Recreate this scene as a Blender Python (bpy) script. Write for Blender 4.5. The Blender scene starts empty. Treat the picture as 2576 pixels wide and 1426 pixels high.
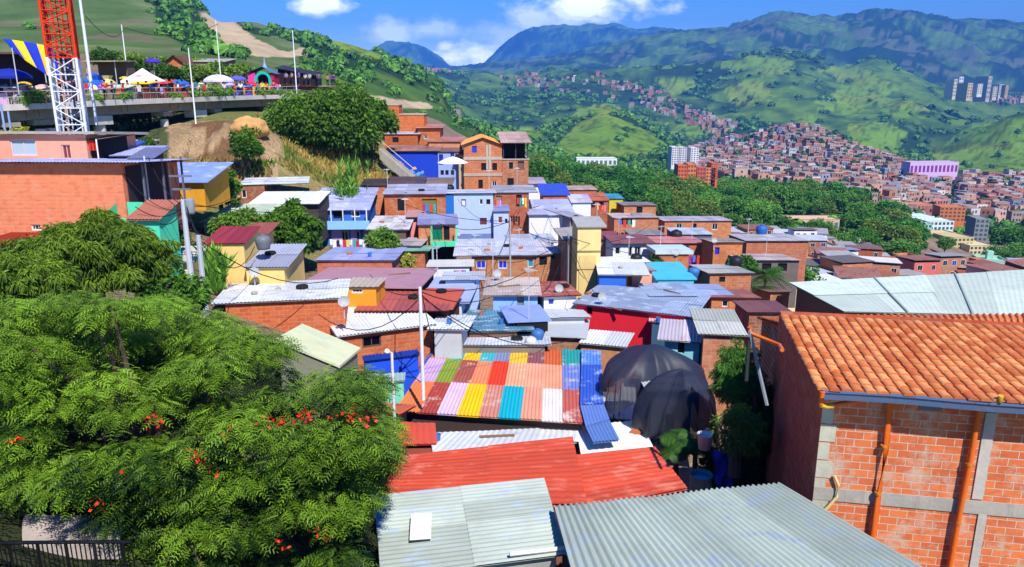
import bpy, math, random
import numpy as np
from mathutils import Vector, Matrix
R = math.radians
SC = bpy.context.scene
COL = SC.collection
random.seed(7)
rng = np.random.default_rng(7)

# ---------------------------------------------------------------- camera
CX, CY, F = 1287.5, 713.0, 1860.0          # reading grid of the photograph, 2575 wide
PITCH = R(14.0)
cs, sn = math.cos(PITCH), math.sin(PITCH)
cam = bpy.data.cameras.new('camera')
cam.sensor_width = 36.0
cam.lens = F / 2575.0 * 36.0
cam.clip_start, cam.clip_end = 0.1, 60000.0
camo = bpy.data.objects.new('camera', cam)
COL.objects.link(camo)
camo.rotation_euler = (R(90) - PITCH, 0, 0)
SC.camera = camo

# ---------------------------------------------------------------- exposure, sun, sky
SC.view_settings.view_transform = 'Standard'
SC.view_settings.look = 'None'
SC.view_settings.exposure = 0.64
SC.view_settings.gamma = 1.0
SUN_AZ, SUN_EL = R(22), R(50)              # behind the camera, to the right
sdir = Vector((math.sin(SUN_AZ) * math.cos(SUN_EL), -math.cos(SUN_AZ) * math.cos(SUN_EL), math.sin(SUN_EL)))
sl = bpy.data.lights.new('sun', 'SUN')
sl.energy, sl.angle, sl.color = 4.6, R(0.5), (1.0, 0.95, 0.86)
so = bpy.data.objects.new('sun', sl)
COL.objects.link(so)
so.rotation_euler = sdir.to_track_quat('Z', 'Y').to_euler()
SC.cycles.max_bounces = 6
SC.cycles.diffuse_bounces = 2
SC.cycles.glossy_bounces = 2
SC.cycles.transparent_max_bounces = 12
SC.cycles.volume_bounces = 0


def at(u, v, Y):
    dx, dz = (u - CX) / F, (CY - v) / F
    t = Y / (cs + dz * sn)
    return Vector((dx * t, Y, (-sn + dz * cs) * t))


def pr(p):
    d = p[1] * cs - p[2] * sn
    return CX + F * p[0] / d, CY - F * (p[1] * sn + p[2] * cs) / d


def tslope(v):
    dz = (CY - np.asarray(v, float)) / F
    return (-sn + dz * cs) / (cs + dz * sn)


w = bpy.data.worlds.new('World')
SC.world = w
w.use_nodes = True
NT = w.node_tree
NT.nodes.clear()


def nd(nt, typ, **kw):
    n = nt.nodes.new(typ)
    for k, v in kw.items():
        if k in n.inputs.keys() if isinstance(k, str) else False:
            n.inputs[k].default_value = v
        else:
            setattr(n, k, v)
    return n


def lk(nt, a, b):
    nt.links.new(a, b)


def math_n(nt, op, a, b=None, clamp=False):
    n = nt.nodes.new('ShaderNodeMath')
    n.operation = op
    n.use_clamp = clamp
    for i, x in enumerate((a, b)):
        if x is None:
            continue
        if isinstance(x, (int, float)):
            n.inputs[i].default_value = x
        else:
            nt.links.new(x, n.inputs[i])
    return n.outputs[0]


def build_world():
    nt = NT
    sky = nd(nt, 'ShaderNodeTexSky')
    sky.sky_type = 'NISHITA'
    sky.sun_disc = False
    sky.sun_elevation = SUN_EL
    sky.sun_rotation = R(180) - SUN_AZ
    sky.altitude = 1600
    sky.air_density = 1.3
    sky.dust_density = 0.25
    sky.ozone_density = 3.0
    hs = nt.nodes.new('ShaderNodeHueSaturation')
    hs.inputs['Hue'].default_value = 0.515
    hs.inputs['Saturation'].default_value = 1.75
    hs.inputs['Value'].default_value = 0.84
    lk(nt, sky.outputs[0], hs.inputs['Color'])
    tc = nt.nodes.new('ShaderNodeTexCoord')
    sp = nt.nodes.new('ShaderNodeSeparateXYZ')
    lk(nt, tc.outputs['Generated'], sp.inputs[0])
    yy = math_n(nt, 'MAXIMUM', sp.outputs[1], 0.02)
    X = math_n(nt, 'DIVIDE', sp.outputs[0], yy)
    Z = math_n(nt, 'DIVIDE', sp.outputs[2], yy)
    cb = nt.nodes.new('ShaderNodeCombineXYZ')
    lk(nt, X, cb.inputs[0])
    lk(nt, math_n(nt, 'MULTIPLY', Z, 1.7), cb.inputs[1])
    n1 = nt.nodes.new('ShaderNodeTexNoise')
    n1.inputs['Scale'].default_value = 17.0
    n1.inputs['Detail'].default_value = 7.0
    n1.inputs['Roughness'].default_value = 0.58
    lk(nt, cb.outputs[0], n1.inputs['Vector'])
    nn = math_n(nt, 'SUBTRACT', n1.outputs[0], 0.5)
    total = None
    clouds = [(810, 12, 75, 28, .95), (1500, 8, 160, 52, .95), (1360, 45, 110, 45, .55), (1440, 30, 90, 40, .75), (1590, 0, 60, 26, .8),
              (985, 78, 75, 38, .5), (1075, 75, 70, 30, .4), (1150, 146, 70, 32, 1.0), (1205, 140, 80, 36, .9), (1120, 118, 25, 16, .7),
              (1270, 90, 90, 40, .3), (1900, -220, 300, 60, .8), (600, -300, 300, 70, .7)]
    for (u, v, ru, rv, a) in clouds:
        p = at(u, v, 1.0)
        qx = at(u + ru, v, 1.0).x - p.x
        qz = at(u, v - rv, 1.0).z - p.z
        ex = math_n(nt, 'DIVIDE', math_n(nt, 'SUBTRACT', X, p.x), qx)
        ez = math_n(nt, 'DIVIDE', math_n(nt, 'SUBTRACT', Z, p.z), qz)
        r = math_n(nt, 'SQRT', math_n(nt, 'ADD', math_n(nt, 'MULTIPLY', ex, ex), math_n(nt, 'MULTIPLY', ez, ez)))
        m = math_n(nt, 'SUBTRACT', 1.22, r)
        m = math_n(nt, 'ADD', m, math_n(nt, 'MULTIPLY', nn, 3.2))
        m = math_n(nt, 'MULTIPLY', m, 1.15, clamp=True)
        m = math_n(nt, 'MULTIPLY', math_n(nt, 'POWER', m, 1.3), a)
        total = m if total is None else math_n(nt, 'MAXIMUM', total, m)
    front = math_n(nt, 'GREATER_THAN', sp.outputs[1], 0.05)
    total = math_n(nt, 'MULTIPLY', total, front)
    mx = nt.nodes.new('ShaderNodeMix')
    mx.data_type = 'RGBA'
    lk(nt, total, mx.inputs[0])
    lk(nt, hs.outputs[0], mx.inputs[6])
    mx.inputs[7].default_value = (16.5, 16.7, 17.0, 1)
    bg = nt.nodes.new('ShaderNodeBackground')
    bg.inputs['Strength'].default_value = 0.13
    lk(nt, mx.outputs[2], bg.inputs['Color'])
    out = nt.nodes.new('ShaderNodeOutputWorld')
    lk(nt, bg.outputs[0], out.inputs['Surface'])


build_world()


# ---------------------------------------------------------------- tagging, meshes
def tag(o, label=None, cat=None, group=None, kind=None):
    if label:
        o['label'] = label
    if cat:
        o['category'] = cat
    if group:
        o['group'] = group
    if kind:
        o['kind'] = kind
    return o


def thing(name, label, cat, loc=(0, 0, 0), rz=0.0, group=None):
    o = bpy.data.objects.new(name, None)
    o.empty_display_size = 0.3
    COL.objects.link(o)
    o.location = loc
    o.rotation_euler = (0, 0, rz)
    return tag(o, label, cat, group)


def link_mesh(name, me, mat, parent=None, loc=None):
    o = bpy.data.objects.new(name, me)
    COL.objects.link(o)
    if mat is not None and not me.materials:
        me.materials.append(mat)
    if parent is not None:
        o.parent = parent
    if loc is not None:
        o.location = loc
    return o


class MB:
    """collects faces and builds ONE mesh object"""
    def __init__(s):
        s.v, s.f, s.t, s.c = [], [], [], []
        s.tone = 0.5

    def face(s, pts, tone=None):
        n = len(s.v)
        s.v += [tuple(p) for p in pts]
        s.f.append(tuple(range(n, n + len(pts))))
        s.t.append(s.tone if tone is None else tone)
        return s

    def grid(s, pts, tone=None, close=False):
        """pts: rows of equal length"""
        n = len(s.v)
        R_, C_ = len(pts), len(pts[0])
        for row in pts:
            s.v += [tuple(p) for p in row]
        for i in range(R_ - 1):
            for j in range(C_ - (0 if close else 1)):
                k = (j + 1) % C_
                s.f.append((n + i * C_ + j, n + i * C_ + k, n + (i + 1) * C_ + k, n + (i + 1) * C_ + j))
                s.t.append(s.tone if tone is None else tone)
        return s

    def box(s, x0, y0, z0, x1, y1, z1, M=None, tone=None):
        c = [Vector((x, y, z)) for z in (z0, z1) for (x, y) in ((x0, y0), (x1, y0), (x1, y1), (x0, y1))]
        if M is not None:
            c = [M @ p for p in c]
        n = len(s.v)
        s.v += [tuple(p) for p in c]
        for f in ((0, 3, 2, 1), (4, 5, 6, 7), (0, 1, 5, 4), (1, 2, 6, 5), (2, 3, 7, 6), (3, 0, 4, 7)):
            s.f.append(tuple(n + i for i in f))
            s.t.append(s.tone if tone is None else tone)
        return s

    def tube(s, pts, r, n=6, r1=None, tone=None, cap=True):
        pts = [Vector(p) for p in pts]
        rows = []
        for i, p in enumerate(pts):
            d = (pts[min(i + 1, len(pts) - 1)] - pts[max(i - 1, 0)]).normalized()
            a = d.cross(Vector((0, 0, 1)))
            if a.length < 1e-3:
                a = d.cross(Vector((1, 0, 0)))
            a.normalize()
            b = d.cross(a)
            rr = r if r1 is None else r + (r1 - r) * i / max(1, len(pts) - 1)
            rows.append([p + (a * math.cos(k * 2 * math.pi / n) + b * math.sin(k * 2 * math.pi / n)) * rr for k in range(n)])
        s.grid(rows, tone, close=True)
        if cap:
            s.face(rows[0][::-1], tone)
            s.face(rows[-1], tone)
        return s

    def lathe(s, prof, c=(0, 0, 0), n=16, tone=None):
        rows = [[(c[0] + r * math.cos(k * 2 * math.pi / n), c[1] + r * math.sin(k * 2 * math.pi / n), c[2] + z) for k in range(n)] for r, z in prof]
        return s.grid(rows, tone, close=True)

    def build(s, name, mat, parent=None, loc=None, rz=None, smooth=False):
        me = bpy.data.meshes.new(name)
        me.from_pydata(s.v, [], s.f)
        at_ = me.attributes.new('tone', 'FLOAT', 'FACE')
        at_.data.foreach_set('value', s.t)
        if smooth:
            me.polygons.foreach_set('use_smooth', [True] * len(me.polygons))
        me.update()
        o = link_mesh(name, me, mat, parent, loc)
        if rz is not None:
            o.rotation_euler = (0, 0, rz)
        return o


def np_mesh(name, verts, faces, tone=None, colr=None, smooth=False):
    """verts Nx3, faces Mxk; tone per face; colr per face RGB"""
    me = bpy.data.meshes.new(name)
    nv, (nf, k) = len(verts), faces.shape
    me.vertices.add(nv)
    me.vertices.foreach_set('co', np.ascontiguousarray(verts, dtype=np.float32).ravel())
    me.loops.add(nf * k)
    me.loops.foreach_set('vertex_index', np.ascontiguousarray(faces, dtype=np.int32).ravel())
    me.polygons.add(nf)
    me.polygons.foreach_set('loop_start', np.arange(0, nf * k, k, dtype=np.int32))
    me.polygons.foreach_set('use_smooth', np.full(nf, bool(smooth)))
    if tone is not None:
        a = me.attributes.new('tone', 'FLOAT', 'FACE')
        a.data.foreach_set('value', np.ascontiguousarray(tone, dtype=np.float32))
    if colr is not None:
        a = me.attributes.new('hue', 'FLOAT_COLOR', 'FACE')
        a.data.foreach_set('color', np.ascontiguousarray(np.c_[colr, np.ones(len(colr))], dtype=np.float32).ravel())
    me.update(calc_edges=True)
    me.validate()
    return me


# ---------------------------------------------------------------- noise
def _hash(ix, iy, seed):
    h = (ix.astype(np.int64) * 374761393 + iy.astype(np.int64) * 668265263 + seed * 144665) & 0x7fffffff
    h = ((h ^ (h >> 13)) * 1274126177) & 0x7fffffff
    return ((h ^ (h >> 16)) & 0xffff) / 65535.0


def vnoise(x, y, seed=0):
    x, y = np.asarray(x, float), np.asarray(y, float)
    ix, iy = np.floor(x), np.floor(y)
    fx, fy = x - ix, y - iy
    fx, fy = fx * fx * (3 - 2 * fx), fy * fy * (3 - 2 * fy)
    a, b = _hash(ix, iy, seed), _hash(ix + 1, iy, seed)
    c, d = _hash(ix, iy + 1, seed), _hash(ix + 1, iy + 1, seed)
    return (a + (b - a) * fx) * (1 - fy) + (c + (d - c) * fx) * fy


def fbm(x, y, seed=0, oct=4):
    t, a, n = 0.0, 1.0, 0.0
    for i in range(oct):
        t = t + a * vnoise(x * 2 ** i, y * 2 ** i, seed + i * 17)
        n += a
        a *= 0.5
    return t / n


# ---------------------------------------------------------------- materials
def lin(hx):
    hx = hx.lstrip('#')
    c = [int(hx[i:i + 2], 16) / 255 for i in (0, 2, 4)]
    return [x / 12.92 if x <= 0.04045 else ((x + 0.055) / 1.055) ** 2.4 for x in c]


MATS = {}


def new_mat(name):
    m = bpy.data.materials.new(name)
    m.use_nodes = True
    nt = m.node_tree
    b = nt.nodes['Principled BSDF']
    b.inputs['Specular IOR Level'].default_value = 0.25
    return m, nt, b


def mixc(nt, fac, a, b, blend='MIX'):
    n = nt.nodes.new('ShaderNodeMix')
    n.data_type = 'RGBA'
    n.blend_type = blend
    for i, x in ((0, fac), (6, a), (7, b)):
        if isinstance(x, (int, float)):
            n.inputs[i].default_value = x
        elif isinstance(x, (list, tuple)):
            n.inputs[i].default_value = (*x[:3], 1)
        else:
            nt.links.new(x, n.inputs[i])
    return n.outputs[2]


def noise_n(nt, vec, scale, detail=4, rough=.6):
    n = nt.nodes.new('ShaderNodeTexNoise')
    n.inputs['Scale'].default_value = scale
    n.inputs['Detail'].default_value = detail
    n.inputs['Roughness'].default_value = rough
    if vec is not None:
        nt.links.new(vec, n.inputs['Vector'])
    return n.outputs[0]


def ramp_n(nt, fac, lo, hi):
    n = nt.nodes.new('ShaderNodeMapRange')
    n.inputs[1].default_value = lo
    n.inputs[2].default_value = hi
    nt.links.new(fac, n.inputs[0])
    return n.outputs[0]


def bump_n(nt, h, strength, dist, b):
    n = nt.nodes.new('ShaderNodeBump')
    n.inputs['Strength'].default_value = strength
    n.inputs['Distance'].default_value = dist
    nt.links.new(h, n.inputs['Height'])
    nt.links.new(n.outputs[0], b.inputs['Normal'])


def rnd_shift(nt, col, amt=0.12):
    oi = nt.nodes.new('ShaderNodeObjectInfo')
    hs = nt.nodes.new('ShaderNodeHueSaturation')
    r = nt.nodes.new('ShaderNodeMapRange')
    r.inputs[3].default_value = 1 - amt
    r.inputs[4].default_value = 1 + amt
    nt.links.new(oi.outputs['Random'], r.inputs[0])
    nt.links.new(r.outputs[0], hs.inputs['Value'])
    nt.links.new(col, hs.inputs['Color'])
    return hs.outputs[0]


def objvec(nt, scale=(1, 1, 1)):
    tc = nt.nodes.new('ShaderNodeTexCoord')
    mp = nt.nodes.new('ShaderNodeMapping')
    mp.inputs['Scale'].default_value = scale
    nt.links.new(tc.outputs['Object'], mp.inputs[0])
    return mp.outputs[0]


def P(hx, k=0.86, rough=.85, stain=.35, name=None):
    """painted or rendered wall, cloth, concrete: colour with mottling and runs of dirt"""
    key = ('P', hx, k, stain)
    if key in MATS:
        return MATS[key]
    m, nt, b = new_mat(name or 'painted_surface')
    base = [x * k for x in lin(hx)]
    v = objvec(nt)
    n1 = ramp_n(nt, noise_n(nt, v, 1.3, 6, .65), .35, .7)
    c = mixc(nt, n1, base, [x * (1 - stain * .45) for x in base])
    streak = ramp_n(nt, noise_n(nt, objvec(nt, (5, 5, .5)), 1.0, 5, .7), .52, .8)
    g = [x * .45 + .04 for x in base]
    c = mixc(nt, math_n(nt, 'MULTIPLY', streak, stain), c, g)
    c = rnd_shift(nt, c, .05)
    lk(nt, c, b.inputs['Base Color'])
    b.inputs['Roughness'].default_value = rough
    bump_n(nt, noise_n(nt, v, 9, 4), .35, .03, b)
    MATS[key] = m
    return m


def BR(hx='#d9713c', mortar='#b9a48f', w=.40, h=.20, k=.7, plaster=.25, contrast=.35):
    """hollow clay block wall"""
    key = ('B', hx, mortar, w, h, plaster)
    if key in MATS:
        return MATS[key]
    m, nt, b = new_mat('clay_brick')
    tc = nt.nodes.new('ShaderNodeTexCoord')
    sp = nt.nodes.new('ShaderNodeSeparateXYZ')
    lk(nt, tc.outputs['Object'], sp.inputs[0])
    cb = nt.nodes.new('ShaderNodeCombineXYZ')
    lk(nt, math_n(nt, 'ADD', sp.outputs[0], sp.outputs[1]), cb.inputs[0])
    lk(nt, sp.outputs[2], cb.inputs[1])
    bt = nt.nodes.new('ShaderNodeTexBrick')
    lk(nt, cb.outputs[0], bt.inputs['Vector'])
    base = [x * k for x in lin(hx)]
    bt.inputs['Scale'].default_value = 1
    bt.inputs['Brick Width'].default_value = w
    bt.inputs['Row Height'].default_value = h
    bt.inputs['Mortar Size'].default_value = .012 * w / .4
    bt.inputs['Mortar Smooth'].default_value = .3
    bt.inputs['Bias'].default_value = -.1
    bt.inputs['Color1'].default_value = (*base, 1)
    bt.inputs['Color2'].default_value = (base[0] * (1 - contrast * .6), base[1] * (1 - contrast), base[2] * (1 - contrast * .8), 1)
    bt.inputs['Mortar'].default_value = (*[x * .75 for x in lin(mortar)], 1)
    v = objvec(nt)
    blot = ramp_n(nt, noise_n(nt, v, 1.1, 8, .75), .50, .66)
    odd = ramp_n(nt, noise_n(nt, objvec(nt, (1.2, 1.2, 2.4)), 2.1, 2, .4), .56, .60)
    bc = mixc(nt, math_n(nt, 'MULTIPLY', odd, .35), bt.outputs['Color'], [base[0] * .62, base[1] * .5, base[2] * .5])
    c = mixc(nt, math_n(nt, 'MULTIPLY', blot, plaster * 1.6), bc, [x * .8 for x in lin('#cdb9a4')])
    dk = ramp_n(nt, noise_n(nt, objvec(nt, (3, 3, .6)), 1.1, 5, .7), .5, .8)
    c = mixc(nt, math_n(nt, 'MULTIPLY', dk, .35), c, [x * .4 for x in base])
    c = rnd_shift(nt, c, .13)
    lk(nt, c, b.inputs['Base Color'])
    b.inputs['Roughness'].default_value = .9
    hgt = math_n(nt, 'SUBTRACT', noise_n(nt, v, 14, 3), math_n(nt, 'MULTIPLY', bt.outputs['Fac'], 2.0))
    bump_n(nt, hgt, .6, .012, b)
    MATS[key] = m
    return m


def RF(hx='#a9adb3', rust=.2, k=.8, rough=.5, name='roof_sheet', metal=0.0, bump=False, pitch=.25, spots=None):
    """sheet roofing: per-sheet tone attribute, rust patches, dirt"""
    key = ('R', hx, rust, k, bump, spots)
    if key in MATS:
        return MATS[key]
    m, nt, b = new_mat(name)
    base = [x * k for x in lin(hx)]
    a = nt.nodes.new('ShaderNodeAttribute')
    a.attribute_name = 'tone'
    v = objvec(nt)
    c = mixc(nt, a.outputs['Fac'], [x * .78 for x in base], [min(.85, x * 1.12) for x in base])
    n = ramp_n(nt, noise_n(nt, v, .8, 7, .7), .45, .75)
    c = mixc(nt, math_n(nt, 'MULTIPLY', n, .5), c, [x * .55 for x in base])
    if spots:
        s_ = ramp_n(nt, noise_n(nt, objvec(nt, (1, 1.6, 1)), 1.1, 6, .68), .54, .66)
        c = mixc(nt, math_n(nt, 'MULTIPLY', s_, .8), c, [x * .8 for x in lin(spots)])
    if rust > 0:
        r_ = ramp_n(nt, noise_n(nt, objvec(nt, (1.1, .8, 1)), .7, 8, .72), .62 - rust * .28, .72 - rust * .15)
        c = mixc(nt, math_n(nt, 'MULTIPLY', r_, min(.85, .4 + rust)), c, [x * .6 for x in lin('#8d4a30')])
    lk(nt, c, b.inputs['Base Color'])
    b.inputs['Roughness'].default_value = rough
    b.inputs['Metallic'].default_value = metal
    if bump:
        sp = nt.nodes.new('ShaderNodeSeparateXYZ')
        tc = nt.nodes.new('ShaderNodeTexCoord')
        lk(nt, tc.outputs['Object'], sp.inputs[0])
        wv = math_n(nt, 'SINE', math_n(nt, 'MULTIPLY', sp.outputs[0], 2 * math.pi / pitch))
        bump_n(nt, wv, .8, .04, b)
    else:
        bump_n(nt, noise_n(nt, v, 6, 4), .25, .02, b)
    MATS[key] = m
    return m


def LEAF(h1, h2, k=1.0, trans=.3):
    key = ('L', h1, h2)
    if key in MATS:
        return MATS[key]
    m, nt, b = new_mat('foliage')
    a = nt.nodes.new('ShaderNodeAttribute')
    a.attribute_name = 'tone'
    c = mixc(nt, a.outputs['Fac'], [x * k for x in lin(h1)], [x * k for x in lin(h2)])
    c = rnd_shift(nt, c, .12)
    lk(nt, c, b.inputs['Base Color'])
    b.inputs['Roughness'].default_value = .55
    tr = nt.nodes.new('ShaderNodeBsdfTranslucent')
    lk(nt, c, tr.inputs['Color'])
    mx = nt.nodes.new('ShaderNodeMixShader')
    mx.inputs[0].default_value = trans
    lk(nt, b.outputs[0], mx.inputs[1])
    lk(nt, tr.outputs[0], mx.inputs[2])
    lk(nt, mx.outputs[0], nt.nodes['Material Output'].inputs['Surface'])
    MATS[key] = m
    return m


def GL(hx='#20262c', rough=.15, k=1.0):
    key = ('G', hx, rough)
    if key in MATS:
        return MATS[key]
    m, nt, b = new_mat('window_glass')
    b.inputs['Base Color'].default_value = (*[x * k for x in lin(hx)], 1)
    b.inputs['Roughness'].default_value = rough
    b.inputs['Specular IOR Level'].default_value = .5
    MATS[key] = m
    return m


BARK = P('#6b5a48', stain=.6, name='bark')
METAL = P('#c4cad6', rough=.45, stain=.2, name='galvanised_metal')
DARK = P('#15161a', stain=.1, name='dark_shade')  # near-black colour standing in for the shade of unlit interiors
CONC = P('#b9b2a6', stain=.5, name='concrete')
# ---------------------------------------------------------------- ground: one sheet from the camera to the far mountains
NEARK = [-900, 0, 300, 600, 850, 1000, 1200, 1400, 1700, 2000, 2575, 3400]
NEARZ = {
    -20: [-4, -5, -6, -8, -10, -11, -13, -13, -13, -13, -13, -13],
    5: [-6, -8, -9, -11, -12.5, -13, -14, -14, -14, -14, -14, -14],
    12: [-6, -8.2, -8.6, -11, -12.5, -13, -14, -14.5, -15, -15, -15, -15],
    20: [-5, -8, -9, -10.5, -12.5, -14, -16, -17, -17.5, -17, -17, -17],
    35: [-4, -7.6, -8.5, -10, -12.3, -14, -16, -17.5, -19, -19, -19, -19],
    50: [-2, -5, -7, -9.8, -12.4, -13.4, -14, -15, -18.5, -20, -21, -21],
    62: [-1, -4, -5.4, -9.0, -12.4, -13.6, -14.2, -15.5, -20.5, -23, -24, -24],
    70: [-1, -3.6, -4, -7.4, -9.6, -12.2, -14.2, -16.5, -22.5, -26, -27, -27],
    78: [-1, -3.4, -3.6, -2.3, -7.3, -10.4, -12.5, -17.5, -25, -28, -29, -29],
    90: [1, -2.5, -2.8, -1.2, -4.5, -8.2, -12, -18.5, -27, -30, -32, -32],
    110: [3, 0.0, -.6, -.5, -2.5, -5.6, -12, -21, -30, -33, -35, -35],
    160: [14, 7, 6, 4.5, -.5, -6, -15, -25, -34, -38.5, -42, -42],
    220: [30, 16, 15, 12, 2, -9, -20, -31, -39, -45, -53, -54],
}
FARK = [-900, -300, 0, 150, 350, 500, 560, 620, 690, 760, 870, 960, 1010, 1050, 1080, 1120, 1150, 1200, 1240, 1310, 1360, 1430, 1510, 1580, 1650, 1740,
        1830, 1900, 1980, 2050, 2130, 2200, 2290, 2400, 2500, 2575, 2900, 3600]
FARV = {
    300: [60, 100, 110, 115, 120, 130, 140, 150, 165, 185, 215, 245, 280, 310, 330, 350, 370, 390, 400, 440, 460, 490, 505, 515, 520, 530,
          540, 550, 555, 560, 572, 580, 592, 630, 650, 655, 655, 650],
    450: [0, 30, 50, 60, 70, 80, 95, 110, 130, 150, 185, 215, 240, 270, 285, 300, 320, 345, 370, 400, 420, 445, 455, 460, 470, 480,
          485, 490, 495, 500, 508, 525, 560, 582, 588, 590, 590, 590],
    900: [-160, -130, -70, -75, -55, 0, 24, 68, 66, 92, 102, 128, 150, 165, 185, 215, 300, 320, 330, 350, 365, 385, 400, 410, 415, 420,
          420, 425, 425, 430, 430, 432, 440, 450, 455, 460, 480, 480],
    1400: [-60, -40, 0, 20, 40, 60, 80, 100, 120, 140, 160, 180, 190, 200, 210, 225, 285, 325, 335, 335, 330, 318, 283, 312, 352, 385,
           375, 345, 325, 340, 365, 385, 405, 400, 380, 390, 420, 440],
    1650: [-40, -20, 10, 30, 50, 80, 95, 112, 130, 150, 165, 185, 195, 208, 218, 235, 290, 330, 345, 350, 350, 345, 318, 340, 370, 395,
           390, 370, 350, 360, 380, 395, 410, 340, 297, 303, 300, 320],
    2300: [40, 60, 80, 90, 100, 120, 130, 140, 150, 160, 175, 185, 190, 195, 205, 220, 235, 240, 245, 250, 252, 255, 270, 285, 290, 290,
           275, 262, 262, 268, 262, 262, 290, 318, 330, 325, 330, 340],
    3300: [80, 90, 100, 110, 120, 130, 140, 150, 160, 166, 170, 172, 174, 176, 178, 182, 184, 186, 188, 190, 190, 186, 180, 176, 172, 165,
           152, 141, 150, 172, 152, 186, 225, 255, 262, 270, 280, 300],
    4200: [120, 120, 130, 140, 150, 160, 165, 170, 175, 180, 185, 190, 195, 200, 200, 205, 205, 205, 205, 205, 200, 198, 192, 188, 184, 180,
           175, 172, 172, 180, 180, 195, 215, 235, 245, 250, 260, 280],
    7000: [180, 180, 180, 180, 185, 190, 190, 190, 190, 190, 190, 190, 190, 188, 186, 182, 178, 170, 166, 158, 148, 135, 120, 98, 84, 78,
           60, 36, 47, 44, 31, 34, 49, 58, 64, 70, 90, 120],
    8800: [230, 230, 230, 230, 230, 230, 230, 230, 230, 230, 230, 220, 215, 210, 210, 205, 200, 190, 190, 185, 180, 170, 150, 140, 120, 110,
           95, 80, 90, 90, 80, 80, 95, 100, 110, 110, 120, 140],
    11000: [200, 200, 200, 200, 200, 200, 200, 200, 190, 185, 170, 128, 105, 108, 118, 146, 170, 166, 140, 80, 70, 62, 63, 68, 76, 85,
            92, 98, 100, 100, 100, 100, 105, 110, 115, 120, 130, 150],
    15000: [260] * 38,
}
RY = sorted(list(NEARZ) + list(FARV))
KF = np.array(FARK, float)
KN = np.array(NEARK, float)


def smooth_interp(x, xs, ys):
    """monotone cubic (finite-difference tangents limited)"""
    xs, ys = np.asarray(xs, float), np.asarray(ys, float)
    h = np.diff(xs)
    d = np.diff(ys) / h
    m = np.zeros(len(xs))
    m[1:-1] = np.where(d[:-1] * d[1:] > 0, 2 * d[:-1] * d[1:] / (d[:-1] + d[1:] + 1e-12), 0)
    m[0], m[-1] = d[0], d[-1]
    x = np.clip(x, xs[0], xs[-1])
    i = np.clip(np.searchsorted(xs, x) - 1, 0, len(xs) - 2)
    t = (x - xs[i]) / h[i]
    return ((2 * t ** 3 - 3 * t ** 2 + 1) * ys[i] + (t ** 3 - 2 * t ** 2 + t) * h[i] * m[i]
            + (-2 * t ** 3 + 3 * t ** 2) * ys[i + 1] + (t ** 3 - t ** 2) * h[i] * m[i + 1])


def ring_z(Yr, key):
    if Yr in NEARZ:
        return smooth_interp(key, KN, NEARZ[Yr])
    return tslope(smooth_interp(key, KF, FARV[Yr])) * Yr


def ground(x, y):
    """height of the land; numpy arrays"""
    x, y = np.atleast_1d(np.asarray(x, float)), np.atleast_1d(np.asarray(y, float))
    ye = np.maximum(y, 5.0)
    key = np.clip(CX + F * cs * x / ye, -900, 3600)
    ly = np.log(np.maximum(y, -19.9) + 25.0)
    lr = np.log(np.array(RY, float) + 25.0)
    zs = np.stack([ring_z(r, key) for r in RY])
    i = np.clip(np.searchsorted(lr, ly) - 1, 0, len(RY) - 2)
    t = np.clip((ly - lr[i]) / (lr[i + 1] - lr[i]), 0, 1)
    idx = np.arange(len(x))
    mid = t * t * (3 - 2 * t)
    t = np.where(y > 250, .35 * t + .65 * mid, t)
    z = zs[i, idx] * (1 - t) + zs[i + 1, idx] * t
    far = np.clip((y - 260) / 900, 0, 1)
    ridg = 1 - np.abs(2 * fbm(x / 420, y / 420, 3, 4) - 1)
    z = z + far * (ridg - .78) * np.clip(y * .030, 0, 150)
    z = z + far * (fbm(x / 90, y / 90, 9, 3) - .5) * 14
    nr = np.clip((260 - y) / 120, 0, 1)
    z = z + nr * (fbm(x / 6, y / 6, 5, 3) - .5) * .5
    bank = np.clip(1 - np.abs(y - 73) / 6.5, 0, 1) * np.clip((key - 385) / 40, 0, 1) * np.clip((735 - key) / 60, 0, 1)
    z = z + 1.5 * bank * (1.1 - 2.6 * np.abs(fbm(x / 1.6, y / 9, 15, 4) - .5) - 1.2 * np.abs(fbm(x / 4, y / 4, 25, 3) - .5))
    return z


def inpoly(u, v, poly):
    c = np.zeros(u.shape, bool)
    n = len(poly)
    for i in range(n):
        x0, y0 = poly[i]
        x1, y1 = poly[(i + 1) % n]
        if y0 == y1:
            continue
        c ^= ((y0 > v) != (y1 > v)) & (u < (x1 - x0) * (v - y0) / (y1 - y0) + x0)
    return c


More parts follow.
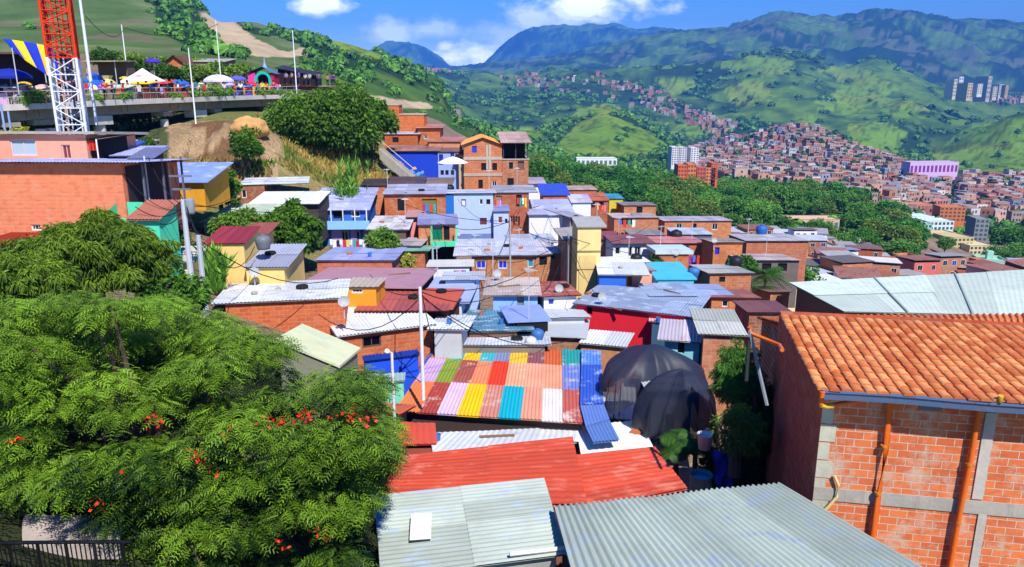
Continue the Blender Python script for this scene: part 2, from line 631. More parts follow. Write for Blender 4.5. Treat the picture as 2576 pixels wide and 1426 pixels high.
BRIGHT = [  # open pasture, read off the photograph
    ([(1510, 278), (1440, 320), (1400, 375), (1420, 402), (1600, 400), (1690, 372), (1640, 340), (1560, 300)], 600, 2200),
    ([(1500, 262), (1460, 270), (1430, 300), (1500, 290), (1560, 290), (1580, 270)], 1200, 3000),
    ([(1790, 165), (1830, 148), (1900, 138), (1960, 148), (2000, 158), (1985, 185), (1930, 190), (1880, 175)], 1800, 4200),
    ([(2060, 175), (2130, 150), (2180, 175), (2250, 208), (2270, 215), (2200, 255), (2130, 265), (2080, 240), (2120, 205)], 1800, 4200),
    ([(1830, 220), (1880, 195), (1930, 215), (1945, 245), (1900, 265), (1840, 250)], 1500, 4200),
    ([(2050, 250), (2130, 250), (2200, 260), (2150, 290), (2060, 280)], 1500, 4200),
    ([(2210, 240), (2290, 250), (2340, 275), (2260, 300), (2210, 275)], 1500, 4200),
    ([(1980, 315), (2040, 290), (2055, 310), (2000, 330)], 1000, 4200),
    ([(2130, 310), (2220, 300), (2290, 330), (2260, 380), (2200, 400), (2140, 370)], 1000, 4200),
    ([(2330, 400), (2400, 340), (2480, 300), (2620, 290), (2620, 440), (2420, 455), (2300, 430)], 600, 3500),
    ([(780, 95), (870, 100), (960, 125), (1010, 155), (960, 150), (880, 135)], 500, 1400),
    ([(1680, 330), (1740, 300), (1800, 320), (1760, 350)], 1000, 3500),
    ([(1230, 330), (1330, 320), (1380, 350), (1280, 370)], 1000, 3000),
    ([(1640, 210), (1700, 190), (1760, 215), (1700, 240)], 2000, 4200),
]
SAND = [
    ([(505, 35), (545, 30), (590, 55), (625, 85), (670, 110), (700, 125), (680, 145), (620, 140), (560, 120), (540, 90), (510, 60)], 300, 1300),
    ([(730, 130), (760, 118), (790, 135), (770, 142), (735, 140)], 300, 1300),
    ([(930, 238), (1000, 250), (1080, 262), (1090, 275), (1000, 272), (930, 255)], 130, 700),
    ([(640, 120), (740, 132), (745, 145), (650, 142)], 300, 1300),
]
FORESTL = [
    ([(375, -40), (470, -20), (520, 10), (500, 40), (535, 95), (545, 125), (560, 130), (620, 150), (600, 160), (480, 130), (420, 90), (395, 40)], 250, 1300),
    ([(500, 0), (560, 28), (620, 72), (690, 72), (760, 95), (750, 112), (690, 92), (620, 86), (570, 45), (520, 28)], 500, 1300),
    ([(740, 100), (800, 110), (900, 150), (960, 200), (900, 215), (830, 180), (760, 130)], 300, 1300),
]


def make_ground():
    nY, nS = 620, 760
    Y = np.concatenate([np.linspace(-20, 4, 8), np.exp(np.linspace(math.log(5), math.log(15000), nY - 8))])
    S = np.linspace(-1.25, 1.25, nS)
    YY, SS = np.meshgrid(Y, S, indexing='ij')
    XX = SS * (np.maximum(YY, 0) + 14)
    Z = ground(XX.ravel(), YY.ravel()).reshape(YY.shape)
    d = np.maximum(YY * cs - Z * sn, .5)
    U = CX + F * XX / d
    V = CY - F * (YY * sn + Z * cs) / d
    wu = (fbm(XX / (YY * .02 + 3), YY / (YY * .03 + 3), 21, 3) - .5) * 26
    wv = (fbm(XX / (YY * .02 + 3), YY / (YY * .03 + 3), 33, 3) - .5) * 20
    Uw, Vw = U + wu, V + wv
    C = np.zeros(YY.shape + (3,))
    forest = np.array([.026, .062, .020])
    bush = np.array([.080, .165, .030])
    grass = np.array([.175, .315, .030])
    olive = np.array([.175, .225, .085])
    sand = np.array([.62, .47, .30])
    dirt = np.array([.27, .20, .13])
    town = np.array([.33, .235, .18])
    big = fbm(XX / 260, YY / 400, 41, 5)
    fin = fbm(XX / 45, YY / 60, 43, 4)
    m = np.clip((big * .65 + fin * .35 - .44) * 9, 0, 1)[..., None]
    C[:] = forest * (1 - m) + bush * m
    m2 = np.clip((big * .5 + fin * .5 - .55) * 12, 0, 1)[..., None]
    C = C * (1 - m2) + grass * .8 * m2
    # big hill on the left
    lh = ((U < 1120) & (YY > 140) & (YY < 1250))
    ol = np.clip((fbm(XX / 55, YY / 90, 51, 5) - .44) * 9, 0, 1)[..., None]
    C = C * (.8 + .4 * fbm(XX / 20, YY / 30, 52, 3))[..., None]
    C = np.where((lh & (U < 760))[..., None], (olive * (1 - ol * .7) + bush * ol * .7) * (.7 + .6 * fbm(XX / 16, YY / 30, 52, 4))[..., None], C)
    tan_ = lh & (U < 520) & (fbm(XX / 90, YY / 60, 57, 3) > .56)
    C[tan_] = C[tan_] * .4 + np.array([.24, .17, .12]) * .6
    isf = np.zeros(YY.shape, bool)
    isg = np.zeros(YY.shape, bool)
    iss = np.zeros(YY.shape, bool)
    for poly, a, b in FORESTL:
        isf |= inpoly(Uw, Vw, poly) & (YY > a) & (YY < b)
    C[isf] = forest
    for poly, a, b in BRIGHT:
        isg |= inpoly(Uw, Vw, poly) & (YY > a) & (YY < b)
    gv = (.75 + .5 * fbm(XX / 30, YY / 40, 61, 3))[..., None]
    C = np.where(isg[..., None], grass * gv, C)
    sc = fbm(XX / 11, YY / 16, 63, 4)
    gul = np.abs(fbm(XX / 60, YY / 220, 65, 4) - .5)
    C[isg & (sc > .61)] *= .55
    C[isg & (gul < .018)] *= .62
    C[isg & (fbm(XX / 130, YY / 180, 67, 4) > .58)] *= np.array([1.25, 1.02, 1.1])
    for poly, a, b in SAND:
        iss |= inpoly(U + wu * .4, V + wv * .4, poly) & (YY > a) & (YY < b)
    C = np.where(iss[..., None], sand * (.8 + .4 * fbm(XX / 12, YY / 12, 71, 4))[..., None], C)
    # distant barrios in patches on the green slopes and the right-hand mountain
    bm = (fbm(XX / 240, YY / 200, 81, 4) > .60) & (YY > 4300) & (YY < 8000) & (fin > .45)
    C[bm] = np.array([.12, .155, .085])
    # foot of the slope and the built-up land
    nrm = YY < 190
    tw = (YY < 420) & (U > 1050) & ~((V < 600) & (U > 1330) & (YY > 230))
    C[nrm] = dirt
    C[tw] = town
    C[(YY < 30) & (XX < 0)] = np.array([.035, .045, .02])  # ground under the big tree darkened so the crown's gaps look shaded
    dry = np.array([.34, .27, .115])
    gr = np.array([.12, .20, .04])
    k1 = fbm(XX / 5, YY / 5, 91, 4)
    hs = (U > 350) & (U < 1130) & (YY > 52) & (YY < 150)
    kk = np.clip((k1 - .45) * 8, 0, 1)[..., None]
    C = np.where(hs[..., None], dry * (1 - kk * .55) + gr * kk * .55, C)
    rock = hs & (YY > 65) & (YY < 80) & (U < 700 + wu) & (k1 > .30)
    C[rock] = (np.array([.50, .34, .20]) * (.55 + .8 * fbm(XX / 1.2, YY / 6, 17, 4))[..., None])[rock]
    C[rock & (k1 > .62)] = np.array([.24, .13, .07])
    C[(U < 420) & (YY > 60) & (YY < 110)] = np.array([.10, .12, .05])
    nv = YY.size
    idx = np.arange(nv).reshape(YY.shape)
    faces = np.stack([idx[:-1, :-1], idx[:-1, 1:], idx[1:, 1:], idx[1:, :-1]], -1).reshape(-1, 4)
    me = np_mesh('ground', np.stack([XX, YY, Z], -1).reshape(-1, 3), faces, smooth=True)
    a = me.attributes.new('hue', 'FLOAT_COLOR', 'POINT')
    a.data.foreach_set('color', np.ascontiguousarray(np.c_[C.reshape(-1, 3), np.ones(nv)], dtype=np.float32).ravel())
    m_, nt, b = new_mat('land')
    at_ = nt.nodes.new('ShaderNodeAttribute')
    at_.attribute_name = 'hue'
    g = nt.nodes.new('ShaderNodeNewGeometry')
    n1 = noise_n(nt, g.outputs['Position'], .035, 9, .72)
    n2 = noise_n(nt, g.outputs['Position'], .9, 6, .7)
    c = mixc(nt, ramp_n(nt, n1, .35, .65), at_.outputs['Color'], (.45, .48, .4), 'MULTIPLY')
    c = mixc(nt, .5, at_.outputs['Color'], c)
    c = mixc(nt, math_n(nt, 'MULTIPLY', ramp_n(nt, n2, .4, .7), .35), c, (.5, .45, .4), 'MULTIPLY')
    lk(nt, c, b.inputs['Base Color'])
    b.inputs['Roughness'].default_value = 1
    b.inputs['Specular IOR Level'].default_value = .05
    bp = nt.nodes.new('ShaderNodeBump')
    bp.inputs['Strength'].default_value = .8
    bp.inputs['Distance'].default_value = 9
    lk(nt, n1, bp.inputs['Height'])
    b2 = nt.nodes.new('ShaderNodeBump')
    b2.inputs['Strength'].default_value = .6
    b2.inputs['Distance'].default_value = .25
    lk(nt, n2, b2.inputs['Height'])
    lk(nt, bp.outputs[0], b2.inputs['Normal'])
    lk(nt, b2.outputs[0], b.inputs['Normal'])
    o = link_mesh('ground', me, m_)
    tag(o, kind='structure')
    # visibility from the lookout, for choosing where far stuff is worth building
    t = Z / np.maximum(YY, 1)
    vis = t >= np.maximum.accumulate(np.where(YY > 5, t, -9), axis=0) - .004
    return dict(X=XX, Y=YY, Z=Z, U=U, V=V, C=C, vis=vis, isg=isg, iss=iss)


G = make_ground()


def gz(x, y):
    return float(ground([x], [y])[0])


# ---------------------------------------------------------------- far woods: lumpy crowns, one mass
def ico():
    import bmesh
    bm = bmesh.new()
    bmesh.ops.create_icosphere(bm, subdivisions=2, radius=1)
    v = np.array([x.co[:] for x in bm.verts])
    f = np.array([[y.index for y in x.verts] for x in bm.faces])
    bm.free()
    return v, f


ICV, ICF = ico()


def blobs(P_, S_, name, mat, tones):
    n = len(P_)
    T = 10
    temps = []
    for k in range(T):
        r = .78 + .44 * rng.random(len(ICV))
        temps.append(ICV * r[:, None])
    temps = np.stack(temps)
    ch = rng.integers(0, T, n)
    ang = rng.random(n) * 6.283
    V_ = temps[ch]
    c, s_ = np.cos(ang)[:, None], np.sin(ang)[:, None]
    x = V_[..., 0] * c - V_[..., 1] * s_
    y = V_[..., 0] * s_ + V_[..., 1] * c
    V_ = np.stack([x, y, V_[..., 2] * .85], -1) * S_[:, None, None] + P_[:, None, :]
    Fc = ICF[None] + (np.arange(n) * len(ICV))[:, None, None]
    tone = np.repeat(tones, len(ICF)) + (rng.random(n * len(ICF)) - .5) * .25
    me = np_mesh(name, V_.reshape(-1, 3), Fc.reshape(-1, 3), tone=np.clip(tone, 0, 1))
    return link_mesh(name, me, mat)


def leafy(P_, S_, name, mat, tones, nq=60, q=.34):
    n = len(P_)
    r_ = np.random.default_rng(n)
    d = r_.normal(size=(n, nq, 3))
    d /= np.linalg.norm(d, axis=2)[..., None]
    d[..., 2] = np.abs(d[..., 2]) * .95 - .18
    rad = (.72 + .34 * r_.random((n, nq)))[..., None]
    c = P_[:, None] + d * rad * S_[:, None, None] * np.array([1, 1, .95])
    a = np.cross(d, r_.normal(size=d.shape))
    a /= np.linalg.norm(a, axis=2)[..., None]
    b = np.cross(a, d + .5 * r_.normal(size=d.shape))
    b /= np.linalg.norm(b, axis=2)[..., None]
    s = S_[:, None, None] * q * (.6 + .8 * r_.random((n, nq)))[..., None]
    V_ = np.stack([c - a * s, c - b * s * .7, c + a * s, c + b * s * .7], 2).reshape(-1, 3)
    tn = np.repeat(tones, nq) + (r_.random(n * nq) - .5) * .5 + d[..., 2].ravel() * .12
    me = np_mesh(name, V_, np.arange(len(V_)).reshape(-1, 4), tone=np.clip(tn, 0, 1))
    return link_mesh(name, me, mat)


def far_woods():
    lum = G['C'].sum(-1)
    Ar = G['Y']
    ok = (lum < .30) & G['vis'] & (Ar > 240) & (Ar < 3900) & (G['U'] > -80) & (G['U'] < 2660) & ~G['iss']
    ok &= ~((Ar > 6000))
    ii, jj = np.nonzero(ok)
    U, V, Y = G['U'][ii, jj], G['V'][ii, jj], Ar[ii, jj]
    lumv = lum[ii, jj]
    # not on the built-up hillside
    keep = ~inpoly(U, V, TOWN1) & ~((U < 760) & (Y < 1300) & (lumv > .12) & (rng.random(len(U)) > .12))
    dens = np.clip((.30 - lumv) / .2, .10, 1) * np.clip(Y / 1500, .25, 1.0)
    keep &= rng.random(len(U)) < dens * np.where(Y > 1500, .17, .26)
    ii, jj = ii[keep], jj[keep]
    n = len(ii)
    X, Y, Z = G['X'][ii, jj], G['Y'][ii, jj], G['Z'][ii, jj]
    X = X + rng.normal(0, 1, n) * Y * .002
    Y2 = Y + rng.normal(0, 1, n) * Y * .008
    S_ = np.clip(2.4 + Y * .0032, 3.0, 13) * (.55 + .8 * rng.random(n))
    Zg = ground(X, Y2)
    print('far woods', n)
    o = leafy(np.c_[X, Y2, Zg + S_ * .35], S_, 'distant_woods', LEAF('#24501a', '#76b03a', .95, .1), rng.random(n) * .6 + .1, 46)
    tag(o, kind='stuff')
    o['label'] = 'dark green woods covering the far slopes'


TOWN1 = [(1690, 395), (1760, 375), (1800, 350), (1900, 345), (1950, 322), (2040, 325), (2110, 350), (2200, 392), (2290, 425), (2380, 450),
         (2600, 450), (2600, 560), (2300, 520), (2150, 510), (2000, 475), (1850, 460), (1700, 430)]
far_woods()
# ---------------------------------------------------------------- builders
DY = Vector((0, 0, 1))


def sheet_roof(name, mat, parent, A, B, C, D, pitch=.2, amp=.028, pan=1.0, run=2.6, lap=.018, seg=4, jit=.012, bare=False):
    """corrugated sheets over the quad A front-left, B front-right, C back-right, D back-left; waves run from front to back"""
    A, B, C, D = map(Vector, (A, B, C, D))
    w_ = ((B - A).length + (C - D).length) / 2
    l_ = ((D - A).length + (C - B).length) / 2
    nu, nv = max(1, round(w_ / pan)), max(1, round(l_ / run))
    N = (B - A).cross(D - A).normalized()
    if N.z < 0:
        N = -N
    rs = random.Random(int(abs(A.x * 31 + A.y * 17 + w_ * 7) * 10))
    m = MB()
    for i in range(nu):
        for j in range(nv):
            dz = j * lap + (i % 2) * lap * .3 + rs.random() * jit
            tilt = (rs.random() - .5) * jit
            u0, u1 = i / nu, (i + 1) / nu + .04 / nu
            v0, v1 = j / nv, min(1.0, (j + 1) / nv) + (.02 / nv if j < nv - 1 else 0)
            off = (rs.random() - .5) * .06 / max(l_, 1) if j == 0 else 0
            n = max(2, int(round(w_ / nu / pitch * seg)))
            rows = []
            for b in range(3):
                v = v0 + off + (v1 - v0) * b / 2
                row = []
                for a in range(n + 1):
                    u = u0 + (u1 - u0) * a / n
                    p = (A * (1 - u) + B * u) * (1 - v) + (D * (1 - u) + C * u) * v
                    z = amp * math.cos(2 * math.pi * u * w_ / pitch) + dz + tilt * b
                    row.append(p + N * z)
                rows.append(row)
            m.grid(rows, rs.random() ** 1.0)
    if not bare:   # underside, so that the roof has a thickness from below
        t = Vector((0, 0, -.05))
        m.face([p - N * .05 for p in (A, D, C, B)], .2)
    return m.build(name, mat, parent)


def flat_sheet(name, mat, parent, A, B, C, D, th=.08, sag=0.0, n=6, m=None, tone=.5):
    """a slab or cloth of real thickness over a quad"""
    A, B, C, D = map(Vector, (A, B, C, D))
    own = m is None
    m = m or MB()
    top = []
    for j in range(n + 1):
        v = j / n
        row = []
        for i in range(n + 1):
            u = i / n
            p = (A * (1 - u) + B * u) * (1 - v) + (D * (1 - u) + C * u) * v
            row.append(p - DY * sag * (16 * u * (1 - u) * v * (1 - v)))
        top.append(row)
    bot = [[p - DY * th for p in row] for row in top]
    m.grid(top, tone)
    m.grid([r[::-1] for r in bot], tone)
    per = lambda g: [g[0][i] for i in range(n)] + [g[i][n] for i in range(n)] + [g[n][n - i] for i in range(n)] + [g[n - i][0] for i in range(n)]
    a, b = per(top), per(bot)
    m.grid([b + [b[0]], a + [a[0]]], tone)
    if own:
        return m.build(name, mat, parent)


def wall_panel(m, O, ux, nx, L, zl, zr, holes, rev=.12):
    """wall from O along ux (length L) with outward normal nx, top height zl..zr, holes (x0,z0,x1,z1) with reveals"""
    O, ux, nx = Vector(O), Vector(ux), Vector(nx)
    top = min(zl, zr)
    hs = [h for h in holes if h[0] > .02 and h[2] < L - .02 and h[3] < top - .02]
    xs = sorted({0.0, L, *[h[0] for h in hs], *[h[2] for h in hs]})
    zz = sorted({0.0, top, *[max(0., h[1]) for h in hs], *[h[3] for h in hs]})
    pt = lambda x, z, d=0: O + ux * x + DY * z - nx * d
    for i in range(len(xs) - 1):
        for j in range(len(zz) - 1):
            cx_, cz_ = (xs[i] + xs[i + 1]) / 2, (zz[j] + zz[j + 1]) / 2
            if any(h[0] < cx_ < h[2] and h[1] < cz_ < h[3] for h in hs):
                continue
            m.face([pt(xs[i], zz[j]), pt(xs[i + 1], zz[j]), pt(xs[i + 1], zz[j + 1]), pt(xs[i], zz[j + 1])])
    if abs(zl - zr) > 1e-4:
        q = [pt(0, top), pt(L, top)]
        q += [pt(L, zr)] if zr > zl else []
        q += [pt(0, zl)] if zl > zr else []
        m.face(q)
    for x0, z0, x1, z1 in hs:
        z0 = max(0., z0)
        c = [(x0, z0), (x1, z0), (x1, z1), (x0, z1)]
        for k in range(4):
            a, b = c[k], c[(k + 1) % 4]
            m.face([pt(*a), pt(*b), pt(*b, rev), pt(*a, rev)])
    return hs


def window(parent, O, ux, nx, h, frame=None, glass=None, style='cross', rev=.12, proud=0.0, name='window'):
    O, ux, nx = Vector(O), Vector(ux), Vector(nx)
    x0, z0, x1, z1 = h
    ox = Vector((-nx.y, nx.x, 0))
    sgn = 1 if ox.dot(ux) > 0 else -1
    M = Matrix((ux.to_4d(), nx.to_4d(), DY.to_4d(), (0, 0, 0, 1))).transposed()
    M.col[0][3] = M.col[1][3] = M.col[2][3] = 0
    base = O + ux * ((x0 + x1) / 2) + DY * z0 - nx * (rev - proud)
    M.translation = base
    hw, hh = (x1 - x0) / 2, z1 - z0
    if style == 'hole':
        g = MB()
        g.box(-hw, -.02, 0, hw, 0, hh, M)  # sheet closing the hole; dark by default in place of the unlit room
        return g.build('opening_sheet', glass or DARK, parent)
    f = MB()
    t = min(.07, hw * .25)
    for a in ((-hw, -hw + t, 0, hh), (hw - t, hw, 0, hh), (-hw + t, hw - t, 0, t), (-hw + t, hw - t, hh - t, hh)):
        f.box(a[0], 0.002, a[2], a[1], .07, a[3], M)
    if style in ('cross', 'two') and hw > .25:
        f.box(-.02, .004, t, .02, .05, hh - t, M)
    if style == 'cross' and hh > .8:
        f.box(-hw + t, .006, hh * .62, hw - t, .045, hh * .62 + .04, M)
    if style == 'bars':
        k = max(2, int(hw * 2 / .16))
        for i in range(1, k):
            x = -hw + 2 * hw * i / k
            f.box(x - .01, .004, t, x + .01, .05, hh - t, M)
    o = f.build(name, frame or P('#e8e6e2', name='window_frame'), parent)
    g = MB()
    g.box(-hw + t * .5, -.02, t * .5, hw - t * .5, .008, hh - t * .5, M)
    g.build('pane', glass or GL(), o)
    return o


class House:
    """facade read off the photo: left/right edge and eave/foot rows at a depth, turned by yaw degrees"""
    def __init__(s, name, label, uL, uR, vT, vB, D, yaw=0, dep=6, rise=.6, tilt=0, wall=None, roof=None, holes=(), side='', style='shed', oh=.35, cat='house',
                 group=None, wallname='wall', pitch=.17, corr=True, amp=.017, backv=None, extra_down=0.0, noroof=False, sideholes=(), over=None, pan=1.0, th=.1):
        yw = R(yaw)
        c, q = math.cos(yw), math.sin(yw)
        p0 = at(uL, vT, D)
        k = uR - CX
        w_ = (k * (p0.y * cs - p0.z * sn) - F * p0.x) / (F * c - k * q * cs)
        h = p0.z - at(uL, vB, D).z + extra_down
        if backv is not None:       # solve the rise so that the back-left roof corner sits at row backv
            pb = Vector((p0.x - q * dep, p0.y + c * dep, 0))
            rise = at(uL, backv, pb.y).z - p0.z
        s.w, s.h, s.dep, s.rise, s.tilt, s.yaw = w_, h, dep, rise, tilt, yw
        s.o = thing(name, label, cat, (p0.x, p0.y, p0.z - h), yw, group)
        s.M = Matrix.Translation((p0.x, p0.y, p0.z - h)) @ Matrix.Rotation(yw, 4, 'Z')
        s.Mi = s.M.inverted()
        s.wmat = wall or BR()
        ht = lambda x, y: h + rise * y / dep + tilt * x / w_
        s.ht = ht
        m = MB()
        gable = style.startswith('gable')
        if gable:
            zf = zb = h
        fh = [s.px(*hh[:4]) for hh in holes]
        hl = [a for a in fh]
        done = wall_panel(m, (0, 0, 0), (1, 0, 0), (0, -1, 0), w_, h, h + tilt, hl)
        zb0, zb1 = (h, h + tilt) if gable else (h + rise, h + rise + tilt)
        shl = {'L': [], 'R': []}
        for hh in sideholes:
            shl[hh[0]].append(s.pxs(*hh[:5]) + (hh[5] if len(hh) > 5 else 'cross',))
        dl = wall_panel(m, (0, 0, 0), (0, 1, 0), (-1, 0, 0), dep, h, zb0, [x[:4] for x in shl['L']])
        dr = wall_panel(m, (w_, 0, 0), (0, 1, 0), (1, 0, 0), dep, h + tilt, zb1, [x[:4] for x in shl['R']])
        wall_panel(m, (0, dep, 0), (1, 0, 0), (0, 1, 0), w_, zb0, zb1, [])
        if style == 'gable_y':     # ridge runs away from the viewer: triangle on the facade
            for y in (0, dep):
                m.face([(0, y, h), (w_, y, h), (w_ / 2, y, h + rise)])
        if style == 'gable_x':
            for x in (0, w_):
                m.face([(x, 0, h), (x, dep, h), (x, dep / 2, h + rise)])
        if style == 'flat' or noroof:
            m.face([(0, 0, h - .25), (w_, 0, h + tilt - .25), (w_, dep, zb1 - .25), (0, dep, zb0 - .25)])
        s.wall = m.build(wallname, s.wmat, s.o)
        for hh, lo in zip(holes, fh):
            if lo in done:
                st = hh[4] if len(hh) > 4 else 'cross'
                window(s.o, (0, 0, 0), (1, 0, 0), (0, -1, 0), lo, style=st, frame=hh[5] if len(hh) > 5 else None, glass=hh[6] if len(hh) > 6 else None)
        for sd, O, nx in (('L', (0, 0, 0), (-1, 0, 0)), ('R', (w_, 0, 0), (1, 0, 0))):
            for x in shl[sd]:
                if x[:4] in (dl if sd == 'L' else dr):
                    window(s.o, O, (0, 1, 0), nx, x[:4], style=x[4])
        if noroof:
            return
        rm = roof or RF()
        e = .03
        ov = over or (oh, oh, oh, oh)   # left right front back
        if backv is not None:
            ov = (ov[0], ov[1], ov[2] * .45, ov[3])
        if D > 40:
            amp = min(amp, .010)
        H2 = lambda x, y: Vector((x, y, ht(x, y) + e))
        if style == 'shed':
            q4 = (H2(-ov[0], -ov[2]), H2(w_ + ov[1], -ov[2]), H2(w_ + ov[1], dep + ov[3]), H2(-ov[0], dep + ov[3]))
            if corr:
                s.roof = sheet_roof('roof', rm, s.o, *q4, pitch=pitch, amp=amp, pan=pan)
            else:
                s.roof = flat_sheet('roof', rm, s.o, *[p + DY * th for p in q4], th=th)
        elif style == 'gable_y':
            zr_ = h + rise + e
            sl = rise / (w_ / 2)
            for sd in (0, 1):
                ex = -ov[0] if sd == 0 else w_ + ov[1]
                ez = h + e - sl * (ov[0] if sd == 0 else ov[1])
                a, b = (ex, -ov[2], ez), (ex, dep + ov[3], ez)
                r0, r1 = (w_ / 2, -ov[2], zr_), (w_ / 2, dep + ov[3], zr_)
                q4 = (b, a, r0, r1) if sd == 0 else (a, b, r1, r0)
                s.roof = sheet_roof('roof', rm, s.o, *q4, pitch=pitch, amp=amp, pan=pan)
        elif style == 'gable_x':
            sl = rise / (dep / 2)
            zr_ = h + rise + e
            s.roof = sheet_roof('roof', rm, s.o, (-ov[0], -ov[2], h + e - sl * ov[2]), (w_ + ov[1], -ov[2], h + e - sl * ov[2]), (w_ + ov[1], dep / 2, zr_), (-ov[0], dep / 2, zr_), pitch=pitch, amp=amp, pan=pan)
            s.roof2 = sheet_roof('roof', rm, s.o, (w_ + ov[1], dep + ov[3], h + e - sl * ov[3]), (-ov[0], dep + ov[3], h + e - sl * ov[3]), (-ov[0], dep / 2, zr_), (w_ + ov[1], dep / 2, zr_), pitch=pitch, amp=amp, pan=pan)
        elif style == 'flat':
            mm = MB()
            for (a, b, c_, d_) in ((-.08, -.08, w_ + .08, .1), (-.08, dep - .1, w_ + .08, dep + .08), (-.08, .1, .1, dep - .1), (w_ - .1, .1, w_ + .08, dep - .1)):
                mm.box(a, b, h + .003, c_, d_, h + .12)
            mm.build('coping', CONC, s.o)

    def ray(s, u, v, axis, val):
        d = s.Mi.to_3x3() @ at(u, v, 10.0)
        o = s.Mi @ Vector((0, 0, 0))
        t = (val - o[axis]) / d[axis]
        return o + d * t

    def px(s, u0, v0, u1, v1):
        a, b = s.ray(u0, v1, 1, 0.0), s.ray(u1, v0, 1, 0.0)
        return (a.x, a.z, b.x, b.z)

    def pxs(s, sd, u0, v0, u1, v1):
        val = 0.0 if sd == 'L' else s.w
        a, b = s.ray(u0, v1, 0, val), s.ray(u1, v0, 0, val)
        y0, y1 = sorted((a.y, b.y))
        return (y0, a.z, y1, b.z)

    def loc(s, u, v):
        p = s.ray(u, v, 1, 0.0)
        return p.x, p.z

    def part(s, name, mat, fn, **kw):
        m = MB()
        fn(m)
        return m.build(name, mat, s.o, **kw)


# ---------------------------------------------------------------- foliage
def leaf_cloud(centres, radii, n_each, leaf, droop=.0, flat=.6, aspect=2.2, seed=1, up=.3, jitter=1.0, shell=.45):
    """leaf-size bent quads in clumps; returns verts, faces, tone"""
    r_ = np.random.default_rng(seed)
    V_, T_ = [], []
    for c, rad in zip(centres, radii):
        n = int(n_each * (rad / np.mean(radii)) ** 2)
        d = r_.normal(size=(n, 3))
        d /= np.linalg.norm(d, axis=1)[:, None]
        rr = (shell + (1 - shell) * r_.random(n) ** .5)[:, None]
        p = c + d * rr * rad * np.array([1, 1, flat])
        # leaf axis: outwards with droop
        ax = d * np.array([1, 1, .5]) + r_.normal(size=(n, 3)) * .45 * jitter + np.array([0, 0, -droop])
        ax /= np.linalg.norm(ax, axis=1)[:, None]
        nr = np.array([0, 0, 1.0]) * up + d * .5 + r_.normal(size=(n, 3)) * .55
        sd = np.cross(ax, nr)
        sd /= np.linalg.norm(sd, axis=1)[:, None] + 1e-9
        L = leaf * (.6 + .8 * r_.random(n))[:, None]
        W = L / aspect
        tip = p + ax * L + np.array([0, 0, -1.0]) * L * droop * .3
        mid = p + ax * L * .45
        V_.append(np.stack([p, mid + sd * W * .5, tip, mid - sd * W * .5], 1))
        t0 = r_.random()
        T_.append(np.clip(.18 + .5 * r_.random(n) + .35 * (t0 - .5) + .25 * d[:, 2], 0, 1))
    V_ = np.concatenate(V_)
    T_ = np.concatenate(T_)
    n = len(V_)
    return V_.reshape(-1, 3), np.arange(n * 4).reshape(n, 4), T_


def crown_clumps(rx, rz, n, seed, cz, clump=.33, low=-.55):
    r_ = np.random.default_rng(seed)
    d = r_.normal(size=(n * 3, 3))
    d /= np.linalg.norm(d, axis=1)[:, None]
    d = d[d[:, 2] > low][:n]
    rr = (.55 + .45 * r_.random(len(d)) ** .6)[:, None]
    lob = 1 + .22 * np.sin(d[:, :1] * 5 + seed) * np.cos(d[:, 1:2] * 4 + seed * 2)
    c = d * rr * lob * np.array([rx, rx, rz]) + np.array([0, 0, cz])
    rad = rx * clump * (.6 + .8 * r_.random(len(d)))
    return c, rad


TREE_CACHE = {}


def tree_meshes(key, H, rx, rz, ncl, nl, leaf, seed, droop, flat, aspect, trunk_r=.22, clump=.33):
    if key in TREE_CACHE:
        return TREE_CACHE[key]
    cz = H - rz
    c, rad = crown_clumps(rx, rz, ncl, seed, cz, clump)
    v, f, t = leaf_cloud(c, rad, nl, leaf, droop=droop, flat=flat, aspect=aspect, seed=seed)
    cm = np_mesh('crown', v, f, tone=t)
    m = MB()
    r_ = random.Random(seed)
    fork = max(.6, cz - rz * .55)
    m.tube([(0, 0, -.8), (r_.uniform(-.1, .1), 0, fork * .5), (0, 0, fork)], trunk_r, 8, trunk_r * .7)
    for k in range(9):
        e = c[(k * 7) % len(c)]
        mid = (e[0] * .45, e[1] * .45, fork + (e[2] - fork) * .6)
        m.tube([(0, 0, fork - .2), mid, tuple(e)], trunk_r * .5, 6, trunk_r * .1)
    tm = bpy.data.meshes.new('trunk')
    tm.from_pydata(m.v, [], m.f)
    TREE_CACHE[key] = (cm, tm)
    return cm, tm


def tree(name, label, base, H, rx, rz, ncl=60, nl=60, leaf=.35, mats=('#2c5418', '#6f9a2c'), seed=1, droop=.3, flat=.8, aspect=2.2, cat='tree', group=None, key=None,
         scale=1.0, rz_=0.0, trunk_r=.22, clump=.33, bare_label=True):
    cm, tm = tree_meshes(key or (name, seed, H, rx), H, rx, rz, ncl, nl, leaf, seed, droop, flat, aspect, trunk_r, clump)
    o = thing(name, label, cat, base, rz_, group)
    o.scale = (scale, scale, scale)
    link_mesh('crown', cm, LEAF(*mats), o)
    link_mesh('trunk', tm, BARK, o)
    return o


def pole(name, label, u, vtop, vbot, D, r=.12, mat=None, cat='pole', arms=(), group=None, r1=None, sink=1.5, n=8):
    a, b = at(u, vtop, D), at(u, vbot, D)
    p = at(u, (vtop + vbot) / 2, D)
    o = thing(name, label, cat, (p.x, p.y, b.z), 0, group)
    m = MB()
    m.tube([(0, 0, -sink), (0, 0, a.z - b.z)], r, n, r1 or r * .7)
    m.build('shaft', mat or CONC, o, smooth=False)
    return o, a.z - b.z


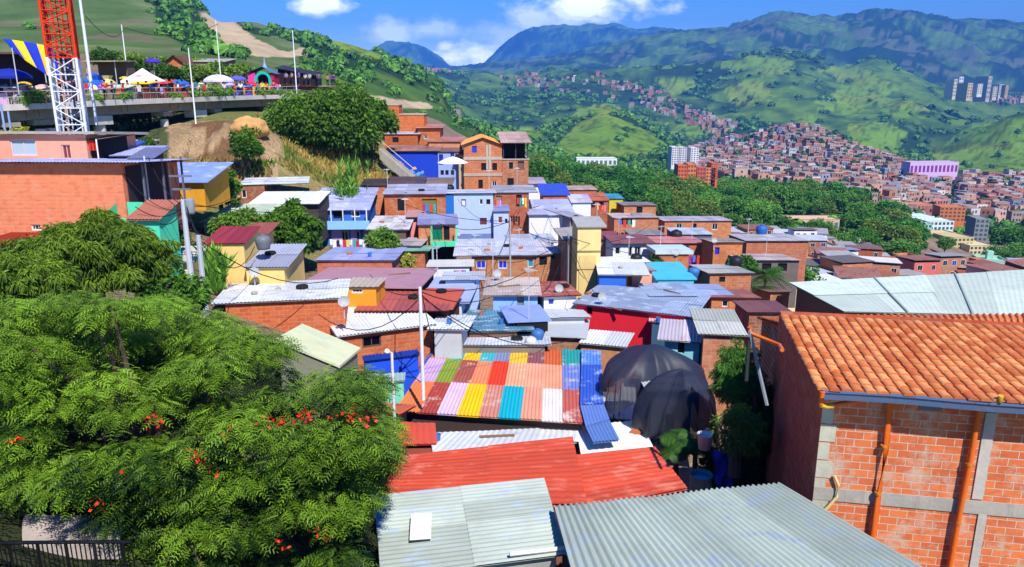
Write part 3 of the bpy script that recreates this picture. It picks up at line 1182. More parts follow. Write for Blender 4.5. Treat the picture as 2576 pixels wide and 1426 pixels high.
def cable(label, pts, r=.018, sag=.4, name='overhead_cable', group=None):
    """cable through world points, sagging between them"""
    out = []
    for i in range(len(pts) - 1):
        a, b = Vector(pts[i]), Vector(pts[i + 1])
        for k in range(9):
            t = k / 8
            out.append(a.lerp(b, t) - DY * sag * 4 * t * (1 - t))
    m = MB()
    m.tube(out, r, 4, cap=False)
    o = m.build(name, P('#1c1c20', name='cable_sheath'))
    return tag(o, label, 'cable', group)


SKIN = None


def person(label, base, face=0.0, shirt='#c83a3a', legs='#26304a', hair='#1a120c', skin='#a8704c', H=1.68, arm=.3, step=.12, group=None):
    """one continuous body grown from a skeleton; clothes and hair as parts"""
    k = H / 1.7
    o = thing('person', label, 'person', base, face, group)
    skin_m = P(skin, name='skin')
    P_ = {'pel': (0, 0, .95), 'wai': (0, 0, 1.08), 'che': (0, .01, 1.30), 'nek': (0, 0, 1.47), 'hd0': (0, -.01, 1.56), 'hd1': (0, -.01, 1.68),
          'lh': (.09, 0, .90), 'lk': (.10, -step * .6, .50), 'la': (.10, step * .2, .09), 'lt': (.11, step * .2 - .15, .04),
          'rh': (-.09, 0, .90), 'rk': (-.10, step * .3, .50), 'ra': (-.10, step, .09), 'rt': (-.11, step - .15, .04),
          'ls': (.19, 0, 1.40), 'le': (.25, .02, 1.13), 'lw': (.24, -arm * .7, .95), 'lf': (.24, -arm * .9, .87),
          'rs': (-.19, 0, 1.40), 're': (-.25, .04, 1.13), 'rw': (-.23, -arm, 1.02), 'rf': (-.23, -arm * 1.25, 1.0)}
    rad = {'pel': .15, 'wai': .125, 'che': .16, 'nek': .055, 'hd0': .085, 'hd1': .095, 'lh': .09, 'lk': .058, 'la': .04, 'lt': .035, 'rh': .09, 'rk': .058,
           'ra': .04, 'rt': .035, 'ls': .06, 'le': .042, 'lw': .03, 'lf': .03, 'rs': .06, 're': .042, 'rw': .03, 'rf': .03}
    E = [('pel', 'wai'), ('wai', 'che'), ('che', 'nek'), ('nek', 'hd0'), ('hd0', 'hd1'), ('pel', 'lh'), ('lh', 'lk'), ('lk', 'la'), ('la', 'lt'),
         ('pel', 'rh'), ('rh', 'rk'), ('rk', 'ra'), ('ra', 'rt'), ('che', 'ls'), ('ls', 'le'), ('le', 'lw'), ('lw', 'lf'), ('che', 'rs'), ('rs', 're'), ('re', 'rw'), ('rw', 'rf')]

    def skinned(name, keys, grow, mat):
        ks = [x for x in P_ if x in keys]
        me = bpy.data.meshes.new(name)
        me.from_pydata([tuple(c * k for c in P_[x]) for x in ks], [(ks.index(a), ks.index(b)) for a, b in E if a in ks and b in ks], [])
        ob = link_mesh(name, me, mat, o)
        md = ob.modifiers.new('skin', 'SKIN')
        sv = me.skin_vertices[0].data
        for i, x in enumerate(ks):
            r = rad[x] * k + grow
            sv[i].radius = (r, r * (.8 if x in ('pel', 'wai', 'che') else 1))
            sv[i].use_root = (i == 0)
        sb = ob.modifiers.new('smooth', 'SUBSURF')
        sb.levels = sb.render_levels = 1
        return ob
    skinned('body', list(P_), 0, skin_m)
    skinned('shirt', ['pel', 'wai', 'che', 'ls', 'rs', 'le', 're'], .014, P(shirt, name='shirt_cloth'))
    skinned('trousers', ['pel', 'lh', 'lk', 'la', 'rh', 'rk', 'ra'], .012, P(legs, name='trouser_cloth'))
    m = MB()
    prof = [(.001, .115), (.06, .105), (.10, .06), (.112, .0), (.10, -.05)]
    m.lathe([(r * k, z * k) for r, z in prof], (0, .01 * k, 1.64 * k), 10)
    m.build('hair', P(hair, name='hair'), o, smooth=True)
    return o
# ================================================================ roofs and house in the foreground
def atz(u, v, z):
    t = float(tslope(v))
    return at(u, v, z / t)


def quadz(pts):
    return [atz(*p) for p in pts]


def body_under(o, q, drop, mat, name='wall', inset=.25, top=.12):
    """walls under a roof quad down to the ground"""
    c = sum(q, Vector()) / 4
    q = [p + (c - p).normalized() * inset for p in q]
    m = MB()
    for i in range(4):
        a, b = q[i], q[(i + 1) % 4]
        m.face([a - DY * top, b - DY * top, Vector((b.x, b.y, a.z - drop)), Vector((a.x, a.y, a.z - drop))])
    return m.build(name, mat, o)


# --- large grey corrugated roof at the bottom right
ax = Vector((math.sin(R(17)), -math.cos(R(17)), .114))
tl, tr = at(1393, 1273, 15.5), at(1957, 1214, 16.8)
o = thing('corrugated_roof_house', 'house under a wide weathered grey corrugated roof nearest the brick house with orange pipes', 'house')
g1 = RF('#c6d3c6', rust=0.0, k=.74, spots='#a9bbcc', rough=.6)
rn = ax.cross(tr - tl).normalized()
rd = at(1446, 1470, 1.0)
q = [rd * (tl.dot(rn) / rd.dot(rn)), tr + ax * 10, tr, tl]
sheet_roof('roof', g1, o, *q, pitch=.185, amp=.034, pan=.95, run=4.9, seg=7, lap=.012, jit=.006)
body_under(o, q, 6, P('#a9a49a', name='rendered_wall'))

# --- paler grey roof with sheets laid crosswise
o = thing('corrugated_roof_house', 'house under a pale grey roof with crosswise sheets and white patch beside the big tree', 'house')
q = [atz(944, 1247, -9.95), atz(958, 1452, -9.75), atz(1424, 1392, -9.45), atz(1369, 1205, -9.62)]
g2 = RF('#c3cfc6', rust=0.0, k=.62, spots='#9db4cf', rough=.6)
sheet_roof('roof', g2, o, *q, pitch=.18, amp=.022, pan=.9, run=1.9, seg=7, jit=.01)
body_under(o, q, 6, P('#9fa39b', name='rendered_wall'))
m = MB()
a, b, c_, d_ = [atz(u, v, -9.60) for u, v in ((1034, 1293), (1085, 1289), (1084, 1352), (1030, 1356))]
flat_sheet('x', None, None, b, a, d_, c_, th=.03, m=m)
m.build('patch', P('#f2efe8', name='white_sheet', stain=.15), o)
m = MB()
a, b = atz(1282, 1394, -9.38), atz(1424, 1378, -9.38)
m.tube([a, b], .05, 6)
m.build('ridge_cap', P('#dfe0da', name='white_sheet', stain=.3), o)

# --- bright red roof
o = thing('red_roof_house', 'low house under a broad bright orange red sheet roof behind the grey roofs', 'house')
red = RF('#dd5434', rust=.10, k=.82, rough=.6, spots='#e8826a')
q1 = [atz(1003, 1146, -11.45), atz(1440, 1100, -11.45), atz(1478, 1272, -11.1), atz(950, 1262, -11.1)]
q1 = [q1[3], q1[2], q1[1], q1[0]]
sheet_roof('roof', red, o, q1[0], q1[3], q1[2], q1[1], pitch=.30, amp=.010, pan=.95, run=2.6, seg=6, jit=.012)
q2 = [atz(1440, 1285, -11.22), atz(1729, 1228, -11.22), atz(1646, 1123, -11.55), atz(1432, 1146, -11.55)]
sheet_roof('roof', red, o, q2[0], q2[3], q2[2], q2[1], pitch=.30, amp=.010, pan=.95, run=2.4, seg=6, jit=.012)
body_under(o, q1, 5, P('#8c5a48', name='rendered_wall'))
body_under(o, q2, 5, P('#8c5a48', name='rendered_wall'))
# white strips of sheet behind it
o = thing('sheet_roof_shed', 'shed under dented white metal sheets between the red roof and the patchwork roof', 'shed')
q = [atz(985, 1150, -13.1), atz(1450, 1112, -13.1), atz(1452, 1076, -13.25), atz(1060, 1092, -13.2)]
sheet_roof('roof', RF('#dfe6ee', rust=.06, spots='#8fa8cc'), o, *q, pitch=.25, amp=.012, pan=1.6, run=1.5, jit=.06)
body_under(o, q, 4, P('#8a8f98', name='rendered_wall'))
o = thing('sheet_roof_shed', 'shed under two glaring white sheets below the torn blue roof strip', 'shed')
q = [atz(1462, 1150, -13.0), atz(1645, 1132, -13.0), atz(1606, 1056, -13.25), atz(1448, 1072, -13.25)]
sheet_roof('roof', RF('#f1f3f7', rust=0, k=.9), o, *q, pitch=.25, amp=.016, pan=1.1, run=3)
body_under(o, q, 4, P('#7e8790', name='rendered_wall'))
o = thing('sheet_roof_shed', 'small shed under a rounded salmon red roof at the right edge of the big tree', 'shed')
q = [atz(965, 1118, -12.3), atz(1097, 1116, -12.3), atz(1092, 1063, -12.2), atz(975, 1062, -12.2)]
sheet_roof('roof', RF('#d8553c', rust=.1), o, *q, pitch=.25, amp=.012, pan=1.2, run=3)
body_under(o, q, 4, P('#a8503e', name='rendered_wall'))

# --- patchwork roof
o = thing('patchwork_roof_house', 'house under a patchwork roof of brightly painted corrugated sheets', 'house')
Z_ = lambda x, y: (x * .4267 + 880, y * .4267 + 817)
topx = [528, 615, 705, 790, 870, 952, 1055, 1145, 1250, 1366]
botx = [268, 400, 512, 628, 758, 874, 1004, 1130, 1255, 1392]
C3 = [['#c98a35', '#c9a6dd', '#ee7f45'], ['#2fb3c9', '#8ea63a', '#a34238'], ['#f6c510', '#a65549', '#cdb0e0'], ['#37b6cb', '#ee8c66', '#f6c40c'],
      ['#8391bb', '#df4024', '#d38b7a'], ['#e8b93a', '#f3a582', '#16b7cf'], ['#8d5560', '#e79c80', '#d89178'], ['#cb6234', '#e59a7c', '#f0e2e2'],
      ['#35a7a5', '#7489d6', '#c9665a']]
nW = 9
tops = [Z_(x, 108 + (x - 528) * .052) for x in topx]
bots = [Z_(x, 512 + (x - 268) * .065) for x in botx]
PT = [atz(u, v, -12.0) for u, v in tops]
PB = [atz(u, v, -12.75) for u, v in bots]
fr = [0, .25, .60, 1.0]
for i in range(nW):
    for j in range(3):
        lap = .03 * (2 - j) + .012 * (i % 2)
        f0, f1 = fr[j], min(1.0, fr[j + 1] + .01)
        if j == 0 and i == 8:
            f0 = -.02
        a0, a1 = PT[i].lerp(PB[i], f0), PT[i + 1].lerp(PB[i + 1], f0)
        b0, b1 = PT[i].lerp(PB[i], f1), PT[i + 1].lerp(PB[i + 1], f1)
        wob = Vector((0, 0, .03 - lap + random.random() * .015))
        k = sheet_roof('painted_sheet', RF(C3[i][j], rust=.12 if C3[i][j] in ('#a65549', '#8d5560', '#c9665a', '#a34238') else -.02,
                       k=.84, rough=.6, spots='#e8d8d4' if C3[i][j] in ('#a65549', '#8d5560', '#c9665a', '#35a7a5') else '#d8bfae' if (i + j) % 3 == 0 else None), o,
                       b0 + wob, b1 + wob, a1 + wob, a0 + wob, pitch=.155, amp=.021, pan=3, run=9, seg=6)
body_under(o, [PB[0], PB[-1], PT[-1], PT[0]], 3.5, P('#4a3a36', name='rendered_wall'), inset=.45)
# dark door openings under the eave
m = MB()
a, b = PB[0].lerp(PB[-1], .15), PB[0].lerp(PB[-1], .38)
flat_sheet('x', None, None, a + Vector((0, .5, -2.2)), b + Vector((0, .5, -2.2)), b + Vector((0, .55, -.3)), a + Vector((0, .55, -.3)), th=.05, m=m)
m.build('shutter', P('#c9bcb4', name='steel_shutter'), o)
# blue trim on the left edge and blue torn strip on the right
bl = RF('#4f73dc', rust=-.02, rough=.4, spots='#a9c3f0')
q = [PB[0] + Vector((-.35, 1.6, -.05)), PB[0] + Vector((0, 1.4, -.02)), PT[0] + Vector((0, 0, -.02)), PT[0] + Vector((-.75, .1, -.3))]
q = [PB[0].lerp(PT[0], .5) + Vector((-.25, 0, -.3)), PB[0].lerp(PT[0], .5), PT[0], PT[0] + Vector((-.5, 0, -.3))]
sheet_roof('edge_sheet', bl, o, *q, pitch=.16, amp=.015, pan=2, run=4)
s0 = [atz(*Z_(1366, 155), -11.92), atz(*Z_(1472, 160), -11.92)]
s1 = [atz(*Z_(1356, 475), -12.5), atz(*Z_(1492, 470), -12.5)]
s2 = [atz(*Z_(1388, 600), -12.62), atz(*Z_(1525, 560), -12.62)]
s3 = [atz(*Z_(1432, 692), -12.55), atz(*Z_(1584, 678), -12.55)]
for n_, (a, b, hx) in enumerate(((s0, [s0[0].lerp(s1[0], .3), s0[1].lerp(s1[1], .3)], '#5a86de'), ([s0[0].lerp(s1[0], .29), s0[1].lerp(s1[1], .29)], s1, '#3e63d2'), (s1, s2, '#6f8fdc'), (s2, s3, '#6e92da'))):
    w_ = Vector((0, 0, .05 - .02 * n_))
    sheet_roof('blue_sheet', RF(hx, rust=-.02, rough=.4, spots='#b7cdf2' if n_ < 2 else None), o, b[0] + w_, b[1] + w_, a[1] + w_, a[0] + w_, pitch=.15, amp=.022, pan=3, run=9, seg=6)

# --- black net canopy over a patio
NET, nt_, b_ = new_mat('shade_net')
b_.inputs['Base Color'].default_value = (.022, .026, .05, 1)
b_.inputs['Roughness'].default_value = .5
tr_ = nt_.nodes.new('ShaderNodeBsdfTransparent')
mx_ = nt_.nodes.new('ShaderNodeMixShader')
mx_.inputs[0].default_value = .85
lk(nt_, tr_.outputs[0], mx_.inputs[1])
lk(nt_, b_.outputs[0], mx_.inputs[2])
lk(nt_, mx_.outputs[0], nt_.nodes['Material Output'].inputs['Surface'])


def net_dome(label, c, rx, ry, rz, rot, seed=1):
    """a loose net thrown over bent pipes: lopsided, with folds running down from the top"""
    o = thing('net_canopy', label, 'canopy', c, rot)
    rows = []
    n = 72
    for i in range(20):
        a = math.pi / 2 - (math.pi / 2 + .42) * (i / 19) ** .9
        row = []
        for k in range(n):
            b = 2 * math.pi * k / n
            lob = 1 + .16 * math.sin(b * 2 + seed) + .10 * math.sin(b * 3 + seed * 2)
            fold = 1 + (.055 * math.sin(b * 11 + seed + i * .12) + .03 * math.sin(b * 23 + i * .3)) * (.25 + i / 19) + .09 * (float(fbm(b * 2.2 + seed, i / 5.0, 3, 3)) - .5)
            flat = 1 - .10 * max(0, math.sin(b * 4 + seed)) * math.sin(math.pi * i / 19)
            r = math.cos(a) if a > 0 else 1.0 - a * .12 * math.sin(b * 5 + seed)
            z = rz * math.sin(a) if a > 0 else rz * math.sin(a) * 1.1 - .22 * math.sin(b * 5 + seed) * (-a / .42)
            row.append((rx * r * lob * fold * flat * math.cos(b), ry * r * lob * fold * flat * math.sin(b), z - .10 * math.sin(b * 7) * (i / 19) - .16 * abs(math.sin(b * 2 + seed)) * math.sin(math.pi * min(1, i / 12))))
        rows.append(row)
    m = MB()
    m.grid(rows, close=True)
    m.build('net', NET, o, smooth=True)
    for b in (.5, 2.2, 3.8, 5.3):
        m = MB()
        m.tube([(rx * .95 * math.cos(b), ry * .95 * math.sin(b), .1), (rx * math.cos(b), ry * math.sin(b), -2.6)], .03, 5)
        m.build('post', P('#2a2c30', name='dark_pipe'), o)
    return o


net_dome('taller black shade net dome behind the other net', at(1632, 950, 30.5), 2.0, 1.7, 1.5, .1, 1.3)
net_dome('lower black shade net dome over the patio beside the dark trees', at(1708, 1045, 27.5), 1.5, 1.5, 1.95, -.3, 2.6)
# patio shed seen through the nets
o = thing('patio_shed', 'grey walled lean-to under the black nets', 'shed')
q = [atz(1512, 1050, -14.6), atz(1600, 1058, -14.6), atz(1597, 968, -14.7), atz(1515, 962, -14.7)]
sheet_roof('roof', RF('#d5dce0', rust=.05), o, *q, pitch=.22, amp=.03, pan=1, run=3)
body_under(o, q, 3, P('#356a8c', name='rendered_wall'))
H_ = House('patio_room', 'plain grey cement patio room seen through the black net', 1640, 1742, 975, 1090, 28.5, 4, 2.2, .1, wall=P('#b8bcb6', stain=.5), roof=RF('#c3c7c9'), cat='shed')


# --- brick house with clay tile roof at the right edge
YW = R(-10.5)
Lc = at(2074, 972, 16.5)
o = thing('clay_tile_house', 'brick house with clay tile roof and orange downpipes at the right edge', 'house', (Lc.x, Lc.y, Lc.z - 10.0), YW)
HH, WW, DD = 10.0, 9.7, 6.6
MH = Matrix.Translation((Lc.x, Lc.y, Lc.z - HH)) @ Matrix.Rotation(YW, 4, 'Z')
MHi = MH.inverted()


def hray(u, v, axis, val):
    d = MHi.to_3x3() @ at(u, v, 10.0)
    o_ = MHi @ Vector((0, 0, 0))
    return o_ + d * ((val - o_[axis]) / d[axis])


bw = BR('#e07c48', '#d2c8b6', w=.40, h=.198, k=.85, plaster=.62, contrast=.4)
m = MB()
wall_panel(m, (0, 0, 0), (1, 0, 0), (0, -1, 0), WW, HH, HH, [])
m.build('front_wall', bw, o)
m = MB()
wall_panel(m, (0, 0.001, 0), (0, 1, 0), (-1, 0, 0), DD, HH, HH, [])
wall_panel(m, (WW, 0.001, 0), (0, 1, 0), (1, 0, 0), DD, HH, HH, [])
wall_panel(m, (0, DD, 0), (1, 0, 0), (0, 1, 0), WW, HH, HH, [])
m.build('side_wall', BR('#c9603c', '#9d8f80', w=.40, h=.198, k=.85, plaster=.15), o)
# rows of barrel tiles
m = MB()
rt = random.Random(5)
tp, tlen, rake = .265, .47, math.radians(2.4)
ov_f, ov_l = .56, .30
roof_len = 5.3
z0_ = HH + .06
ncol, nrow = int((WW + ov_l) / tp), int(roof_len / (tlen * .82))
for i in range(ncol):
    xc = -ov_l + tp * (i + .5)
    sh = rt.uniform(-.04, .04)
    for j in range(nrow + 1):
        y0 = -ov_f + j * tlen * .82 + sh * .4 + rt.uniform(-.012, .012)
        if i == 0 and j > 3 or i == 1 and j > 7:
            pass
        y1 = y0 + tlen
        zc0 = z0_ + (y0 + ov_f) * math.tan(rake) + .07
        zc1 = z0_ + (y1 + ov_f) * math.tan(rake) + .04
        tn = rt.random()
        dx = rt.uniform(-.008, .008)
        r0, r1 = .127, .108
        rows = []
        for (y, zc, r) in ((y0, zc0, r0), ((y0 + y1) / 2, (zc0 + zc1) / 2, (r0 + r1) / 2), (y1, zc1, r1)):
            rows.append([(xc + dx - r * math.cos(math.pi * a / 7), y, zc + r * .62 * math.sin(math.pi * a / 7) - .02) for a in range(8)])
        m.grid(rows, tn)
        m.face([(p[0], p[1] + .002, p[2]) for p in rows[0]][::-1], tn * .3)      # darker face closes the open end, standing in for its shaded hollow
        # channel tile between the covers
        ch = [[(xc + tp / 2 - .08 * math.cos(math.pi * a / 4), y, zc - .07 - .04 * math.sin(math.pi * a / 4)) for a in range(5)] for (y, zc) in ((y0, zc0), (y1, zc1))]
        m.grid(ch, tn * .5)
TILE, nt_, b_ = new_mat('clay_tile')
a_ = nt_.nodes.new('ShaderNodeAttribute')
a_.attribute_name = 'tone'
c_ = mixc(nt_, a_.outputs['Fac'], [x * .72 for x in lin('#cf6a38')], [x * .85 for x in lin('#f4a86a')])
tv = objvec(nt_)
c_ = mixc(nt_, math_n(nt_, 'MULTIPLY', ramp_n(nt_, noise_n(nt_, tv, 3.2, 7, .7), .48, .72), .55), c_, lin('#a5683c'))
c_ = mixc(nt_, math_n(nt_, 'MULTIPLY', ramp_n(nt_, noise_n(nt_, tv, 14, 5, .7), .58, .7), .5), c_, lin('#6b4a34'))
lk(nt_, c_, b_.inputs['Base Color'])
b_.inputs['Roughness'].default_value = .8
bump_n(nt_, noise_n(nt_, tv, 30, 5), .5, .01, b_)
m.build('roof', TILE, o, smooth=False)
m = MB()
m.box(-.02, -.48, HH - .02, WW, -.02, HH + .03)
m.build('soffit', P('#5a4030', name='timber'), o)
m = MB()
prof = [(0, .15), (.016, .0), (.16, -.016), (.2, .15), (.23, .17)]
x0, x1 = -.16, WW
rows = [[(x, -.55 - p[0], HH - .03 + p[1] + (x * -.004) + .02 * math.sin(x * 1.3)) for p in prof] for x in [x0 + (x1 - x0) * k / 14 for k in range(15)]]
m.grid(rows)
m.grid([[(p[0], p[1] + .012, p[2]) for p in r] for r in rows])
m.build('gutter', P('#5d7396', rough=.4, stain=.15, name='painted_metal'), o)
# band, pillars
zb = hray(2300, 1262, 1, 0).z
m = MB()
m.box(.0, -.03, zb - .16, WW, -.004, zb + .18)
m.build('concrete_band', P('#b5b0a4', stain=.7, name='concrete'), o)
for (u0, v0, u1, v1) in ((2462, 1035, 2490, 1235), (2448, 1290, 2470, 1425)):
    a, b = hray(u0, (v0 + v1) / 2, 1, 0), hray(u1, (v0 + v1) / 2, 1, 0)
    za, zz_ = hray(u0, v0, 1, 0).z, hray(u0, v1, 1, 0).z
    m = MB()
    m.box(a.x, -.035, zz_ - .2, b.x, -.005, za)
    m.build('pillar', P('#c0bbb2', stain=.6, name='concrete'), o)
m = MB()
for k in range(9):
    zz_ = hray(2080, 1020, 1, 0).z - k * .48
    m.box(.0, -.02, zz_ - .44, .26 + .1 * (k % 2), -.004, zz_)
m.build('corner_quoins', P('#c5c2ae', stain=.7, name='cement_render'), o)
OR = P('#e2681c', rough=.45, stain=.25, name='plastic_pipe')
YL = P('#e8b03a', rough=.45, stain=.2, name='plastic_pipe')


def hp(u, v, d=.12):
    return hray(u, v, 1, -d)


for pts in ([hp(2237, 1006), hp(2229, 1120), hp(2208, 1250), hp(2190, 1375)], [hp(2462, 1022), hp(2440, 1150), hp(2410, 1300), hp(2378, 1480)]):
    x = pts[0].x
    pts = [Vector((x + (p.x - x) * 1.0, -.14, p.z)) for p in pts]
    m = MB()
    m.tube(pts, .066, 10)
    pp = m.build('downpipe', OR, o, smooth=True)
    for t in (.3, .62):
        m = MB()
        c = pts[0].lerp(pts[-1], t)
        m.tube([c + Vector((0, 0, .03)), c - Vector((0, 0, .03))], .078, 10)
        m.build('collar', P('#c9812f', rough=.5, name='pipe_collar'), pp, smooth=True)
m = MB()
e0 = hray(2068, 985, 1, -.56)
m.tube([e0, e0 - DY * .32], .06, 8)
m.build('outlet', OR, o, smooth=True)
m = MB()
m.tube([e0 - DY * .32, hray(2076, 1022, 1, -.5), hray(2095, 1020, 1, -.47)], .07, 8)
m.build('elbow', YL, o, smooth=True)
m = MB()
m.tube([hray(2090, 1020, 1, -.47), hray(2205, 1000, 1, -.2), hray(2237, 1000, 1, -.12)], .06, 8)
m.build('pipe_run', OR, o, smooth=True)
m = MB()
m.tube([hray(2462, 1020, 1, -.12), hray(2475, 1010, 1, -.2), hray(2500, 1014, 1, -.45), hray(2514, 1010, 1, -.54), hray(2517, 995, 1, -.56)], .06, 8)
m.build('elbow', YL, o, smooth=True)
m = MB()
v0 = hray(2312, 1014, 1, 0), hray(2366, 1034, 1, 0)
m.box(v0[0].x, -.03, v0[1].z, v0[1].x, -.003, v0[0].z)
m.build('vent', P('#6d7583', name='vent_grille'), o)
# hose hanging off the corner
m = MB()
m.tube([hray(2098, 1196, 1, -.08), hray(2108, 1220, 1, -.1), hray(2104, 1250, 1, -.1), hray(2082, 1275, 1, -.12), hray(2066, 1290, 1, -.12)], .037, 8)
hs_ = m.build('garden_hose', P('#d8c98a', name='hose'), None)
hs_.matrix_world = MH
tag(hs_, 'pale yellow hose looped at the brick house corner', 'hose')
# red and grey pipes on the shaded left side
for (pts, hx, r_) in (([(1969, 880), (1961, 960), (1948, 1040), (1940, 1100)], '#a02a1c', .05), ([(1978, 900), (1970, 1000), (1958, 1100)], '#5c7272', .04)):
    m = MB()
    m.tube([hray(u, v, 1, DD + .15) for u, v in pts], r_, 8)
    m.build('side_pipe', P(hx, rough=.5, name='plastic_pipe'), o, smooth=True)

# --- second tile roof behind
o = thing('clay_tile_house', 'low house with dusty orange tile roof lying behind the nearer tile roof', 'house')
q = [atz(2000, 826, -6.85), atz(2760, 846, -6.85), atz(2760, 786, -8.2), atz(1900, 797, -8.1)]
sheet_roof('roof', RF('#ee8a4c', rust=.05, k=.85, rough=.85, name='clay_tile'), o, *q, pitch=.22, amp=.04, pan=1.2, run=.6, seg=6, lap=.0, jit=.02)
body_under(o, q, 8, BR('#a85a3c'))

# --- big pale hall roof
o = thing('market_hall', 'large hall under a wide pale green white sheet roof', 'hall')
q = [atz(2122, 783, -13.0), atz(2780, 800, -13.0), atz(2780, 668, -13.4), atz(1984, 711, -13.4)]
sheet_roof('roof', RF('#dceadd', rust=0, k=.76, rough=.6, spots='#c8d8c0'), o, *q, pitch=.42, amp=.007, pan=4.2, run=7, seg=5, jit=.03)
body_under(o, q, 9, P('#7c6a5c', name='rendered_wall'), inset=.6)
m = MB()
for t in (.25, .5, .75):
    a, b = q[0].lerp(q[1], t), q[3].lerp(q[2], t)
    m.tube([a + DY * .07, b + DY * .07], .07, 5)
m.build('ridge_strip', P('#9fb3ae', name='flashing'), o)

# --- water drum, tarp, buckets in the dark yard
dr = at(1763, 1200, 22.5)
o = thing('water_drum', 'open grey drum half full of water in the shaded yard', 'drum', dr - DY * .8)
m = MB()
m.lathe([(.36, -.1), (.37, .25), (.385, .27), (.37, .29), (.37, .55), (.385, .57), (.37, .59), (.37, .9), (.39, .92), (.36, .92), (.35, .2)], n=22)
m.build('barrel', P('#aab09e', stain=.7, name='steel_drum'), o, smooth=True)
m = MB()
m.lathe([(.0, .80), (.352, .80)], n=22)
m.build('water', GL('#4a6f9c', .05), o)
m = MB()
for i in range(9):
    for j in range(7):
        pass
rows = [[at(1790 + 5 * j + 2 * i, 1135 + 14 * i, 22) + Vector((0, .15 * math.sin(i * 1.7 + j), .10 * math.sin(j * 2.1 + i))) for j in range(9)] for i in range(9)]
m.grid(rows)
tag(m.build('tarpaulin', P('#2a3fb8', rough=.5, name='tarpaulin'), smooth=True), 'crumpled dark blue tarpaulin heaped beside the drum', 'tarpaulin')
for (u, v, s_, hx, lb) in ((1771, 1110, .26, '#e9eef2', 'white plastic sack leaning behind the water drum'), (1845, 1105, .24, '#cfd2c8', 'grey white bucket under the dark trees')):
    c = at(u, v + 18, 22.5)
    o = thing('bucket', lb, 'bucket', c)
    m = MB()
    m.lathe([(0, 0), (s_ * .75, 0), (s_, s_ * 2), (s_ * 1.06, s_ * 2.02), (s_ * .95, s_ * 1.96), (s_ * .7, .1)], n=14)
    m.build('shell', P(hx, name='plastic'), o, smooth=True)
    m = MB()
    m.tube([(s_ * math.cos(t), 0, s_ * 2 + s_ * .5 * math.sin(t)) for t in [math.pi * k / 8 for k in range(9)]], .012, 4)
    m.build('handle', METAL, o)
# three leaning struts by the tile house
for k, (u0, v0, u1, v1, lb) in enumerate(((1885, 830, 1929, 1020, 'long grey strut leaning right in front of the dark yard'), (1884, 850, 1876, 960, 'dark strut leaning left beside the dark yard'))):
    m = MB()
    m.tube([at(u0, v0, 19), at(u1, v1, 18)], .05, 6)
    tag(m.build('strut', P(('#7d858c', '#24262b')[k], name='steel_strut')), lb, 'strut')
m = MB()
m.tube([at(1884, 822, 19), at(1888, 838, 19), at(1960, 868, 17.8), at(1967, 880, 17.3)], .055, 8)
tag(m.build('drain_pipe', OR, smooth=True), 'orange drain pipe crossing from the strut to the tile house', 'pipe')

# --- terrace and railing bottom left
o = thing('terrace', 'bare concrete terrace slab under the big tree at the lower left', 'terrace')
q = [atz(-150, 1375, -8.0), atz(300, 1370, -8.0), atz(305, 1298, -8.0), atz(-150, 1290, -8.0)]
flat_sheet('slab', P('#b9aca4', stain=.6, name='concrete'), o, *q, th=.3)
o = thing('steel_railing', 'black steel railing of thin upright bars below the terrace', 'railing')
a, b = at(-120, 1366, 10.6), at(330, 1362, 10.6)
m = MB()
m.tube([a, b], .03, 6)
m.tube([a - DY * .95, b - DY * .95], .02, 6)
m.build('rail', P('#141518', rough=.4, name='black_steel'), o)
m = MB()
n = 38
for k in range(n + 1):
    p = a.lerp(b, k / n)
    m.tube([p, p - DY * .95], .011 if k % 6 else .028, 5)
m.build('bars', P('#141518', rough=.4, name='black_steel'), o)
# ================================================================ the houses of the slope, read off one by one
W_ = P('#e9ebf2', stain=.25, name='whitewash')
PLUM = RF('#b78a9c', rust=0, rough=.7)
LILAC = RF('#a9aede', rust=.02, k=.85, rough=.5, spots='#dfe3f2')
LTIN = RF('#d9dded', rust=.06, k=.95, rough=.45, spots='#8f93a6')
WHITE_R = RF('#eef1f4', rust=0, k=.9, rough=.5, spots='#b9c3cc')
GREYR = RF('#b7bbc8', rust=.12, k=.9, spots='#d9dbe0')
RUSTR = RF('#b9a19a', rust=.5, k=.75)
PALEG = RF('#cfdcc4', rust=.05, k=.8, spots='#9fb0a0')
ORB = BR('#e5835c', '#d59a7c', plaster=.12, contrast=.10, k=.9)
BRK = BR('#dc8452', '#bfa38a', plaster=.25, k=.8)
BRD = BR('#b06a42', '#a08a76', plaster=.3)
PNK = P('#f0a189', stain=.25)
BLUEW, BLUEL, SKYB = P('#2f62c9'), P('#a9c4ee', stain=.2), P('#3fb4e6', stain=.2)
YEL = P('#f2cd7e', stain=.25)
BFR = P('#2a35c8', name='blue_frame')
BGL = GL('#2a35b8')
MINT = P('#52dcae', stain=.2)
CUR = GL('#7a2430', .6)
blw = lambda *a: (*a, 'two', P('#dfe2ee', name='window_frame'), BGL)

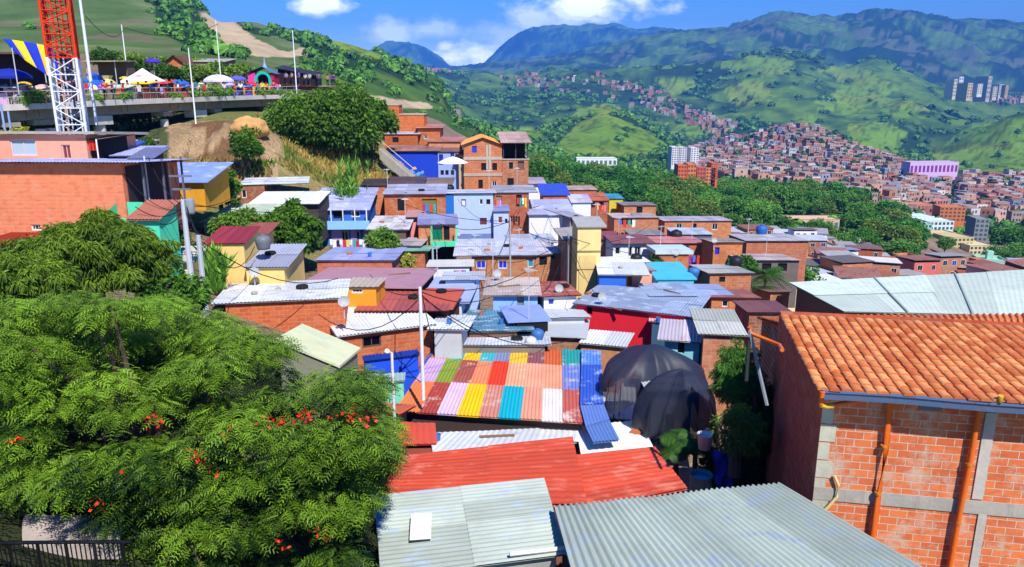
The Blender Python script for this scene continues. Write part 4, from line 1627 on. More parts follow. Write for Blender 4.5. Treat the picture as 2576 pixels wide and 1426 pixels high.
# ---- far left
h = House('brick_house', 'big smooth orange brick house with one small dark window beside the mango tree', -90, 303, 408, 655, 36, -2.5, 5.5, -.32, wall=ORB, roof=LILAC,
          holes=[(79, 565, 102, 580, 'bars')], oh=.4, over=(.5, 1.1, .45, .3), extra_down=3)
m = MB()
m.box(h.w - .02, .0, h.h - 3.6, h.w + .9, 4.5, h.h - 3.45)
m.box(h.w + .02, .3, h.h - 3.5, h.w + .06, 4.2, h.h - .2)
m.build('side_gallery', P('#3a3038', name='timber'), h.o)
for k, y in enumerate((.3, 2.2, 4.2)):
    h.part('post', P('#6a6674', name='timber'), lambda m: m.box(h.w + .8, y, h.h - 3.45, h.w + .88, y + .1, h.h + .0))
House('pink_house', 'salmon pink house with a big pale window under a thin grey roof', -80, 214, 338, 406, 42, -3, 5, -.25, tilt=-.0, wall=PNK, roof=RF('#b8b0a8', rust=.05), holes=[
      (30, 350, 88, 392, 'two', P('#e9c9d2', name='window_frame'), GL('#9fb3c4', .4)), (158, 364, 176, 400, 'two', P('#d9b0a4', name='door_frame'), CUR)], over=(.3, .7, .3, .3), extra_down=1.5, corr=False, th=.15)
h = House('open_shed', 'dark open shed with red cloths drying next to the salmon pink house', 216, 243, 350, 402, 42, -3, 3, .1, wall=DARK, roof=RF('#8e8a90'), cat='shed', extra_down=1)  # dark walls painted as the shaded inside of the open shed
for k, (u, hx) in enumerate(((221, '#d8301c'), (228, '#e2401e'), (235, '#c42418'))):
    a = at(u, 353, 41.7)
    m = MB()
    m.grid([[a + Vector((x, .03 * math.sin(x * 20 + z * 5), -z)) for x in (0, .05, .1, .15)] for z in (0, .2, .4, .55)])
    tag(m.build('hanging_cloth', P(hx, name='cloth')), ['bright red cloth hanging first beside the pink wall', 'orange red cloth hanging between two red ones', 'deep red cloth hanging nearest the white post'][k], 'cloth', 'red cloths on the shed line')
pole('thin_post', 'thin white corner post of the open shed', 245, 350, 402, 41.5, .04, P('#e8e8ee', name='paint'), r1=.04)
House('tarp_roof_house', 'narrow house under a vivid blue tarpaulin beside the viaduct pillar', 246, 300, 386, 420, 47, 4, 3, .3, wall=P('#8a8f98'), roof=RF('#3f55c8', rust=0), corr=False, backv=362, extra_down=1)
House('lilac_roof_house', 'small dim house with pinkish front and lilac roof behind the big orange house', 292, 362, 392, 440, 43, 8, 3, .4, wall=P('#8d6f7a'), roof=LILAC, backv=371, holes=[(318, 405, 332, 420, 'two')], extra_down=1)
House('slatted_house', 'tall dark slatted timber house squeezed behind the big orange house', 340, 372, 398, 515, 40, 10, 3, .3, wall=P('#5d4048', stain=.7), roof=RF('#7d80a8'), extra_down=2, holes=[(350, 440, 362, 480, 'hole')])
House('rust_roof_house', 'mint green house under a rusty red lean-to roof beside the big orange house', 246, 398, 548, 600, 34, -2, 1.8, .9, wall=MINT, roof=RF('#b5705e', rust=.25), backv=508, over=(-1.4, .15, .5, .2), extra_down=2,
      holes=[(372, 548, 384, 585, 'hole')])
House('blue_roof_house', 'dark yellow mural house under a wide shiny pale blue tarpaulin roof', 388, 512, 458, 492, 48, 3, 5, .5, wall=P('#d99a2a', stain=.4), roof=RF('#8fa2e6', rust=0, rough=.3, spots='#dfe6fa'), backv=413, corr=False, over=(.9, .4, .8, .2),
      holes=[(433, 460, 452, 476, 'two', BFR, BGL), (497, 455, 508, 476, 'hole')], extra_down=1, th=.06)
House('shed', 'low shed with curved white roof at the foot of the orange house', 20, 100, 632, 660, 31, -4, 3, .3, wall=P('#e39a7c'), roof=WHITE_R, cat='shed', backv=608, extra_down=2)
House('red_shed', 'dark red roofed shed touching the frame edge under the orange house', -40, 28, 612, 640, 33, -3, 2, .3, wall=P('#7a3a34'), roof=RF('#a02c22', rust=0), cat='shed', backv=590, extra_down=2)
House('garden_shed', 'cream panel shed with striped awning by the utility pole', 436, 478, 655, 690, 36, 6, 2, .2, wall=P('#f2e6b0'), roof=RF('#d8d4c0'), cat='shed', extra_down=1)
# ---- yellow houses
h = House('yellow_house', 'tall yellow house with rounded glossy dark red roof', 517, 612, 612, 712, 38, 1, 2.6, .55, wall=YEL, roof=RF('#9c2f26', rust=.02, rough=.3), backv=572, holes=[(528, 686, 545, 708, 'hole')], over=(.1, .1, .25, .1), pitch=.5, extra_down=2)
House('yellow_house', 'low yellow house with grey roof joined to the tall yellow one', 618, 714, 672, 708, 37.5, 2, 4.2, .3, wall=YEL, roof=RF('#a9adc4', rust=.02), backv=617, over=(.1, .2, .3, .1), extra_down=2)
House('yellow_annex', 'small yellow rooftop room with dull red lean-to roof', 622, 662, 588, 615, 42, 2, 2, .2, wall=YEL, roof=RF('#a0584a'), cat='annex', extra_down=2)
# ---- white and pale roofs up to the blue house
House('brick_house', 'brown gabled brick house under a silver sheet roof below the dry slope', 600, 664, 466, 524, 62, 14, 7, .3, wall=BRD, roof=LTIN, side='R', holes=[(609, 478, 619, 498, 'two')], over=(.1, 3.6, .2, .4), backv=450, extra_down=2)
House('white_roof_house', 'dim house under a long glaring white sheet roof with low brown front', 668, 800, 512, 552, 58, 3, 4.5, .5, wall=P('#4a3f3c'), roof=WHITE_R, backv=484, over=(1.3, .1, .8, .2), holes=[(704, 528, 716, 548, 'hole')], extra_down=2)
House('long_roof_house', 'low green walled house under a long pale mossy roof', 512, 660, 558, 572, 50, 1, 6, .5, wall=P('#4f8f80'), roof=PALEG, backv=515, over=(.2, .3, .4, .2), extra_down=2)
h = House('blue_house', 'two storey blue and lilac house with a pale blue balcony band and laundry', 803, 921, 527, 624, 62, 3, 6, .6, wall=P('#3f74d4', stain=.2), roof=LILAC, backv=476, over=(.9, .3, .7, .3),
          holes=[(806, 529, 826, 548, 'hole'), (838, 529, 864, 550, 'hole'), (884, 530, 905, 546, 'two'), (858, 580, 876, 606, 'two'), (888, 580, 905, 602, 'two')], extra_down=2)
x0, z0 = h.loc(803, 574)
x1, z1 = h.loc(921, 552)
h.part('balcony_band', P('#8fc3f0', stain=.2), lambda m: (m.box(-.1, -.75, z0, h.w + .3, -.65, z1), m.box(-.1, -.65, z0, h.w + .3, -.003, z0 + .12)))
x0, zz = h.loc(830, 624)
h.part('lower_front', P('#c3a4e4', stain=.2), lambda m: [m.box(a, -.03, 0.1, b, -.004, z0 - .02) for a, b in ((.9, 1.8), (2.5, 3.0), (3.6, h.w))])
for k in range(5):
    xx = .1 + (h.w) * k / 4
    h.part('balcony_post', P('#dfe6f2', name='paint'), lambda m: m.box(xx - .04, -.74, z0 + .12, xx + .04, -.66, h.h + .15))
cl = ['#ffffff', '#f6f2f4', '#20304f', '#f3f3f6', '#d8343c', '#e8d27a', '#f0eef4', '#30b0c0', '#c82a34', '#ffffff', '#dfe4f4']
nm = ['white shirt hanging first', 'cream shirt hanging second', 'navy trousers', 'white towel', 'red shirt', 'yellow shirt', 'pale sheet', 'teal shirt', 'crimson blouse', 'broad white sheet', 'pale blue cloth']
for k in range(11):
    a = at(829 + k * 8.2, 602 + (k % 3), 60.8)
    ww, ll = .22 + .05 * (k % 3), .45 + .12 * ((k * 5) % 3)
    m = MB()
    m.grid([[a + Vector((x, .03 * math.sin(x * 18 + z * 6 + k), -z)) for x in [ww * i / 3 * (1.0 if z > .15 else 1.15) for i in range(4)]] for z in (0, .15, ll * .6, ll)])
    tag(m.build('hanging_garment', P(cl[k], name='cloth')), nm[k] + ' on the line of the lilac lower floor', 'laundry', 'laundry under the blue balcony')
cable('laundry line stretched under the blue balcony', [at(822, 600, 60.8), at(925, 600, 60.8)], .012, .08, 'clothesline')
House('rust_roof_house', 'brown shack under a patched white and rusty sheet roof next to the blue house', 924, 1020, 577, 612, 60, 1, 4.5, .4, wall=P('#6a5a50', stain=.6), roof=RF('#cfd0da', rust=.45, k=.8), backv=545, over=(.1, .3, .5, .2), holes=[(945, 582, 962, 600, 'hole')], extra_down=2)
House('brick_house', 'long low brick house under a lilac and silver sheet roof behind the mauve roof', 797, 985, 655, 690, 48, 0, 5.5, .35, wall=BR('#dd7f57', '#c9a08a', plaster=.15), roof=RF('#a5aee0', rust=.03, spots='#6a74c8'), backv=624, over=(.15, .2, .3, .2), extra_down=2)
House('mauve_roof_house', 'broad house under a smooth mauve canvas coloured roof', 850, 1045, 724, 742, 41, -3, 6.5, .35, wall=P('#2e2428'), roof=PLUM, corr=False, backv=678, over=(2.5, .3, .3, .3), extra_down=1, th=.07)
h = House('brick_house', 'long brick house with a patched white and grey sheet roof beyond the big tree', 566, 866, 762, 838, 33.5, 10, 4.2, .1, tilt=.0, wall=BR('#df7440', '#cf9a78', plaster=.1), roof=RF('#e4e7ec', rust=0, spots='#8f8d96'), backv=716, over=(.6, .1, .4, .2), extra_down=3)
House('orange_house', 'small bright orange walled room with white window under the mauve roof', 866, 945, 722, 752, 37.5, -1, 2.5, .2, wall=P('#f0a02c', stain=.2), roof=RF('#c9b8a8'), backv=700, over=(.1, .1, .2, .1), extra_down=2, pitch=.3, holes=[(884, 726, 912, 738, 'bars')])
House('dark_red_roof_house', 'house under a faded dark red ribbed roof behind the white roofed brick house', 900, 1068, 782, 800, 36.5, 1, 4.5, .3, wall=P('#7a3a30'), roof=RF('#b25a50', rust=.02), backv=733, over=(.2, 1.2, .3, .2), extra_down=2, pitch=.3)
House('red_hip_house', 'small house with a peaked brick red canvas roof beside the lilac roofs', 1050, 1126, 776, 802, 37.5, -6, 3.4, .7, wall=P('#5a2e26'), roof=RF('#c85a44', rust=0, rough=.7), backv=732, corr=False, over=(.3, .3, .3, .2), extra_down=2)
h = House('brick_house', 'orange brick house with a bright white ribbed roof and one dark window', 852, 1088, 843, 912, 33, 24, 5.2, .12, wall=BR('#e07a48', '#d09a78', plaster=.12), roof=RF('#eceff0', rust=0, k=.9), backv=772, over=(.15, .15, .55, .2),
          holes=[(912, 842, 958, 876, 'two', P('#5a4a40', name='window_frame'), GL('#0c0c0e'))], extra_down=2.5, amp=.035)
House('canvas_shed', 'shed with a sagging pale green and yellow canvas roof beyond the big tree', 700, 846, 862, 905, 26.5, -2, 3.0, .3, tilt=-.95, wall=P('#8a8a78'), roof=RF('#dfe2b8', rust=0, rough=.8, spots='#b9d0b8'), corr=False, backv=826, cat='shed', over=(.1, .1, .2, .2), extra_down=2)
House('blue_wall_house', 'low building with strong blue wall between the brick house and the patchwork roof', 918, 1052, 908, 985, 31.8, 20, .45, .05, wall=P('#1f52dc', stain=.2), roof=RF('#1d3c9c', rust=0), over=(.05, .05, .08, .05), extra_down=2)
House('mint_wall_shed', 'mint green garden wall shed by the street lamp', 930, 1014, 960, 1020, 29.8, 6, .6, .05, wall=P('#7fe0c0', stain=.5), roof=RF('#a9c8bc'), cat='shed', over=(.05, .05, .1, .1), extra_down=2)
House('tin_shed', 'lean-to of orange and rust sheets tucked against the patchwork roof', 905, 988, 1036, 1056, 26.5, -8, 1.8, .3, wall=P('#8a5a44'), roof=RF('#d8683a', rust=.3), cat='shed', backv=1018, extra_down=2)

# ---- the cluster below the four storey house
House('brick_house', 'narrow rough brick house with concrete columns at the end of the dry slope', 908, 968, 468, 566, 69, 5, 4, .2, wall=BRK, roof=RF('#4a3f3a'), over=(.1, .1, .1, .1), holes=[(942, 540, 956, 556, 'hole')], extra_down=2)
House('brick_house', 'brick and pink plaster house with lilac sheet roof and cluttered upper balcony', 966, 1120, 489, 608, 66, 4, 6, .6, wall=BR('#d8743c', '#c99a78', plaster=.35), roof=RF('#b3b5cf', rust=.05), backv=466, over=(.2, .1, .5, .3),
      holes=[(1000, 500, 1016, 530, 'hole'), (1062, 500, 1098, 545, 'hole', None, GL('#6b6a2c', .8))], extra_down=2)
House('plank_house', 'dark plank house with a slatted front above the lilac roofs', 976, 1058, 462, 492, 74, 2, 4, .2, wall=P('#5a4440', stain=.7), roof=RF('#5e4a48', rust=.2), extra_down=3)
House('brick_house', 'low brick band house left of the white umbrella stairs', 1060, 1130, 464, 492, 76, 1, 4, .2, wall=BRK, roof=RF('#8a7468', rust=.2), extra_down=3)
House('pink_house', 'pink plaster column house beside the green balcony', 1030, 1062, 545, 640, 63.5, 3, 3, .2, wall=P('#e8938a', stain=.4), roof=RF('#c39aa0'), extra_down=2)
h = House('balcony_house', 'brick house on stilts with a mint green balcony and lilac roof', 1052, 1146, 565, 612, 60, 6, 3.6, .5, wall=BRK, roof=RF('#9196c0', rust=.02), backv=542, over=(.1, .2, .5, .2), holes=[(1088, 568, 1112, 604, 'hole', None, GL('#0e6b52')), (1116, 568, 1130, 604, 'hole')], extra_down=.2)
_, zb_ = h.loc(1085, 612)
xa, _ = h.loc(1084, 600)
h.part('balcony', MINT, lambda m: (m.box(xa, -.9, .05, h.w + .1, -.02, .22), m.box(xa, -.9, .22, h.w + .1, -.84, .5), m.box(xa, -.88, .5, xa + .12, -.76, h.h), m.box(h.w - .05, -.88, .5, h.w + .08, -.76, h.h)))
for k, xx in enumerate((xa + .1, h.w - .1)):
    h.part('stilt', P('#a8c4d0', name='steel'), lambda m: m.tube([(xx, -.8, .05), (xx, -.8, -5.0)], .09, 8))
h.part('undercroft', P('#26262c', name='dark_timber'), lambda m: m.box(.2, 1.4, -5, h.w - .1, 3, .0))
BV = [(1160, 501, 1172, 519, 'two', P('#6a5a78', name='window_frame'), GL('#c8cce0', .5)), (1207, 548, 1224, 565, 'two', P('#6a2a30', name='window_frame'), CUR)]
h = House('blue_white_house', 'tall pale blue house with red curtained window in the middle of the slope', 1141, 1240, 487, 604, 68, 3, 6, .15, wall=P('#b5c8f4', stain=.2), roof=RF('#cfd6e4', rust=.02), holes=BV + [(1206, 501, 1214, 514, 'two'), (1223, 501, 1233, 514, 'hole')], over=(.9, .3, .35, .2), backv=478, extra_down=2)
h.part('plinth', P('#6f86c0', stain=.4), lambda m: m.box(0, -.05, 1.0, h.w, -.004, 2.6))
h.part('blue_panel', P('#1f6fd0', stain=.15), lambda m: m.box(-.9, -.04, h.h - 4.6, -.02, .3, h.h - .1))
House('blue_white_house', 'narrow pale blue house with red curtain and open top terrace joined to the tall one', 1241, 1279, 532, 604, 67.5, 3, 4, .1, wall=P('#b9caf6', stain=.2), roof=RF('#8f98cc', rust=0), holes=[(1252, 545, 1264, 562, 'two', W_, CUR), (1270, 550, 1276, 560, 'hole')], over=(.05, .1, .15, .1), extra_down=2)
House('brick_house', 'three storey reddish brick house with open terrace behind the pale blue ones', 1241, 1330, 485, 590, 71, 3, 7, .2, wall=BR('#c86c44', '#b08a74', plaster=.2), roof=RF('#aeb0c0', rust=.1), holes=[(1247, 492, 1262, 526, 'hole', None, GL('#8a6a60', .7)), (1298, 490, 1312, 520, 'hole')], over=(.1, .9, .3, .2), backv=468, extra_down=2)
h = House('brick_house', 'four storey orange brick house with gabled clay roof and open top terrace', 1166, 1262, 364, 486, 88, 4, 9, .8, style='gable_y', wall=BR('#e08048', '#cfb09a', plaster=.2, contrast=.2), roof=RF('#f0a860', rust=0, rough=.8), over=(.3, .1, .3, .2),
          holes=[(1187, 367, 1199, 384, 'two', BFR, BGL), (1210, 410, 1223, 428, 'hole'), (1238, 410, 1250, 428, 'hole'), (1203, 452, 1214, 474, 'hole'), (1237, 455, 1250, 473, 'two')], extra_down=2)
for v in (402, 443):
    _, zq = h.loc(1200, v)
    h.part('floor_band', CONC, lambda m: m.box(-.05, -.06, zq, h.w + .02, -.004, zq + .35))
for u in (1225, 1232):
    xq, _ = h.loc(u, 380)
    h.part('column', CONC, lambda m: m.box(xq - .12, -.05, h.h - 2.9, xq + .12, -.003, h.h - .05))
h2 = House('brick_house', 'right hand brick wing with dark top terrace joined to the four storey house', 1263, 1329, 402, 486, 88.4, 4, 8, .0, wall=BR('#c98058', '#bfa08a', plaster=.35), style='flat', holes=[(1280, 408, 1290, 425, 'hole'), (1302, 405, 1318, 428, 'hole', None, GL('#6b4a3c', .8)), (1276, 448, 1292, 472, 'hole')], extra_down=2)
h2.o['label'] = 'brick wing with dark open top terrace joined to the four storey house'
for xx in (.15, 1.6, 3.0):
    h2.part('terrace_post', P('#4a3a5a', name='timber'), lambda m: m.box(xx - .06, .1, h2.h + .1, xx + .06, .22, h2.h + 2.0))
h2.part('terrace_shade', DARK, lambda m: m.box(.1, 2.5, h2.h, h2.w - .2, 7.5, h2.h + 1.9))  # dark block standing in for the shade under the terrace roof
o_ = h2.o
sheet_roof('terrace_roof', RF('#caa79a', rust=.15), o_, (-.2, -.5, h2.h + 2.0), (h2.w + .3, -.5, h2.h + 2.0), (h2.w + .3, 8, h2.h + 2.9), (-.2, 8, h2.h + 2.9), pitch=.3)
# upper left group: mural house, brick houses above
h = House('mural_house', 'open fronted house with a bright blue painted mural wall', 970, 1100, 380, 444, 90, 1, 5, .3, wall=P('#1a3fc4', stain=.1), roof=RF('#a8806e', rust=.35, k=.75), backv=366, over=(.2, .3, .6, .2), extra_down=2)
h.part('mural_painting', P('#5aa9ec', stain=.05, name='mural_paint'), lambda m: [m.grid([[(cx_ + r_ * math.cos(t) * (1 + .3 * math.sin(3 * t + cx_)), -.03, cz_ + r_ * .8 * math.sin(t) * (1 + .3 * math.sin(2 * t))) for t in [2 * math.pi * k / 18 for k in range(18)]], [(cx_, -.03, cz_)] * 18], close=True) for cx_, cz_, r_ in ((.7, 3.2, .45), (1.2, 2.7, .5), (1.9, 2.3, .55), (3.0, 2.6, .35), (3.8, 2.3, .3), (.5, 3.9, .3), (4.3, 2.5, .25))])
h.part('mural_highlight', P('#f0b080', stain=.05, name='mural_paint'), lambda m: [m.grid([[(cx_ + r_ * math.cos(t) * (1 + .3 * math.sin(3 * t + cx_)), -.045, cz_ + r_ * .7 * math.sin(t)) for t in [2 * math.pi * k / 18 for k in range(18)]], [(cx_, -.045, cz_)] * 18], close=True) for cx_, cz_, r_ in ((1.5, 3.7, .28), (3.4, 3.0, .25), (1.9, 3.5, .16))])
House('blue_porch_house', 'white and blue porch house with barred windows beside the mural', 1101, 1152, 382, 448, 90, 3, 5, .2, wall=P('#9db0ec', stain=.15), roof=RF('#8a6a60', rust=.4), backv=370, holes=[(1104, 388, 1114, 415, 'hole', None, GL('#1a2c9c')), (1133, 384, 1142, 406, 'two', BFR, BGL), (1108, 428, 1116, 440, 'hole'), (1120, 428, 1128, 440, 'hole'), (1134, 428, 1142, 440, 'hole')], extra_down=3)
House('cream_porch_house', 'narrow peeling cream house against the four storey brick house', 1153, 1168, 388, 470, 89, 3, 4, .2, wall=P('#c9b49c', stain=.6), roof=RF('#7a5a50', rust=.3), holes=[(1156, 395, 1161, 412, 'hole')], extra_down=2)
House('brick_house', 'orange brick house with square dark window above the mural', 967, 1050, 338, 380, 96, 1, 6, .2, wall=BR('#dd6f38', '#c9906c', plaster=.08), roof=RF('#b9bccb', rust=.05), backv=329, holes=[(987, 345, 1002, 358, 'hole')], extra_down=2, over=(.1, .3, .3, .1))
House('brick_house', 'plain brick box house stepping above the square window house', 1003, 1066, 289, 338, 100, 2, 5, .1, wall=BR('#e07840', '#d09870', plaster=.05), style='flat', extra_down=2)
House('brick_house', 'highest small brick house beside the hill tree', 970, 1003, 265, 325, 104, 2, 4, .1, wall=BR('#dc7038', '#d09870', plaster=.08), style='flat', extra_down=2, holes=[(978, 318, 986, 328, 'hole')])
House('brick_house', 'brick house with small window stepping down toward the gabled house', 1050, 1106, 322, 380, 98, 1, 6, .2, wall=BR('#e08850', '#d0a080', plaster=.1), roof=RF('#c98a70', rust=.1), holes=[(1066, 340, 1076, 350, 'two')], extra_down=2)
House('brick_house', 'pale brick house with dusty pink roof beside the gabled clay roof', 1078, 1158, 357, 384, 94, 1, 6, .2, wall=BR('#dd9468', '#d0b098', plaster=.3), roof=RF('#c08070', rust=.05), backv=346, extra_down=3)
o = thing('patio_umbrella', 'white patio umbrella beside the mural house', 'umbrella', at(1139, 432, 84) - DY * .9)
m = MB()
m.lathe([(1.75, 1.9), (1.2, 2.2), (.6, 2.45), (.02, 2.6)], n=8)
m.build('canopy', P('#eef0f6', stain=.1, name='canvas'), o)
m = MB()
m.tube([(0, 0, -1), (0, 0, 2.55)], .03, 6)
m.build('pole', METAL, o)
# long flight of concrete steps
o = thing('staircase', 'long flight of concrete steps climbing past the mural', 'steps')
a, b = at(958, 372, 88), at(1042, 444, 84)
m = MB()
for k in range(26):
    p = a.lerp(b, k / 26)
    m.box(p.x - .05, p.y - .8, p.z - 1.3, p.x + .22, p.y + .8, p.z)
m.build('steps', CONC, o)
m = MB()
m.tube([a + Vector((0, -.8, 1)), b + Vector((0, -.8, 1))], .04, 5)
m.build('handrail', P('#d8d2c4', name='paint'), o)

# ---- middle: brown house with blue windows, white house, yellow stack
bfr = P('#cfd6f0', name='window_frame')
House('brick_house', 'long brown brick house with bright blue window panes under a wide grey roof', 1186, 1345, 642, 702, 55, 2, 6, .4, wall=BR('#c98452', '#b59478', plaster=.2, contrast=.2), roof=RF('#b9bccd', rust=.12, k=.95, spots='#e8e9f2'), backv=603, over=(1.4, .2, .6, .2),
      holes=[(1198, 655, 1222, 676, 'two', bfr, BGL), (1253, 655, 1276, 676, 'two', bfr, BGL), (1327, 652, 1342, 672, 'two', bfr, GL('#2a8a9c'))], extra_down=2)
House('brick_house', 'curved continuation of the brown brick house with teal framed openings', 1346, 1432, 642, 700, 55.2, 24, 6, .3, wall=BR('#c98452', '#b59478', plaster=.3, contrast=.2), roof=RF('#b9b4c2', rust=.2, k=.95, spots='#e8e9f2'), backv=612, over=(.1, .2, .4, .2),
      holes=[(1356, 645, 1376, 668, 'hole'), (1384, 640, 1398, 654, 'two', P('#3a9a90', name='window_frame')), (1406, 634, 1420, 650, 'hole')], extra_down=2)
House('brick_house', 'small brick house with jumbled sheet roof above the curved brick house', 1290, 1392, 612, 640, 62, 6, 4, .3, wall=BRK, roof=RF('#b5bccf', rust=.05), backv=592, extra_down=2)
House('white_house', 'bulky windowless white house with a lilac sheet roof', 1331, 1432, 540, 640, 70, 2, 7, .4, wall=P('#eceaf2', stain=.3), roof=RF('#b9bfe6', rust=.02), backv=504, over=(.15, .6, .5, .2), extra_down=2)
House('plank_house', 'grey weathered side house leaning against the windowless white house', 1434, 1456, 545, 660, 69, 30, 4, .2, wall=P('#a39aa4', stain=.7), roof=RF('#a9a9bc'), extra_down=2)
House('blue_roof_house', 'orange brick house with royal blue tarpaulin roof above the white house', 1366, 1426, 492, 525, 82, 2, 5, .4, wall=BR('#e08040', '#d0a080', plaster=.1), roof=RF('#3f54c8', rust=0, rough=.4), corr=False, backv=466, extra_down=3)
House('cream_house', 'small whitewashed house with many roof bars behind the brick terrace', 1330, 1366, 462, 500, 92, 2, 5, .2, wall=W_, roof=RF('#b0a4b4'), holes=[(1336, 470, 1346, 484, 'hole')], extra_down=3)
h = House('yellow_house', 'tall narrow stack of three cream yellow rooms with a grey slab roof', 1453, 1512, 572, 640, 50, 2, 3.2, .12, wall=P('#f0d690', stain=.25), roof=RF('#b7b3b0'), corr=False, over=(.1, .35, .15, .1), extra_down=5.5)
_, zq = h.loc(1480, 640)
h.part('lower_room', P('#eecf86', stain=.35), lambda m: m.box(.14, -.06, .5, h.w - .28, -.005, zq - .06))
for k, v in enumerate((632, 678)):
    _, zq = h.loc(1480, v)
    h.part('floor_joint', P('#9a7a4a', stain=.5), lambda m: m.box(0, -.08, zq, h.w + .04, -.066, zq + .06))
House('brick_house', 'rough tan side house behind the cream yellow stack', 1424, 1453, 600, 720, 54, 8, 3, .2, wall=BR('#c99a6a', '#c0a890', plaster=.5), roof=RF('#a8a4a0'), holes=[(1436, 650, 1446, 678, 'hole', None, GL('#5a2a2c', .7))], extra_down=2)
House('white_gable_house', 'white house with a darkly shaded upstairs balcony beyond the cream stack', 1542, 1640, 613, 668, 62, 2, 5, .4, wall=W_, roof=RF('#9a5a54', rust=.25), backv=592, holes=[(1578, 620, 1590, 645, 'two'), (1594, 620, 1612, 645, 'two'), (1546, 622, 1560, 640, 'two')], extra_down=2, over=(.1, .3, .6, .2))
House('red_tile_house', 'little house with dull red tiled roof joined to the white balcony house', 1500, 1545, 602, 640, 66, -4, 4, .5, wall=P('#b08a80'), roof=RF('#9c4a44', rust=.1), backv=584, extra_down=2)
h = House('blue_house', 'deep blue walled house with torn white sheet roof beside the cream stack', 1507, 1575, 690, 745, 47, -4, 3.5, .3, wall=P('#2f6cd0', stain=.35), roof=RF('#e6ebf3', rust=.03), backv=662, over=(.1, 1.5, .4, .3), extra_down=2)
House('peach_house', 'peach plaster gable house between the blue house and the turquoise roof', 1590, 1640, 682, 735, 49, 4, 3, .5, wall=P('#eea78a', stain=.3), roof=RF('#c9a9a0'), backv=668, extra_down=2)
House('white_roof_house', 'white roofed porch house behind the deep blue wall', 1520, 1625, 660, 678, 54, 0, 3, .2, wall=W_, roof=WHITE_R, backv=648, extra_down=2)
House('turquoise_roof_house', 'shack draped with a bright turquoise blue roof sheet', 1655, 1745, 705, 722, 52, 1, 5, .6, wall=P('#6fc4e4'), roof=RF('#4fbfec', rust=0, rough=.6), corr=False, backv=664, over=(.2, .2, .2, .2), extra_down=2)
House('brick_house', 'orange brick house with pale round edged roof over the turquoise sheet', 1658, 1732, 640, 675, 58, 1, 3.4, .2, wall=BR('#df8040', '#c9a080', plaster=.1), roof=RF('#cfe0ea'), corr=False, backv=626, extra_down=2, th=.3)
House('tin_roof_house', 'shack under dull blue grey sheets below the turquoise roof', 1645, 1740, 745, 775, 44, 1, 4, .4, wall=P('#c9ccd4'), roof=RF('#9fb0cf', rust=.05, spots='#e4eaf2'), backv=716, extra_down=2)
House('blue_house', 'small house with vivid blue band wall above the pink roof', 1568, 1640, 738, 765, 45, -3, 2.5, .1, wall=P('#2a72d8', stain=.15), roof=RF('#d8a48c'), backv=728, extra_down=2)
h = House('red_house', 'scarlet walled house under a long blue grey roof running down the slope', 1449, 1722, 762, 850, 42.5, -24, 5, .9, wall=P('#e32338', stain=.2), roof=RF('#8f9db8', rust=.04, k=.9, spots='#c9d6e6'), backv=718, over=(.2, .6, .5, .2), holes=[(1475, 772, 1490, 790, 'hole')], extra_down=2)
House('pink_roof_house', 'house under a pale pink sheet roof beside the blue grey roof', 1640, 1738, 808, 850, 40, -14, 4.5, .5, wall=P('#3a5f7a'), roof=RF('#e9aebf', rust=0, rough=.6), backv=765, over=(.2, .2, .2, .2), extra_down=2)
House('mural_wall_house', 'house with a pale turquoise painted front below the pink roof', 1672, 1760, 850, 905, 34, -14, 2.5, .1, wall=P('#8fd0dc', stain=.5), roof=RF('#cfc4d0'), holes=[(1704, 862, 1722, 888, 'hole')], extra_down=2)
House('brick_house', 'brick house with white awning roofs behind the dark yard trees', 1770, 1872, 838, 905, 33, -8, 4, .3, wall=BR('#dd9068', '#c9a890', plaster=.45), roof=RF('#c3c6bc', rust=.05), backv=780, over=(.3, .1, .4, .2), extra_down=3)
# ---- pale roofs jumble in the middle foreground
House('lilac_roof_house', 'pale blue house under a smooth lilac roof near the broken pipe', 1070, 1160, 760, 800, 41, -5, 5, .3, wall=P('#d9dfee'), roof=RF('#aab8ec', rust=0), corr=False, backv=702, over=(.4, .5, .4, .2), extra_down=2, th=.06, holes=[(1088, 764, 1102, 780, 'hole', None, GL('#7f8a98', .5))])
House('blue_shack', 'light blue shack with rubble edged roof behind the lilac roof', 1120, 1205, 705, 790, 44.5, 2, 4, .2, wall=P('#a4c2f4', stain=.3), roof=RF('#c3cad6', rust=.1), backv=686, extra_down=2, holes=[(1165, 722, 1178, 735, 'hole')])
h = House('light_blue_house', 'light blue house with a curtained window and stained brown white roof', 1240, 1352, 742, 800, 42, 0, 5, .4, wall=P('#8fb6f4', stain=.25), roof=RF('#cbb9ae', rust=.2, spots='#e9e4e4'), backv=700, over=(.6, .2, .6, .2), holes=[(1253, 735, 1266, 765, 'hole'), (1300, 745, 1318, 772, 'two', P('#8a8a80', name='window_frame'), GL('#6f8088', .5))], extra_down=2)
House('white_house', 'whitewashed house under a rusty red roof with one blue window', 1368, 1450, 745, 830, 43, 8, 4.5, .5, wall=P('#eef0f6', stain=.3), roof=RF('#b05a44', rust=.4, spots='#c9bcc8'), backv=712, over=(.3, .3, .5, .2), holes=[(1378, 750, 1394, 768, 'two', W_, BGL)], extra_down=2)
House('teal_tarp_house', 'shack under a blue green tarpaulin roof with torn pale patches', 1180, 1300, 834, 852, 36.5, 4, 5.5, .3, wall=P('#7a5a48'), roof=RF('#5f93b4', rust=0, spots='#dbe8e4'), backv=783, over=(.3, .9, .3, .2), extra_down=2, amp=.015)
House('lilac_roof_house', 'shack with a curled lilac roof sheet beside the teal tarpaulin', 1300, 1378, 812, 842, 37.5, 8, 3.5, .4, wall=DARK, roof=RF('#98aaea', rust=0), corr=False, backv=774, over=(.5, .2, .2, .2), extra_down=2, th=.05)
